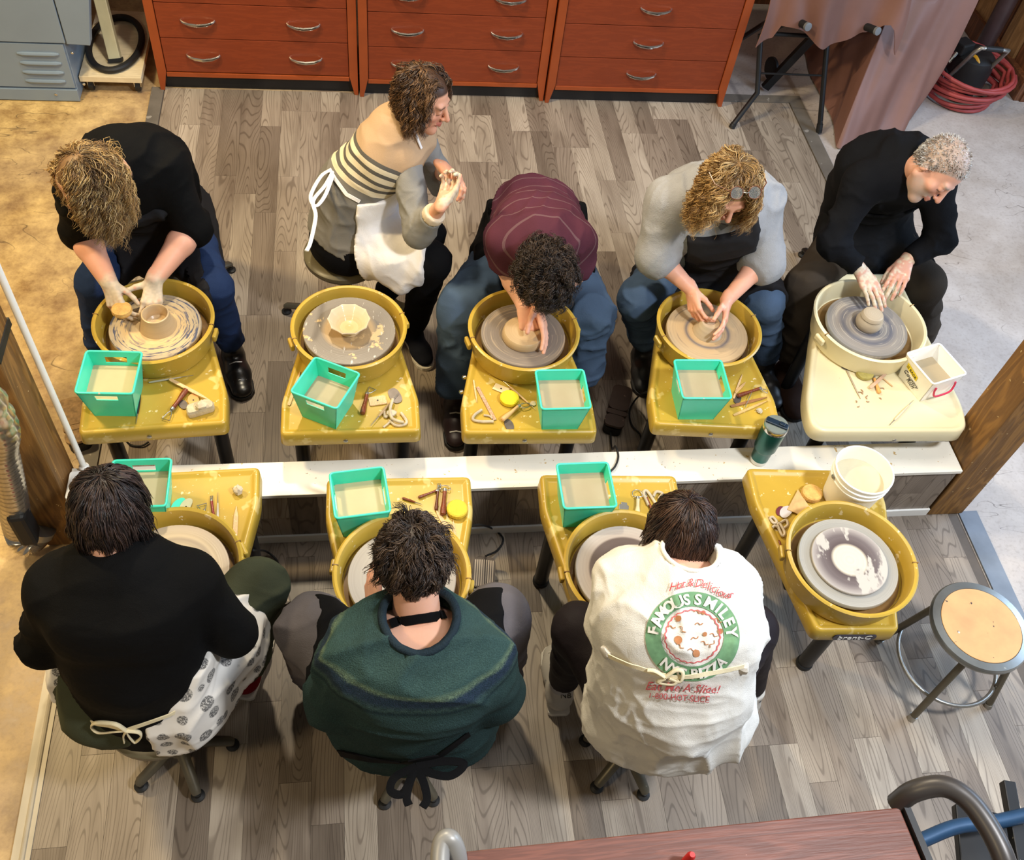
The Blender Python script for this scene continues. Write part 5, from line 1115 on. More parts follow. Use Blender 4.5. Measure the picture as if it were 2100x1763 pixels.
# ---------------------------------------------------------------- hair
def strands(C0, X, Y, Z, hs, n, length, palette, seed=1, gravity=.35, lift=.35, curl=.0, wl=.05, rad=.0013, steps=11, clump=120, clumpk=.5, flow=None, mask=None, clear=.006, hfun=None, jit=.25, rootdark=.6, facefree=None):
    """hair as tapering three-sided locks rooted on the scalp"""
    rs = np.random.RandomState(seed); R = np.stack([X, Y, Z], 1)
    hl = (hfun or hairline)(HV[:, 1]); ok = HV[:, 2] > hl
    if mask is not None: ok &= mask(HV)
    ids = np.where(ok)[0]; pick = rs.choice(ids, n); L0 = HV[pick] + rs.normal(0, .0015, (n, 3)); N0 = HN[pick]
    cid = rs.choice(n, clump, replace=False); dist = ((L0[:, None, :] - L0[cid][None]) ** 2).sum(2); cl = dist.argmin(1)
    whorl = np.array((0, -.05, .10)); fl = L0 - whorl; fl = fl - (fl * N0).sum(1, keepdims=True) * N0; fl /= (np.linalg.norm(fl, axis=1, keepdims=True) + 1e-6)
    if flow is not None: fl = flow(L0, N0, fl)
    ln = length(L0, rs) if callable(length) else length * rs.uniform(.75, 1.12, n)
    g = R.T @ np.array((0, 0, -1.)); d = nrm_rows(N0 * lift + fl * (1 - lift) + rs.normal(0, jit * .5, (n, 3)) + (rs.normal(0, jit, (clump, 3)))[cl]); p = L0.copy(); path = [p.copy()]
    cen = np.array((0, -.010, .015)); rad3 = np.array((.0765, .097, .10)) + clear
    for s in range(steps - 1):
        d = nrm_rows(d + g * gravity * (s + 1) / steps * 2.2); p = p + d * (ln / (steps - 1))[:, None]
        q = (p - cen) / rad3; k = np.linalg.norm(q, axis=1); ins = k < 1
        if ins.any():
            p[ins] = cen + (q[ins] / k[ins][:, None]) * rad3; nn = nrm_rows(q[ins] / rad3); d[ins] = nrm_rows(d[ins] - nn * np.minimum(0, (d[ins] * nn).sum(1))[:, None])
        path.append(p.copy())
    P = np.stack(path, 1); t = np.linspace(0, 1, steps)
    if clumpk: 
        guide = P[cid][cl]; w = (clumpk * t ** .8)[None, :, None]; off = (L0 - L0[cid][cl])[:, None, :] * .5; P = P * (1 - w) + (guide + off) * w
    if curl:
        ph = rs.uniform(0, 6.28, clump)[cl] + rs.normal(0, .5, n); a1 = nrm_rows(rs.normal(0, 1, (clump, 3)))[cl]; tg = nrm_rows(P[:, -1] - P[:, 0]); b1 = nrm_rows(np.cross(tg, a1)); b2 = np.cross(tg, b1)
        cum = t[None, :] * ln[:, None] / (wl * rs.uniform(.8, 1.25, clump)[cl])[:, None] * 6.283 + ph[:, None]; amp = (curl * rs.uniform(.6, 1.3, n))[:, None] * np.minimum(1, t * 4)[None]
        P = P + (amp * np.cos(cum))[..., None] * b1[:, None] + (amp * np.sin(cum))[..., None] * b2[:, None]
        q = (P - cen) / (rad3 - clear + .002); k = np.linalg.norm(q, axis=2); ins = k < 1; P[ins] = cen + (q[ins] / k[ins][:, None]) * (rad3 - clear + .002)
    if facefree is not None:
        bad = ((P[..., 1] > facefree[0]) & (P[..., 2] < facefree[1]) & (np.abs(P[..., 0]) < facefree[2])) | ((P[..., 1] > .035) & (P[..., 2] < -.035) & (np.abs(P[..., 0]) < .055)); P = P[~bad.any(1)]; keep = ~bad.any(1); n = len(P); cl = cl[keep]; ln = ln[keep]
    Wd = np.array(A3(C0)) + (P * hs) @ R.T
    tg = np.gradient(Wd, axis=1); tg /= (np.linalg.norm(tg, axis=2, keepdims=True) + 1e-9); up = rs.normal(0, 1, (n, 1, 3)); b1 = np.cross(tg, up); b1 /= (np.linalg.norm(b1, axis=2, keepdims=True) + 1e-9); b2 = np.cross(tg, b1)
    rr = (rad * rs.uniform(.7, 1.3, n))[:, None] * (1 - .75 * t[None] ** 2); V = np.stack([Wd + (b1 * math.cos(a) + b2 * math.sin(a)) * rr[..., None] for a in (0, 2.094, 4.189)], 2)
    base = np.arange(n * steps * 3).reshape(n, steps, 3); F = np.concatenate([np.stack([base[:, :-1, i], base[:, :-1, (i + 1) % 3], base[:, 1:, (i + 1) % 3], base[:, 1:, i]], -1).reshape(-1, 4) for i in range(3)])
    pal = np.array([q[:3] for q in palette]); ci = rs.randint(0, len(pal), clump)[cl]; mixr = rs.rand(n) < .45; ci[mixr] = rs.randint(0, len(pal), mixr.sum()); colr = pal[ci] * rs.uniform(.75, 1.2, (n, 1))
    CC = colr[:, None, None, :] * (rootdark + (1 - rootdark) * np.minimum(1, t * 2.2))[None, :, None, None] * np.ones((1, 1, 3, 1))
    return V.reshape(-1, 3), F, CC.reshape(-1, 3)
def nrm_rows(v): return v / (np.linalg.norm(v, axis=-1, keepdims=True) + 1e-9)
# ---------------------------------------------------------------- feet
def shoe(parent, A, toe, um, sm, label=None, L=.27, w=.048, boot=0., lace=None, toecap=None, z0=.0):
    """A ankle point, toe = horizontal direction; sole rests on z0"""
    A = A3(A); d = nrm((toe[0], toe[1], 0)); s = np.array((d[1], -d[0], 0)); heel = np.array((A[0], A[1], z0)) - d * .065; tip = heel + d * L
    f = Field(np.minimum(heel, tip) - .09, np.maximum(heel, tip) + np.array((.09, .09, .16 + boot)), .006)
    f.put(cone(heel + d * .045 + (0, 0, .05), heel + d * .16 + (0, 0, .045), w * .82, w * .95, (0, 0, 1), .95), .02); f.put(cone(heel + d * .15 + (0, 0, .036), tip - d * .045 + (0, 0, .032), w * .95, w * .86, (0, 0, 1), .62), .03)
    f.put(cone(heel + d * .06 + (0, 0, .06), A + (0, 0, .03 + boot), .044, .042 + boot * .02), .03); f.cut(lambda X, Y, Z: (z0 + .016) - Z + 0 * X + 0 * Y)
    f.cut(lambda X, Y, Z: Z - (A[2] + .035 + boot) + 0 * X + 0 * Y)
    V, F = f.mesh(); V = relax(V, F, 1); so = mk('shoe', V, F, um, parent, label=label)
    pl = []
    for u, v in [(0, .55), (.03, .8), (.2, .85), (.45, .82), (.7, 1.05), (.88, .95), (.97, .6), (1, .2)]: pl.append((u, v))
    ring = [heel + d * u * L + s * v * w for u, v in pl] + [heel + d * u * L - s * v * w for u, v in pl[::-1]]
    g = G(); g.loft([[Vector(q + (0, 0, zz)) for q in ring] for zz in (0, .006, .02)]); so2 = g.obj('sole', sm, so, bevel=.003); 
    if lace is not None:
        for k in range(4):
            q = heel + d * (.135 + .026 * k) + np.array((0, 0, .092 - .009 * k)); G().tube([Vector(q - s * .026 - (0, 0, .008)), Vector(q), Vector(q + s * .026 - (0, 0, .008))], .0034, 6).obj('lace', lace, so, smooth=True)
    return so
def ribbon(pts, w, th, m, name, parent, up=None):
    """flat strap through points with given normals [(p, n)]"""
    g = G(); rings = []; P = [A3(p) for p, _ in pts]
    for i, (p, n) in enumerate(pts):
        t = nrm(P[min(i + 1, len(P) - 1)] - P[max(0, i - 1)]); n = nrm(n); s = nrm(np.cross(t, n)); n = np.cross(s, t); p = A3(p)
        rings.append([Vector(p + s * w / 2), Vector(p + s * w / 2 + n * th), Vector(p - s * w / 2 + n * th), Vector(p - s * w / 2)])
    g.loft(rings); return g.obj(name, m, parent, smooth=True, ang=50)
class Surf:
    """casts photograph sight lines onto a set of meshes so that prints and straps lie on the cloth"""
    def __init__(s, *objs):
        V, F = [], []; n = 0
        for o in objs:
            org = np.array(ORG[o]); me = o.data; v = np.empty(len(me.vertices) * 3, np.float32); me.vertices.foreach_get('co', v); v = v.reshape(-1, 3) + org
            V += [Vector(q) for q in v]; F += [[i + n for i in p.vertices] for p in me.polygons]; n = len(V)
        s.t = BVHTree.FromPolygons(V, F)
    def hit(s, px, py, off=.003):
        d = CR @ np.array([(px - 1050.) / CF, -(py - 881.5) / CF, -1.]); d = Vector(d).normalized(); r = s.t.ray_cast(Vector((0, 0, CH)), d)
        if r[0] is None:
            r = s.t.find_nearest(U(px, py, .8)); 
        n = r[1]; n = -n if n.dot(d) > 0 else n
        return r[0] + n * off, n
    def path(s, pts, off=.003, n=6):
        out = []
        for (a, b), (e, g_) in zip(pts[:-1], pts[1:]):
            for k in range(n): out.append(s.hit(a + (e - a) * k / n, b + (g_ - b) * k / n, off))
        return out + [s.hit(*pts[-1], off)]
# ---------------------------------------------------------------- person assembly
def J(q): return A3(U(*q))
class Person:
    def __init__(s, label, j, skin, head_f, head_u, hs=1., bulk=1., fem=False):
        s.j = {k: J(v) for k, v in j.items()}; s.skin = skin; s.b = bulk; s.hs = hs; jj = s.j
        s.lat = nrm(jj['HR'] - jj['HL']); s.slat = nrm(jj['SR'] - jj['SL'])
        f = nrm(head_f); u = nrm(np.array(head_u) - f * np.dot(head_u, f)); s.hX, s.hY, s.hZ = np.cross(f, u), f, u; s.hC = jj['head']
        s.parts = []; s.label = label; s.floor = np.array((jj['pel'][0], jj['pel'][1], 0.))
    def head(s, scalp, **kw):
        R = np.stack([s.hX, s.hY, s.hZ], 1); s.parts.append((s.hC + (HV * s.hs) @ R.T, HF, head_col(HV, s.skin, scalp, **kw)))
        nb = s.j['neck']; top = s.hC + (np.array((0, -.022, -.055)) * s.hs) @ R.T; f = Field(np.minimum(nb, top) - .1, np.maximum(nb, top) + .1, .006)
        f.put(cone(nb - (0, 0, .03), top, .066 * s.b ** .5, .054), .02); V, F = f.mesh(); s.parts.append((V, F, np.tile(np.array(s.skin[:3]), (len(V), 1))))
    def arms(s, hands, clay=(0, 0), r=(.042, .041, .026)):
        for k, sd in (('L', -1), ('R', 1)):
            h = dict(hands[k]); h['side'] = sd; s.parts.append(arm_mesh(s.j['S' + k], s.j['E' + k], s.j['W' + k], h, s.skin, clay[0 if k == 'L' else 1], r))
    def torso(s, f, grow=0., sp=None, k=.05):
        """trunk of flattened cones through (point, half width, half depth) stations"""
        for (p, w, d), (q, w2, d2) in zip(sp[:-1], sp[1:]):
            ax = nrm(q - p); lat = nrm(s.lat + s.slat); lat = nrm(lat - ax * (lat @ ax)); nn = np.cross(ax, lat); fl = ((d + grow) / (w + grow) + (d2 + grow) / (w2 + grow)) / 2
            # laterally spread capsules
            e0, e1 = w - d, w2 - d2
            for sg in (-1, 0, 1): f.put(cone(p + lat * sg * max(0, e0), q + lat * sg * max(0, e1), d + grow, d2 + grow), k)
    def body(s, sp):
        jj = s.j; pts = np.stack([v for kk, v in jj.items()]); f = Field(pts.min(0) - .2, pts.max(0) + .2, .014)
        s.torso(f, -.02, sp)
        for k in 'LR':
            f.put(cone(jj['S' + k], jj['E' + k], .04, .034), .03); f.put(cone(jj['H' + k], jj['K' + k], .065, .045), .04); f.put(cone(jj['K' + k], jj['A' + k], .042, .03), .02)
            f.put(cone(jj['A' + k], jj['A' + k] + nrm(jj['A' + k] - jj['K' + k]) * .03, .03, .03), .02); f.put(cone(jj['neck'], jj['S' + k], .04, .04), .03)
        V, F = f.mesh(); s.parts.append((V, F, np.tile(np.array(s.skin[:3]), (len(V), 1))))
        V, F, C_ = joinm(s.parts); s.o = mk('person', V, F, M['skin'], None, col=C_, origin=s.floor); tag(s.o, s.label, 'person'); return s.o
    def cloth(s, name, h, prims, m, cuts=(), wr=None, vec=None, label=None, hem=None, rel=1):
        lo = np.min([p[1] for p, *_ in prims], 0) - .06; hi = np.max([p[2] for p, *_ in prims], 0) + .06; f = Field(lo, hi, h)
        for q in prims: f.put(q[0], q[1])
        for fn in cuts: f.cut(fn)
        if hem is not None:
            ax = nrm(s.j['chest'] - s.j['pel']); q = s.j['pel'] + ax * hem; f.cut(lambda X, Y, Z: -((X - q[0]) * ax[0] + (Y - q[1]) * ax[1] + (Z - q[2]) * ax[2]))
        V, F = f.mesh()
        if rel: V = relax(V, F, rel)
        for w in (wr or []): V = wrinkle(V, F, *w)
        return mk(name, V, F, m, s.o, vec=vec(V) if vec else None, label=label)
    def tprims(s, sp, grow, k=.05):
        out = []; lat0 = nrm(s.lat + s.slat)
        for (p, w, d), (q, w2, d2) in zip(sp[:-1], sp[1:]):
            ax = nrm(q - p); lat = nrm(lat0 - ax * (lat0 @ ax)); e0, e1 = max(0, w - d), max(0, w2 - d2)
            for sg in (-1, -.33, .33, 1): out.append((cone(p + lat * sg * e0, q + lat * sg * e1, d + grow, d2 + grow), k))
        return out
    def sleeve(s, k, r, end=1., cut=True, kk=.03, mid=None):
        jj = s.j; S, E, Wp = jj['S' + k], jj['E' + k], jj['W' + k]; out = []
        if end <= 1: out.append((cone(S, S + (E - S) * end, r[0], r[1], cutb=cut), kk))
        else: out.append((cone(S, E, r[0], r[1]), kk)); out.append((cone(E, E + (Wp - E) * (end - 1), r[1], r[2], cutb=cut), kk))
        return out
    def legs(s, r=(.088, .066, .05), k=.035, end=.93, flare=None):
        jj = s.j; out = [(cone(jj['HL'], jj['HR'], .105 * s.b, .105 * s.b), .05)]
        for q in 'LR':
            out.append((cone(jj['H' + q], jj['K' + q], r[0] * s.b, r[1]), k)); out.append((cone(jj['K' + q], jj['K' + q] + (jj['A' + q] - jj['K' + q]) * end, r[1], r[2], cutb=True), k))
        return out
    def hair(s, n, length, palette, **kw):
        under = kw.pop('under', None); V, F, C_ = strands(s.hC, s.hX, s.hY, s.hZ, s.hs, n, length, palette, **kw)
        if under:
            k2 = dict(kw); k2.update(seed=kw.get('seed', 1) + 50, lift=.1, curl=min(kw.get('curl', 0), .004), clear=.003, steps=8, gravity=.1, jit=.15); k2.pop('facefree', None); V2, F2, C2 = strands(s.hC, s.hX, s.hY, s.hZ, s.hs, under[0], under[1], palette, **k2); V, F, C_ = joinm([(V, F, C_), (V2, F2, C2)])
        o = mk('hair', V, F, M['hair'], s.o, col=C_, kind='stuff'); return o
# ---------------------------------------------------------------- the potters
UPV = np.array((0, 0, 1.))
def mx(a):
    r = a[0]
    for q in a[1:]: r = np.maximum(r, q)
    return r
def stations(P, w=(.165, .15, .165, .12), d=(.125, .11, .11, .075), bow=.03, low=.03, wf=.5):
    j = P.j; fwd = nrm(np.cross(UPV, P.lat)); mid = j['pel'] * (1 - wf) + j['chest'] * wf - fwd * bow; b = P.b
    return [(j['pel'] - UPV * low, w[0] * b, d[0] * b), (mid, w[1] * b, d[1] * b), (j['chest'], w[2] * b, d[2] * b), (j['chest'] * .3 + j['neck'] * .7, w[3], d[3])]
def shoulders(P, r=.062, k=.05): 
    j = P.j; return [(cone(j['SL'], j['SR'], r, r), k), (cone(j['neck'] - UPV * .02, j['SL'], r * .95, r), k), (cone(j['neck'] - UPV * .02, j['SR'], r * .95, r), k)]
def apron(P, sp, m, bib=.80, lap=.40, bw=.14, lw=.30, back=.0, grow=.016, wr=.006, thigh=(.10, .085), label=None, skirt=.0, sh=0., lapR=None):
    j = P.j; fwd = nrm(np.cross(UPV, P.lat)); ax = nrm(j['chest'] - j['pel']); L = np.linalg.norm(j['chest'] - j['pel']); lat = nrm(P.lat - ax * (P.lat @ ax)); fr = nrm(np.cross(ax, lat)); fr = fr if fr @ fwd > 0 else -fr; pel = j['pel']
    pr = P.tprims(sp, grow); 
    for q in 'LR': pr.append((cone(j['H' + q], j['K' + q], thigh[0] * P.b, thigh[1]), .09))
    pr.append((cone(j['HL'] * .5 + j['HR'] * .5, j['KL'] * .5 + j['KR'] * .5, .06, .03), .10))
    if sh: pr += shoulders(P, sh)
    if skirt: pr += [(cone(j['K' + q], j['K' + q] - UPV * skirt, .085, .08), .05) for q in 'LR']
    def fn(X, Y, Z):
        x, y, z = X - pel[0], Y - pel[1], Z - pel[2]; t = (x * ax[0] + y * ax[1] + z * ax[2]) / L; l = np.abs(x * lat[0] + y * lat[1] + z * lat[2]); n = x * fr[0] + y * fr[1] + z * fr[2]; h = x * fwd[0] + y * fwd[1]; ls = x * lat[0] + y * lat[1] + z * lat[2]; lp = lap if lapR is None else np.where(ls > .15, lapR, lap)
        wmax = np.where(t > .35, bw, bw + (lw - bw) * np.clip((.35 - t) / .3, 0, 1))
        return mx([(t - bib) * L + 0 * l, l - wmax, back - np.where(t > .2, n, np.maximum(n, h)), np.where(t > .42, -1., h - lp), -(z + .20)])
    return P.cloth('apron', .0075, pr, m, [fn], [(wr, lat, 8., .5, 3)], label=label)
def pat_vec(P):
    """cloth coordinates: across the back, along the spine, depth"""
    j = P.j; ax = nrm(j['neck'] - j['pel']); lat = nrm(P.slat - ax * (P.slat @ ax)); o = j['pel']
    return lambda V: np.stack([(V - o) @ lat, (V - o) @ ax, (V - o) @ np.cross(lat, ax)], 1)
def sideflow(k=1.2, back=.5, part=0.):
    def fl(L, N, f0):
        fr = np.clip((L[:, 1] - .0) / .07, 0, 1)[:, None]; s = np.sign(L[:, 0] - part)[:, None] * np.array((1., 0, 0)) * k + np.array((0, -back, -.2)); v = f0 * (1 - fr) + s * fr; v = v - (v * N).sum(1, keepdims=True) * N
        return nrm_rows(v)
    return fl
BLK = cloth('black_cotton', c(11, 11, 12), var=.25, bump=.35); BLKAP = cloth('black_apron_twill', c(34, 33, 35), var=.2, splat=(c(170, 162, 150), 9, .745)); BLKAP2 = cloth('clean_black_apron', c(14, 14, 16), var=.2)
DENIM = cloth('dark_denim', c(34, 50, 84), var=.3, scale=9, weave=300); DENIM2 = cloth('mid_denim', c(70, 88, 112), var=.35, scale=7, weave=300)
PINK = c(226, 168, 142); FAIR = c(228, 176, 150); TANS = c(206, 148, 118)
BROWNBOOT = cloth('brown_suede', c(62, 44, 36), var=.3); BLKL = mat('black_leather', c(24, 23, 24), .3, var=.3); SOLE = mat('dark_sole', c(30, 28, 27), .7); WSOLE = mat('white_sole', c(228, 222, 210), .6)
# ======== curly blond potter in black T-shirt
P = Person('person with long curly blond hair, black T-shirt and black apron, bowed over a pot', dict(pel=(322, 435, .56), chest=(268, 350, .93), neck=(243, 318, 1.05), head=(182, 368, 1.10), SL=(338, 345, .97), SR=(165, 395, .96), EL=(392, 468, .74), ER=(168, 478, .76), WL=(316, 574, .67), WR=(224, 580, .68), HL=(372, 455, .55), HR=(268, 470, .55), KL=(438, 590, .51), KR=(196, 578, .51), AL=(474, 705, .13), AR=(205, 715, .13)), PINK, (-.72, -.36, -.58), (-.42, -.40, .80), bulk=1.08)
sp = stations(P, (.17, .165, .175, .12), (.13, .125, .12, .08))
P.head(c(120, 92, 62), brow=c(150, 118, 80), recede=.035); P.arms(dict(L=dict(d=(-.10, -.78, -.52), n=(-.25, .25, -.9), curl=(.35, .35, .25), thumb=(.35, .85, .05), tcurl=.15, sc=.95), R=dict(d=(.25, -.75, -.5), n=(.55, .15, -.8), curl=(.45, .65, .4), thumb=(.7, .5, .5), sc=.95)), (.80, .74), r=(.053, .050, .031)); P.body(sp)
P.cloth('shirt', .0085, P.tprims(sp, .012) + shoulders(P, .068) + P.sleeve('L', (.078, .070, .06), 1.12) + P.sleeve('R', (.078, .070, .06), 1.08), BLK, wr=[(.007, (1, .2, .3), 8., .3, 1)])
P.cloth('jeans', .0085, P.legs((.095, .070, .056), end=.95), DENIM, wr=[(.005, P.lat, 12., .6, 2)])
apron(P, sp, BLKAP, bib=.98, lap=.36, bw=.15, lw=.22, grow=.03, sh=.082, thigh=(.11, .085), wr=.009)
P1S = P
shoe(P.o, P.j['AL'], (.25, -1), BLKL, SOLE, boot=.07, lace=M['steel'], L=.28, w=.052); shoe(P.o, P.j['AR'], (-.15, -1), BLKL, SOLE, boot=.07, lace=M['steel'], L=.28, w=.052)
BLD = [c(206, 170, 108), c(166, 128, 76), c(128, 98, 64), c(228, 198, 144), c(150, 118, 78), c(110, 86, 62)]
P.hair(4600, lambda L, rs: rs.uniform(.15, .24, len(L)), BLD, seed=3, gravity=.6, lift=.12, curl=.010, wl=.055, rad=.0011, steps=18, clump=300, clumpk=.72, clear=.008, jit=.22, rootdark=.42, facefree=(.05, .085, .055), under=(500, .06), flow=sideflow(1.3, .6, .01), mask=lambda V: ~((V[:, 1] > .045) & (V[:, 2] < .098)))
# ======== instructor in striped sweater
P = Person('person with brown curly bob, striped grey sweater and white apron, sitting sideways', dict(pel=(708, 478, .58), chest=(795, 310, .95), neck=(822, 245, 1.08), head=(868, 200, 1.20), SL=(858, 285, 1.0), SR=(832, 325, .98), ER=(860, 478, .79), WR=(908, 416, .985), EL=(905, 372, .79), WL=(908, 342, .965), HL=(725, 468, .56), HR=(708, 505, .56), KR=(884, 535, .60), KL=(872, 480, .60), AR=(848, 668, .11), AL=(790, 600, .12)), c(218, 160, 130), (.84, -.46, -.28), (.26, .0, .96), hs=.97, bulk=.92)
sp = stations(P, (.165, .14, .155, .11), (.14, .115, .105, .07), bow=.05)
P.head(c(70, 48, 34), lips=c(176, 92, 84), brow=c(80, 56, 42)); P.arms(dict(L=dict(d=(.72, -.55, -.25), n=(-.35, -.35, -.85), curl=(.5, .7, .4), thumb=(.8, .4, .4), sc=.9), R=dict(d=(.38, .80, .30), n=(.1, .45, .85), curl=(.85, 1.0, .6), thumb=(.8, .4, .4), sc=.9)), (.30, .52), r=(.036, .034, .023)); P.body(sp)
def stripe_mat():
    t = NT('striped_knit'); a = t.n('ShaderNodeAttribute', attribute_name='Pat'); x = t.n('ShaderNodeSeparateXYZ'); t.l(a.outputs['Vector'], x.inputs[0]); s = x.outputs[1]
    g, cr, be, dg = c(120, 116, 109), c(222, 208, 178), c(184, 154, 122), c(96, 92, 86)
    st = [(0, g)]
    for k in range(4): z0 = .285 + k * .037; st += [(z0, cr), (z0 + .020, dg)]
    st += [(.285 + 4 * .037, be)]
    q = t.ramp(s, st, 'CONSTANT'); v = t.co(); t.bump(t.noise(v, 400, 2), .25, .003)
    sl = t.ramp(x.outputs[0], [(.0, (0, 0, 0)), (1, (1, 1, 1))])
    return t.out(t.mix(t.math('MULTIPLY', t.noise(v, 200, 2), .3), q, t.mix(1., q, (.7, .7, .7, 1), 'MULTIPLY')), .9, 0, .15)
KG = cloth('grey_knit_sleeve', c(132, 130, 126), var=.12, weave=400)
P.cloth('sweater', .007, P.tprims(sp, .010) + shoulders(P, .056, .04), stripe_mat(), wr=[(.005, (.3, 1, .2), 9., .4, 4)], vec=pat_vec(P), hem=-.02)
for k in 'RL': P.cloth('sleeve', .007, P.sleeve(k, (.060, .052, .042), 1.55), KG, wr=[(.004, (1, .3, 0), 12., .5, 5)])
for k in 'R': P.cloth('cuff', .006, [(cone(P.j['E' + k] * .45 + P.j['W' + k] * .55, P.j['E' + k] * .30 + P.j['W' + k] * .70, .043, .041, cuta=True, cutb=True), .004)], cloth('cream_cuff', c(214, 196, 172), var=.1))
P.cloth('trousers', .0085, P.legs((.098, .075, .055), end=.98) + [(cone(P.j['pel'] + (-.005, .0, -.03), P.j['pel'] + (.01, 0, .05), .142, .135), .05)], cloth('black_stretch', c(12, 12, 15), var=.25), wr=[(.003, P.lat, 10., .6, 2)])
WAP = cloth('white_apron_cotton', c(236, 232, 230), var=.07, bump=.35, splat=(c(196, 176, 150), 5, .74))
j = P.j; fwd = nrm(np.cross(UPV, P.lat)); pr = P.tprims(sp, .022) + [(cone(j['H' + q], j['K' + q] * .85 + j['H' + q] * .15, .118, .095), .08) for q in 'LR'] + [(cone(j['HR'] * .5 + j['KR'] * .5 + (.0, -.05, .01), j['HR'] * .4 + j['KR'] * .6 + (.02, -.075, -.06), .07, .05), .06)]
def fn(X, Y, Z, j=j, fwd=fwd): 
    x, y, z = X - j['pel'][0], Y - j['pel'][1], Z - j['pel'][2]; h = x * fwd[0] + y * fwd[1]; l = x * P.lat[0] + y * P.lat[1]
    return mx([.085 - h + .25 * np.maximum(0, .06 - z) + 0 * l, z - .25 + 0 * l, h - .36 + 0 * z, -(z + .14) + 0 * h])
apo = P.cloth('apron', .0075, pr, WAP, [fn], [(.008, (.4, .5, -.6), 8., .35, 7)])
sf = Surf(*[q for q in P.o.children if q.type == 'MESH'] + [P.o])
ribbon(sf.path([(678, 348), (690, 368), (712, 398), (738, 412)], .004), .014, .003, WAP, 'apron_tie', P.o)
for pts_ in ([(680, 348), (660, 362), (640, 400), (650, 420), (668, 400), (684, 360)], [(684, 352), (668, 380), (645, 410), (650, 440), (640, 490), (632, 508)]):
    G().tube(curve([Vector(sf.hit(680, 350)[0]) + (U(a, b, .80) - U(680, 350, .80)) for a, b in pts_], 6), .008, 6, flat=.35).obj('apron_bow', WAP, P.o, smooth=True, ang=80)
G().tube(curve([Vector(sf.hit(a, b, .006)[0]) for a, b in ((842, 258), (852, 280), (862, 305))], 5), .006, 6, flat=.4).obj('neck_strap', WAP, P.o, smooth=True, ang=80)
shoe(P.o, P.j['AR'], (.35, -1), cloth('navy_sneaker', c(28, 30, 40), var=.3), WSOLE, L=.245, w=.043); shoe(P.o, P.j['AL'], (.8, -.5), cloth('olive_shoe', c(120, 112, 84), var=.3), SOLE, L=.245, w=.043)
BRN = [c(96, 68, 46), c(74, 52, 38), c(120, 88, 60), c(60, 42, 32), c(140, 104, 70)]
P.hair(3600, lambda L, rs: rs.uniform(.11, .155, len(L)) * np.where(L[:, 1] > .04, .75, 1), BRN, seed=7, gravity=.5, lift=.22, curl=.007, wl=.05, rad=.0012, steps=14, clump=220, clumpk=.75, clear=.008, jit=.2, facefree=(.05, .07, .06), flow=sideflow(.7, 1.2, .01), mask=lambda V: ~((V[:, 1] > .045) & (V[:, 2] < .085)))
stool(tuple(U(705, 520, .44).xy), .3, 'grey-olive round stool under the woman in striped sweater', seat_z=.455, r=.165)
# ======== potter in maroon shirt
P = Person('person with dark curly hair in maroon striped shirt and jeans, bent double over the wheel', dict(pel=(1090, 462, .57), chest=(1105, 470, .80), neck=(1112, 505, .87), head=(1118, 558, .86), SL=(1174, 496, .83), SR=(1040, 494, .83), ER=(1044, 556, .69), WR=(1074, 628, .655), EL=(1178, 562, .67), WL=(1100, 625, .665), HL=(1150, 510, .53), HR=(1035, 510, .53), KL=(1212, 640, .48), KR=(945, 632, .48), AL=(1190, 780, .12), AR=(935, 810, .12)), FAIR, (.05, -.30, -.93), (-.02, -.93, .32), bulk=1.0)
sp = stations(P, (.165, .15, .16, .12), (.125, .11, .105, .085), bow=-.0)
sp[1] = (J((1102, 440, .73)), .15, .11)
P.head(c(40, 30, 26), brow=c(50, 38, 30)); P.arms(dict(L=dict(d=(.25, -.75, -.45), n=(-.75, -.1, -.5), curl=(.15, .25, .15), thumb=(.6, .6, .4)), R=dict(d=(.2, -.6, -.45), n=(.1, .5, -.85), curl=(1.2, 1.3, .7), thumb=(.6, .4, .7), tcurl=.6)), (.12, .12)); P.body(sp)
def thin_stripe():
    t = NT('maroon_striped_cotton'); a = t.n('ShaderNodeAttribute', attribute_name='Pat'); x = t.n('ShaderNodeSeparateXYZ'); t.l(a.outputs['Vector'], x.inputs[0])
    w = t.math('ABSOLUTE', t.math('SUBTRACT', t.math('FRACT', t.math('MULTIPLY', x.outputs[1], 15.)), .5)); m = t.ramp(w, [(0, (.7, .7, .7)), (.02, (.1, .1, .1)), (.035, (.7, .7, .7)), (.05, (0, 0, 0))])
    v = t.co(); b = t.mix(t.noise(v, 6, 3), c(62, 30, 42), c(92, 45, 60)); t.bump(t.noise(v, 350, 2), .25, .003); return t.out(t.mix(t.math('MULTIPLY', m, .55), b, c(150, 130, 128)), .85, 0, .2)
P.cloth('shirt', .0085, P.tprims(sp, .014) + shoulders(P, .066) + P.sleeve('R', (.076, .078, .07), .78) + P.sleeve('L', (.076, .078, .07), .78), thin_stripe(), wr=[(.009, (.2, 1, .2), 7., .35, 3)], vec=pat_vec(P))
P.cloth('jeans', .0085, P.legs((.10, .090, .082), end=.95), DENIM2, wr=[(.008, P.lat, 9., .6, 6)])
apron(P, sp, BLKAP2, bib=.6, lap=.22, bw=.24, lw=.30, thigh=(.122, .10), back=-.10, grow=.034)
P3S = P
shoe(P.o, P.j['AR'], (-.05, -1), mat('dark_red_sneaker', c(44, 26, 26), .5), SOLE, lace=WSOLE); shoe(P.o, P.j['AL'], (.05, -1), mat('dark_red_sneaker_b', c(44, 26, 26), .5), SOLE)
DRK = [c(44, 34, 30), c(30, 24, 22), c(60, 46, 38), c(76, 60, 50)]
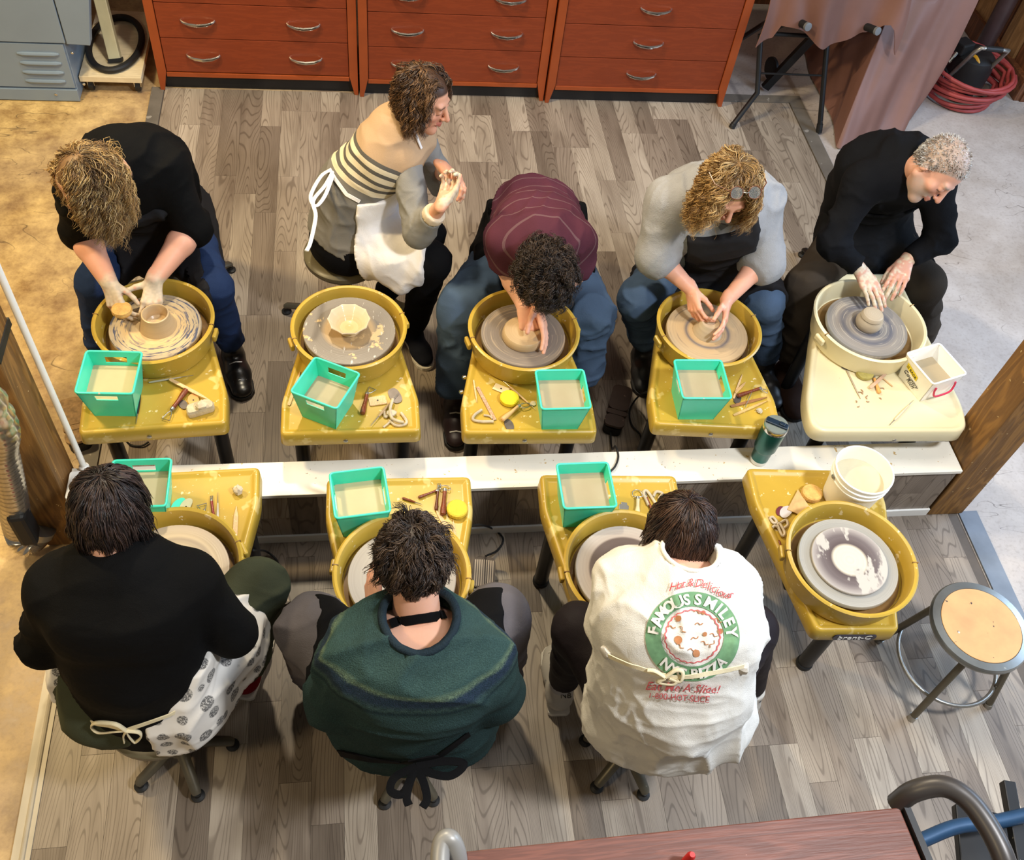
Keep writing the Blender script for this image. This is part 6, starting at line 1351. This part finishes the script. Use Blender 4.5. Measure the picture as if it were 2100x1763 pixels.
P.hair(3800, lambda L, rs: rs.uniform(.06, .09, len(L)), DRK, seed=5, gravity=.25, lift=.5, curl=.008, wl=.03, rad=.0012, steps=12, clump=320, clumpk=.7, clear=.008, jit=.5)
# ======== potter in grey sweatshirt
P = Person('person with blond curly hair, glasses on head, grey sweatshirt and black apron at the wheel', dict(pel=(1452, 500, .56), chest=(1466, 425, .92), neck=(1476, 388, 1.05), head=(1492, 384, 1.16), SL=(1555, 410, .96), SR=(1378, 416, .96), EL=(1562, 535, .75), ER=(1348, 525, .76), WL=(1490, 616, .68), WR=(1418, 594, .69), HL=(1508, 525, .53), HR=(1395, 530, .53), KL=(1566, 622, .49), KR=(1310, 612, .49), AL=(1572, 740, .12), AR=(1325, 705, .13)), PINK, (.06, -.84, -.54), (.08, -.52, .84), hs=.98, bulk=1.12)
sp = stations(P, (.175, .17, .18, .12), (.135, .13, .12, .08))
P.head(c(140, 108, 70), lips=c(190, 96, 92), brow=c(160, 124, 84)); P.arms(dict(R=dict(d=(.12, -.72, -.5), n=(.8, -.25, -.5), curl=(.45, .5, .35), thumb=(.75, .35, .55), sc=.92), L=dict(d=(-.15, -.8, -.4), n=(-.85, .1, -.3), curl=(.25, .3, .2), thumb=(.7, .5, .3), sc=.92)), (.30, .28)); P.body(sp)
SWT = cloth('heather_grey_fleece', c(156, 156, 158), var=.12, weave=300, bump=.4, scale=30)
sw = P.cloth('sweatshirt', .0085, P.tprims(sp, .016) + shoulders(P, .078) + P.sleeve('L', (.092, .085, .062), 1.28) + P.sleeve('R', (.092, .085, .062), 1.28), SWT, wr=[(.008, (.3, .3, 1), 8., .3, 1)])
P.cloth('jeans', .0085, P.legs((.10, .080, .062), end=.90), DENIM2, wr=[(.006, P.lat, 10., .6, 2)])
apron(P, sp, BLKAP, bib=1.22, lap=.30, lapR=.46, bw=.13, lw=.42, sh=.098, thigh=(.122, .104), grow=.042, wr=.010)
sf = Surf(sw); tri = [sf.hit(a, b, .003)[0] for a, b in ((1466, 455), (1494, 462), (1478, 472))]; g = G(); g.add(tri + [q + Vector((0, 0, .001)) for q in tri], [(0, 1, 2), (5, 4, 3), (0, 3, 4, 1), (1, 4, 5, 2), (2, 5, 3, 0)]); g.obj('printed_triangle', mat('grey_print', c(96, 96, 98), .8), sw)
shoe(P.o, P.j['AR'], (-.12, -1), mat('black_boot', c(40, 38, 38), .45), SOLE, boot=.06, L=.27, w=.052); shoe(P.o, P.j['AL'], (.1, -1), mat('black_boot_b', c(40, 38, 38), .45), SOLE, boot=.06, L=.27, w=.052)
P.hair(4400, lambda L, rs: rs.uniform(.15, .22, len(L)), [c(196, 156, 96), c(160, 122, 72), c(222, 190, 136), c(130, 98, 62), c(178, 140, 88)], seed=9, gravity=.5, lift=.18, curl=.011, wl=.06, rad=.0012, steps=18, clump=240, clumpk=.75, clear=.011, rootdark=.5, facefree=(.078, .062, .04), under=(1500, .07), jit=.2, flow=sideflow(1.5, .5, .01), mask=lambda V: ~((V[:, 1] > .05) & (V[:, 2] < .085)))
R = np.stack([P.hX, P.hY, P.hZ], 1); hl = lambda *q: Vector(P.hC + (np.array(q) * P.hs) @ R.T)
gl = thing('eyeglasses', 'round tortoiseshell eyeglasses pushed up on the blond curly hair', 'glasses', hl(0, .10, .09)); glm = mat('tortoise_frame', c(110, 66, 40), .3); lens = NT('lens_glass'); lens.b.inputs['Transmission Weight'].default_value = .9; lens = lens.out(c(225, 230, 228), .05)
for s in (-1, 1):
    cn = np.array((s * .034, .062, .128)); ex, ey = np.array((1, 0, 0)), nrm((0, -.9, .45)); P_ = [hl(*(cn + ex * .024 * math.cos(a) + ey * .022 * math.sin(a))) for a in np.linspace(0, 6.283, 28, endpoint=False)]
    G().tube(P_, .0021, 6, closed=True).obj('rim', glm, gl, smooth=True, ang=80); G().loft([P_, [q + Vector((0, 0, .0008)) for q in P_]]).obj('lens', lens, gl)
    G().tube([hl(s * .058, .058, .130), hl(s * .098, .02, .10), hl(s * .102, -.03, .075)], .0022, 6).obj('temple', glm, gl, smooth=True)
G().tube([hl(-.011, .062, .132), hl(0, .066, .136), hl(.011, .062, .132)], .0018, 6).obj('bridge', M['steel'], gl, smooth=True)
# ======== grey-haired man
P = Person('man with short grey hair and beard in black long-sleeved shirt and black apron', dict(pel=(1770, 445, .58), chest=(1822, 350, .93), neck=(1868, 330, 1.06), head=(1922, 345, 1.12), SL=(1918, 378, .97), SR=(1772, 375, .98), ER=(1706, 500, .78), WR=(1762, 550, .69), EL=(1930, 490, .76), WL=(1858, 535, .69), HL=(1822, 500, .53), HR=(1728, 500, .53), KL=(1894, 582, .49), KR=(1652, 585, .49), AL=(1885, 690, .12), AR=(1622, 745, .12)), c(206, 156, 134), (.22, -.80, -.55), (.62, -.30, .70), hs=1.04, bulk=1.05)
sp = stations(P, (.165, .16, .185, .12), (.125, .12, .12, .08), bow=.04)
P.head(c(170, 150, 138), brow=c(150, 136, 124), beard=c(178, 160, 148)); P.arms(dict(R=dict(d=(.30, -.85, -.25), n=(.1, -.1, -1), curl=(.12, .25, .15), thumb=(.75, .5, .2), spread=.03, sc=1.05), L=dict(d=(-.50, -.75, -.25), n=(.05, .1, -1), curl=(.2, .3, .2), thumb=(.8, .4, .2), spread=.04, sc=1.05)), (.48, .58)); P.body(sp)
BLK2 = cloth('black_jersey', c(14, 15, 19), var=.25, bump=.3)
P.cloth('shirt', .0085, P.tprims(sp, .012) + shoulders(P, .068) + P.sleeve('L', (.072, .056, .042), 1.88) + P.sleeve('R', (.072, .056, .042), 1.85), BLK2, wr=[(.006, (.4, .6, -.3), 9., .3, 5)])
P.cloth('trousers', .0085, P.legs((.097, .084, .076), end=.92), cloth('dark_olive_canvas', c(62, 54, 46), var=.25), wr=[(.007, P.lat, 9., .6, 6)])
apron(P, sp, cloth('black_apron_clay', c(16, 16, 18), var=.2, splat=(c(200, 196, 186), 12, .735)), bib=.74, lap=.27, bw=.15, lw=.27, thigh=(.108, .094), grow=.020)
shoe(P.o, P.j['AR'], (-.05, -1), BROWNBOOT, SOLE, boot=.06, L=.31, w=.058, lace=SOLE); shoe(P.o, P.j['AL'], (.1, -1), BROWNBOOT, SOLE, boot=.06, L=.31, w=.058)
P.hair(3000, lambda L, rs: rs.uniform(.007, .013, len(L)), [c(196, 192, 188), c(150, 142, 136), c(222, 220, 216), c(120, 108, 98)], seed=4, gravity=.05, lift=.75, rad=.0010, steps=5, clump=500, clumpk=.1, clear=.0005, jit=.3, hfun=lambda y: hairline(y) + .012 * (y > .03), mask=lambda V: ~((V[:, 2] > .085) & (np.random.RandomState(2).rand(len(V)) < .6)))
# ======== potter in black shirt, seen from behind
P = Person('person with short dark hair in black collared shirt and tree-print apron, seen from behind', dict(pel=(300, 1400, .56), chest=(255, 1235, .95), neck=(238, 1150, 1.05), head=(224, 1050, 1.16), SL=(118, 1205, .98), SR=(385, 1190, .98), EL=(92, 1318, .76), ER=(478, 1300, .76), HL=(215, 1405, .55), HR=(370, 1400, .55), KL=(128, 1222, .56), KR=(528, 1205, .58), AR=(502, 1372, .11), AL=(150, 1350, .11), WR=(398, 1215, .68), WL=(240, 1215, .68)), FAIR, (.12, .72, -.68), (.03, .68, .73), bulk=1.02)
sp = stations(P, (.165, .155, .175, .125), (.13, .115, .11, .08), bow=.02)
P.head(c(46, 36, 34), brow=c(50, 38, 34)); P.arms(dict(L=dict(d=(.4, .6, -.3), n=(.3, 0, -1)), R=dict(d=(-.4, .6, -.3), n=(-.3, 0, -1))), (.4, .4)); P.body(sp)
sh6 = P.cloth('shirt', .0085, P.tprims(sp, .012) + shoulders(P, .066) + P.sleeve('L', (.072, .060, .048), 1.75) + P.sleeve('R', (.072, .060, .048), 1.75), BLK, wr=[(.006, P.slat, 8., .3, 6)])
nb = P.j['neck']; 
P.cloth('collar', .005, [(cone(nb - (0, .0, .02), nb + (0, .012, .028), .079, .070, cuta=True, cutb=True), .004)], BLK)
OLV = cloth('olive_cargo_cotton', c(66, 70, 54), var=.2)
tr6 = P.cloth('trousers', .0085, P.legs((.105, .088, .070), end=.95) + [(cone(P.j['HL'] - (0, .05, .02), P.j['HR'] - (0, .05, .02), .115, .115), .05)], OLV, wr=[(.005, P.lat, 9., .6, 6)])
def tree_mat():
    t = NT('tree_print_cotton'); v = t.co(scale=(1, 1, 1)); vo = t.n('ShaderNodeTexVoronoi'); vo.inputs['Scale'].default_value = 17; vo.inputs['Randomness'].default_value = .35; t.l(v, vo.inputs['Vector'])
    m = t.ramp(vo.outputs['Distance'], [(.36, (1, 1, 1)), (.40, (0, 0, 0))]); sc = t.ramp(t.noise(v, 260, 2), [(.42, (0, 0, 0)), (.5, (1, 1, 1))]); base = c(226, 222, 216); t.bump(t.noise(v, 20, 3), .3, .004)
    return t.out(t.mix(t.math('MULTIPLY', m, t.math('ADD', t.math('MULTIPLY', sc, .55), .3)), base, c(40, 42, 48)), .85, 0, .2)
TREE = tree_mat(); j = P.j; fwd = nrm(np.cross(UPV, P.lat)); pr = P.tprims(sp[:3], .028) + [(cone(j['HL'] - (0, .05, .02), j['HR'] - (0, .05, .02), .132, .132), .05)] + [(cone(j['H' + q], j['K' + q] * .6 + j['H' + q] * .4, .138, .112), .07) for q in 'LR'] + [(cone(j['HR'] + (.06, .05, .03), j['HR'] * .55 + j['KR'] * .45 + (.05, -.04, .0), .09, .085), .05)]
def fn(X, Y, Z, j=j, fwd=fwd):
    x, y, z = X - j['pel'][0], Y - j['pel'][1], Z - j['pel'][2]; h = x * fwd[0] + y * fwd[1]; l = x * P.lat[0] + y * P.lat[1]
    return mx([np.where(l > .03, -.17, -.02) - h + .6 * np.maximum(0, z - .04) + 0 * z, z - .20 + 0 * l, h - .24 + 0 * z, -(z + .11) + 0 * h])
P.cloth('apron', .0075, pr, TREE, [fn], [(.010, (.5, .5, .2), 9., .35, 7)])
sf = Surf(sh6, tr6)
CRM = cloth('cream_tape', c(232, 220, 186), var=.08)
ribbon(sf.path([(190, 1478), (225, 1483), (260, 1492), (300, 1478), (345, 1462), (385, 1440)], .006, 4), .013, .003, CRM, 'apron_tie', P.o)
for pts_ in ([(262, 1490), (240, 1476), (205, 1474), (190, 1484), (205, 1496), (240, 1492), (262, 1490)], [(262, 1490), (285, 1492), (290, 1502), (278, 1512), (266, 1500), (262, 1490)], [(262, 1490), (256, 1500), (258, 1512)]):
    G().tube(curve([Vector(sf.hit(a, b, .012)[0]) for a, b in pts_], 5), .0065, 6, flat=.4).obj('apron_bow', CRM, P.o, smooth=True, ang=80)
shoe(P.o, P.j['AR'], (.25, 1), cloth('red_canvas', c(128, 24, 30), var=.2), WSOLE, lace=WSOLE, L=.28); shoe(P.o, P.j['AL'], (-.2, 1), cloth('red_canvas_b', c(128, 24, 30), var=.2), WSOLE, L=.28)
P.hair(4000, lambda L, rs: rs.uniform(.06, .10, len(L)) * np.where(L[:, 2] < -.03, .7, 1), [c(44, 34, 32), c(32, 26, 26), c(62, 48, 44), c(84, 66, 58)], seed=11, gravity=.35, lift=.14, curl=.002, wl=.09, rad=.0012, steps=11, clump=200, clumpk=.55, clear=.007, jit=.15)
hb = U(368, 1525, .08); a_, l_ = fang(hb.xy, 287, 1612); stool(tuple(hb.xy), a_, 'swivel stool with clay-specked legs under the potter in black shirt', leg=l_)
# ======== potter in green sweater, seen from behind
P = Person('person with short dark wavy hair in green patterned wool sweater, seen from behind', dict(pel=(845, 1435, .56), chest=(852, 1345, .93), neck=(857, 1292, .985), head=(846, 1148, 1.13), SL=(728, 1358, .96), SR=(978, 1346, .96), EL=(690, 1430, .74), ER=(1010, 1420, .74), HL=(770, 1430, .55), HR=(925, 1425, .55), KL=(640, 1290, .57), KR=(1018, 1268, .57), AR=(1005, 1440, .11), AL=(655, 1380, .11), WL=(768, 1258, .88), WR=(905, 1235, .70)), FAIR, (-.10, .78, -.62), (-.05, .62, .78), bulk=1.05)
sp = stations(P, (.17, .165, .19, .13), (.135, .125, .12, .085), bow=.03)
P.head(c(54, 42, 36), brow=c(50, 38, 30)); P.arms(dict(L=dict(d=(-.02, .85, .30), n=(.85, .1, -.4), curl=(.2, .3, .2), thumb=(.6, .55, .5)), R=dict(d=(-.3, .8, -.2), n=(-.6, 0, -.8))), (.05, .2)); P.body(sp)
def knit_mat():
    t = NT('fair_isle_knit'); a = t.n('ShaderNodeAttribute', attribute_name='Pat'); x = t.n('ShaderNodeSeparateXYZ'); t.l(a.outputs['Vector'], x.inputs[0]); s = x.outputs[1]; v = t.co()
    lo, hi, nv, yl = c(34, 50, 51), c(54, 72, 70), c(36, 48, 62), c(82, 98, 80)
    nz = t.noise(v, 330, 2); s2 = t.math('ADD', s, t.math('MULTIPLY', t.math('SUBTRACT', nz, .5), .012))
    band = t.ramp(t.math('MULTIPLY', t.math('SUBTRACT', s2, .275), 4.), [(0, lo), (.10, c(38, 55, 56)), (.42, c(40, 58, 58)), (.47, c(28, 42, 45)), (.52, c(50, 68, 66)), (.60, nv), (.68, nv), (.72, yl), (.76, c(46, 66, 64)), (1, c(42, 60, 60))])
    ck = t.n('ShaderNodeTexChecker'); ck.inputs['Scale'].default_value = 62; t.l(a.outputs['Vector'], ck.inputs['Vector']); msk = t.ramp(t.math('MULTIPLY', t.math('SUBTRACT', s2, .275), 4.), [(.44, (0, 0, 0)), (.46, (1, 1, 1)), (.72, (1, 1, 1)), (.75, (0, 0, 0))])
    col = t.mix(t.math('MULTIPLY', t.math('MULTIPLY', ck.outputs['Fac'], msk), .35), band, c(24, 40, 46)); col = t.mix(t.ramp(nz, [(.35, (0, 0, 0)), (.75, (.8, .8, .8))]), col, t.mix(1., col, (1.9, 1.9, 1.85, 1), 'MULTIPLY'))
    t.bump(t.math('ADD', nz, t.noise(v, 25, 3)), .6, .006); return t.out(col, .95, 0, .1)
KN = knit_mat()
def neckcut(q, r): return lambda X, Y, Z: r - np.sqrt((X - q[0]) ** 2 + (Y - q[1]) ** 2 + (Z - q[2]) ** 2)
def neckline(prims, q, r, h=.01, n=44):
    """the closed curve where a sphere round the neck meets the uncut garment"""
    lo = np.min([p[1] for p, *_ in prims], 0) - .06; hi = np.max([p[2] for p, *_ in prims], 0) + .06; fl = Field(lo, hi, h)
    for w in prims: fl.put(w[0], w[1])
    V, F = fl.mesh(); bt = BVHTree.FromPolygons([Vector(v) for v in V], F.tolist()); out = []
    for i in range(n):
        th = 2 * math.pi * i / n; best = None
        for ph in np.linspace(.2, 2.9, 110):
            p = Vector(q) + r * Vector((math.sin(ph) * math.cos(th), math.sin(ph) * math.sin(th), math.cos(ph))); l, nn, _, _ = bt.find_nearest(p)
            if (p - l).dot(nn) < 0: best = p; break
        if best is not None: out.append(best)
    return out
nq7 = P.j['neck'] + np.array((0, -.012, .055)); pr7 = (P.tprims(sp, .018) + shoulders(P, .062) + P.sleeve('L', (.078, .082, .060), 1.45) + P.sleeve('R', (.080, .082, .060), 1.45) + [(cone(P.j['HL'] - (0, .05, .0), P.j['HR'] - (0, .05, .0), .145, .145), .06)])
sw7 = P.cloth('sweater', .0085, pr7, KN, cuts=[neckcut(nq7, .10)], wr=[(.010, P.slat, 7., .3, 6)], vec=pat_vec(P))
G().tube(neckline(pr7, nq7, .101), .011, 8, closed=True).obj('ribbed_collar', cloth('navy_rib_knit', c(34, 46, 54), var=.2, weave=250, bump=.6), P.o, smooth=True, ang=80)
P.cloth('jeans', .0085, P.legs((.108, .098, .085), end=.95), cloth('grey_denim', c(96, 92, 96), var=.25, weave=300), wr=[(.008, P.lat, 9., .6, 6)])
ap7 = apron(P, sp, BLKAP2, bib=.5, lap=.30, bw=.25, lw=.30, thigh=(.122, .112), back=-.02, grow=.028)
sf = Surf(sw7, P.o); ribbon(sf.path([(802, 1282), (826, 1272), (858, 1266), (890, 1262), (912, 1264)], .005, 6), .026, .003, BLKAP2, 'neck_strap', P.o)
sf = Surf(sw7, ap7)
ribbon(sf.path([(700, 1540), (760, 1552), (830, 1558), (900, 1545), (960, 1500)], .006, 5), .022, .004, BLKAP2, 'waist_tie', P.o)
b0 = Vector(sf.hit(852, 1556, .02)[0])
for pts_ in ([(0, 0), (50, -10), (90, -5), (60, 18), (0, 4)], [(0, 0), (-40, 20), (-48, 45), (-25, 50), (-5, 10)], [(0, 0), (-12, 30), (-18, 58), (-14, 72)], [(0, 0), (14, 30), (20, 60), (12, 76)]):
    G().tube(curve([b0 + (U(852 + a, 1556 + b, .50) - U(852, 1556, .50)) * 1.0 for a, b in pts_], 6), .012, 6, flat=.3).obj('apron_bow', BLKAP2, P.o, smooth=True, ang=80)
sn = mat('white_red_sneaker', c(222, 212, 198), .55, var=.1, splat=[(c(196, 150, 40), 14, .58), (c(150, 26, 34), 11, .60), (c(24, 24, 28), 16, .64)])
shoe(P.o, P.j['AR'], (.35, 1), sn, WSOLE, lace=SOLE, L=.30, w=.054); shoe(P.o, P.j['AL'], (-.3, 1), sn, WSOLE, L=.30, w=.054)
P.hair(4000, lambda L, rs: rs.uniform(.03, .06, len(L)) * np.where(L[:, 2] < -.02, .45, 1), [c(56, 44, 38), c(40, 32, 30), c(76, 60, 50), c(96, 78, 64)], seed=13, gravity=.2, lift=.3, curl=.005, wl=.06, rad=.0012, steps=10, clump=260, clumpk=.6, clear=.008, jit=.35, hfun=lambda y: hairline(y) + .012 * (y < 0))
hb = U(838, 1560, .08); a_, l_ = fang(hb.xy, 890, 1642); stool(tuple(hb.xy), a_, 'swivel stool under the potter in green sweater', leg=l_)
# ======== woman in printed T-shirt, seen from behind
P = Person('person with dark brown hair in white printed T-shirt and black leggings, seen from behind', dict(pel=(1362, 1420, .56), chest=(1388, 1275, .93), neck=(1403, 1165, 1.03), head=(1400, 1092, 1.06), SL=(1290, 1195, .96), SR=(1488, 1205, .96), EL=(1262, 1300, .76), ER=(1510, 1300, .76), HL=(1290, 1420, .55), HR=(1440, 1425, .55), KL=(1188, 1290, .58), KR=(1540, 1290, .56), AL=(1152, 1405, .12), AR=(1540, 1420, .11), WL=(1290, 1195, .68), WR=(1390, 1185, .68)), FAIR, (-.12, .68, -.72), (-.05, .72, .70), hs=.96, bulk=1.13)
sp = stations(P, (.165, .165, .17, .12), (.14, .135, .12, .085), bow=.05, low=.02)
P.head(c(48, 34, 30), brow=c(50, 36, 30)); P.arms(dict(L=dict(d=(.4, .7, -.3), n=(.5, 0, -.8), sc=.9), R=dict(d=(-.4, .7, -.2), n=(-.6, 0, -.8), sc=.9)), (.3, .3)); P.body(sp)
TEE = cloth('white_jersey', c(224, 221, 214), var=.05, bump=.4)
j = P.j
nq8 = P.j['neck'] + np.array((0, .0, .05)); pr8 = (P.tprims(sp, .022) + shoulders(P, .072) + P.sleeve('L', (.090, .088, .07), .92) + P.sleeve('R', (.090, .088, .07), .92) + [(cone(j['HL'] - (0, .06, .0), j['HR'] - (0, .06, .0), .145, .145), .06)])
tee = P.cloth('tshirt', .0075, pr8, TEE, cuts=[neckcut(nq8, .078)], wr=[(.008, nrm(j['pel'] - j['neck'] + P.slat * .12), 7., .2, 6), (.004, P.slat, 11., .3, 9)])
P.cloth('leggings', .0085, P.legs((.105, .078, .050), end=.88) + [(cone(j['HL'] - (0, .05, .06), j['HR'] - (0, .05, .06), .125, .125), .05)], cloth('black_legging', c(34, 29, 33), var=.2, rough=.6), wr=[(.002, P.lat, 9., .6, 6)])
for q in 'LR': P.cloth('sock', .006, [(cone(j['A' + q] + (j['K' + q] - j['A' + q]) * .16, j['A' + q] - (0, 0, .03), .043, .042), .01)], cloth('grey_sock_' + q, c(176, 174, 174), var=.15))
G().tube(neckline(pr8, nq8, .079), .007, 8, closed=True).obj('neck_ribbing', TEE, P.o, smooth=True, ang=80)
sf = Surf(tee); STR = cloth('striped_ticking', c(206, 200, 190), var=.2, scale=60)
ribbon(sf.path([(1252, 1342), (1290, 1358), (1340, 1375), (1380, 1385), (1430, 1382), (1490, 1370), (1522, 1362)], .006, 5), .012, .003, CRM, 'apron_tie', P.o)
for pts_ in ([(1365, 1382), (1385, 1368), (1400, 1372), (1395, 1392), (1372, 1386)], [(1365, 1382), (1345, 1370), (1330, 1368)], [(1365, 1384), (1350, 1392), (1378, 1398), (1392, 1388)]):
    G().tube(curve([Vector(sf.hit(a, b, .012)[0]) for a, b in pts_], 5), .006, 6, flat=.4).obj('apron_bow', CRM, P.o, smooth=True, ang=80)
for a, b, rz_ in ((1247, 1336, .4), (1526, 1366, -.3)):
    q = sf.hit(a, b, .0)[0]; G().loft([[q + RZ(rz_) @ Vector((x * 1., y, z)) for x, y in rpoly([(-.012 * k_, -.014 * k_), (.013 * k_, -.016 * k_), (.012 * k_, .02 * k_), (-.013 * k_, .022 * k_)], .008, 2)] for z, k_ in ((-.03, .6), (-.015, 1.), (.0, 1.), (.008, .6))]).obj('apron_edge', STR, P.o, smooth=True)
# T-shirt print, laid on the cloth
GRN = mat('green_ink', c(112, 156, 116), .85, var=.2, scale=60); REDI = mat('red_ink', c(206, 96, 98), .85, var=.15, scale=60); OCH = mat('ochre_ink', c(178, 120, 78), .85, var=.2, scale=60); WI = mat('white_ink', c(236, 232, 224), .85)
PCX, PCY, RO, RI = 1420, 1304, 96, 64
def pp(r, a): return PCX + r * math.cos(a) * (1.0), PCY + r * .95 * math.sin(a)
def band(r0, r1, m, name, n=140, nr=9, wav=0, off=.0028):
    V, F = [], []
    for i in range(n):
        for k in range(nr):
            a = 2 * math.pi * i / n; r = r0 + (r1 - r0) * k / (nr - 1) + wav * math.sin(a * 26); V.append(tuple(sf.hit(*pp(r, a), off)[0]))
    for i in range(n):
        for k in range(nr - 1): a, b = i * nr + k, ((i + 1) % n) * nr + k; F.append((a, a + 1, b + 1, b))
    return mk(name, np.array(V), np.array(F), m, tee)
band(RI, RO, GRN, 'green_ring'); band(54.5, 57, REDI, 'wavy_crust_line', 208, 2, 1.1, .0032)
def glyph(s, px, py, size, ang, m, name='lettering', shear=0., off=.0065, bold=.0):
    def w(p): 
        x, y = p.x * 1., p.y; ca, sa = math.cos(ang), math.sin(ang); q = sf.hit(px + (x * ca + y * sa), py + (x * sa - y * ca), off + max(0, p.z))[0]; return q
    return text(s, (0, 0, 0), (1, 0, 0), (0, 1, 0), size, m, tee, name, depth=.0002, shear=shear, wrap=w, bold=bold)
CW = {' ': .5, 'I': .45, 'i': .42, 'l': .42, 't': .55, 'M': 1.25, 'H': 1.1, 'D': 1.1, '&': 1.05, 'L': .85, 'E': .9, 'S': .95}
def spaced(s_):
    w = [CW.get(ch, 1. if ch.isupper() else .85) for ch in s_]; pos = [sum(w[:i]) + w[i] / 2 for i in range(len(w))]; return [(ch, (p - pos[0]) / (pos[-1] - pos[0])) for ch, p in zip(s_, pos) if ch != ' ']
for s_, a0, a1 in (('FAMOUS', 3.30, 4.54), ('SMILEY', 4.84, 6.18)):
    for ch, t_ in spaced(s_): a = a0 + (a1 - a0) * t_; x, y = pp(78, a); glyph(ch, x, y, 31, a + math.pi / 2, WI, bold=.035)
for ch, t_ in spaced('NYC PIZZA'): a = 2.32 - 1.56 * t_; x, y = pp(79, a); glyph(ch, x, y, 28, a - math.pi / 2, WI, bold=.035)
for ch, t_ in spaced('Hot & Delicious'):
    if 1: x, y = 1380 + 114 * t_, 1204 - 14 * math.sin(math.pi * min(1, t_ * 1.15)) + 14 * t_; glyph(ch, x, y, 23, -.12 + .5 * t_ * t_, REDI, shear=.35)
glyph('Eat Me A Slice!', 1398, 1406, 24, .06, REDI, shear=.35, off=.0085, bold=.01); glyph('1-800-HOT-SLICE', 1392, 1426, 16, .07, REDI, off=.0085, bold=.01)
for x, y, r in ((1392, 1268, 6.5), (1391, 1312, 9), (1442, 1256, 4.5), (1445, 1300, 4.5), (1476, 1294, 6), (1427, 1339, 7.5)):
    V = [tuple(sf.hit(x, y, .003)[0])] + [tuple(sf.hit(x + r * math.cos(q), y + r * math.sin(q), .003)[0]) for q in np.linspace(0, 6.283, 14, endpoint=False)]; mk('pepperoni', np.array(V), np.array([(0, 1 + i, 1 + (i + 1) % 14) for i in range(14)]), OCH, tee)
for x, y, a in ((1378, 1286, .2), (1472, 1272, .6), (1424, 1308, -.2), (1460, 1320, -.9), (1400, 1290, 1), (1431, 1255, .3), (1433, 1279, 0), (1463, 1302, .4), (1445, 1318, .5), (1418, 1332, .1), (1395, 1325, .7)):
    G().tube([Vector(sf.hit(x + 8 * q * math.cos(a) - 2.2 * math.sin(q * 4) * math.sin(a), y + 8 * q * math.sin(a) + 2.2 * math.sin(q * 4) * math.cos(a), .0025)[0]) for q in np.linspace(-1, 1, 9)], .0012, 5).obj('topping_mark', OCH, tee, smooth=True)
shw = mat('white_grey_sneaker', c(196, 190, 180), .55, var=.15, splat=(c(84, 88, 92), 14, .6))
s8 = shoe(P.o, P.j['AL'], (.05, 1), shw, WSOLE, lace=WSOLE, L=.26); sfs = Surf(s8); text('NB', (0, 0, 0), (1, 0, 0), (0, 1, 0), 16, SOLE, s8, depth=.0002, wrap=lambda p: sfs.hit(1160 + p.x, 1425 - p.y, .003)[0]); shoe(P.o, P.j['AR'], (.1, 1), shw, WSOLE, L=.26)
P.hair(3600, lambda L, rs: rs.uniform(.11, .16, len(L)), [c(58, 40, 34), c(40, 28, 26), c(76, 54, 44), c(92, 66, 52)], seed=15, gravity=.55, lift=.12, curl=.004, wl=.12, rad=.0012, steps=13, clump=160, clumpk=.6, clear=.006, jit=.12)
hb = U(1283, 1540, .08); a_, l_ = fang(hb.xy, 1222, 1615); stool(tuple(hb.xy), a_, 'swivel stool under the woman in printed white T-shirt', leg=l_)
# stools of the upper row
for px, py, lb in ((322, 452, 'swivel stool hidden under the curly blond potter'), (1090, 462, 'swivel stool hidden under the potter in maroon shirt'), (1452, 515, 'swivel stool hidden under the potter in grey sweatshirt')):
    stool(tuple(U(px, py, .44).xy), .6, lb)
q = U(1770, 465, .44); a_, l_ = fang(q.xy, 1585, 592); stool(tuple(q.xy), a_, 'swivel stool of the grey-haired man, one black leg showing', leg=min(l_, .34), legm=M['blacktube'])
# things in hands
q = U(250, 636, .64); g = G(); g.lathe([(.012, -.016), (.030, -.013), (.036, -.002), (.034, .010), (.020, .017), (.001, .018)], 24, q); g.obj('sponge', M['tan_sponge'], smooth=True, label='tan sponge held in the hand of the curly blond potter', cat='sponge')
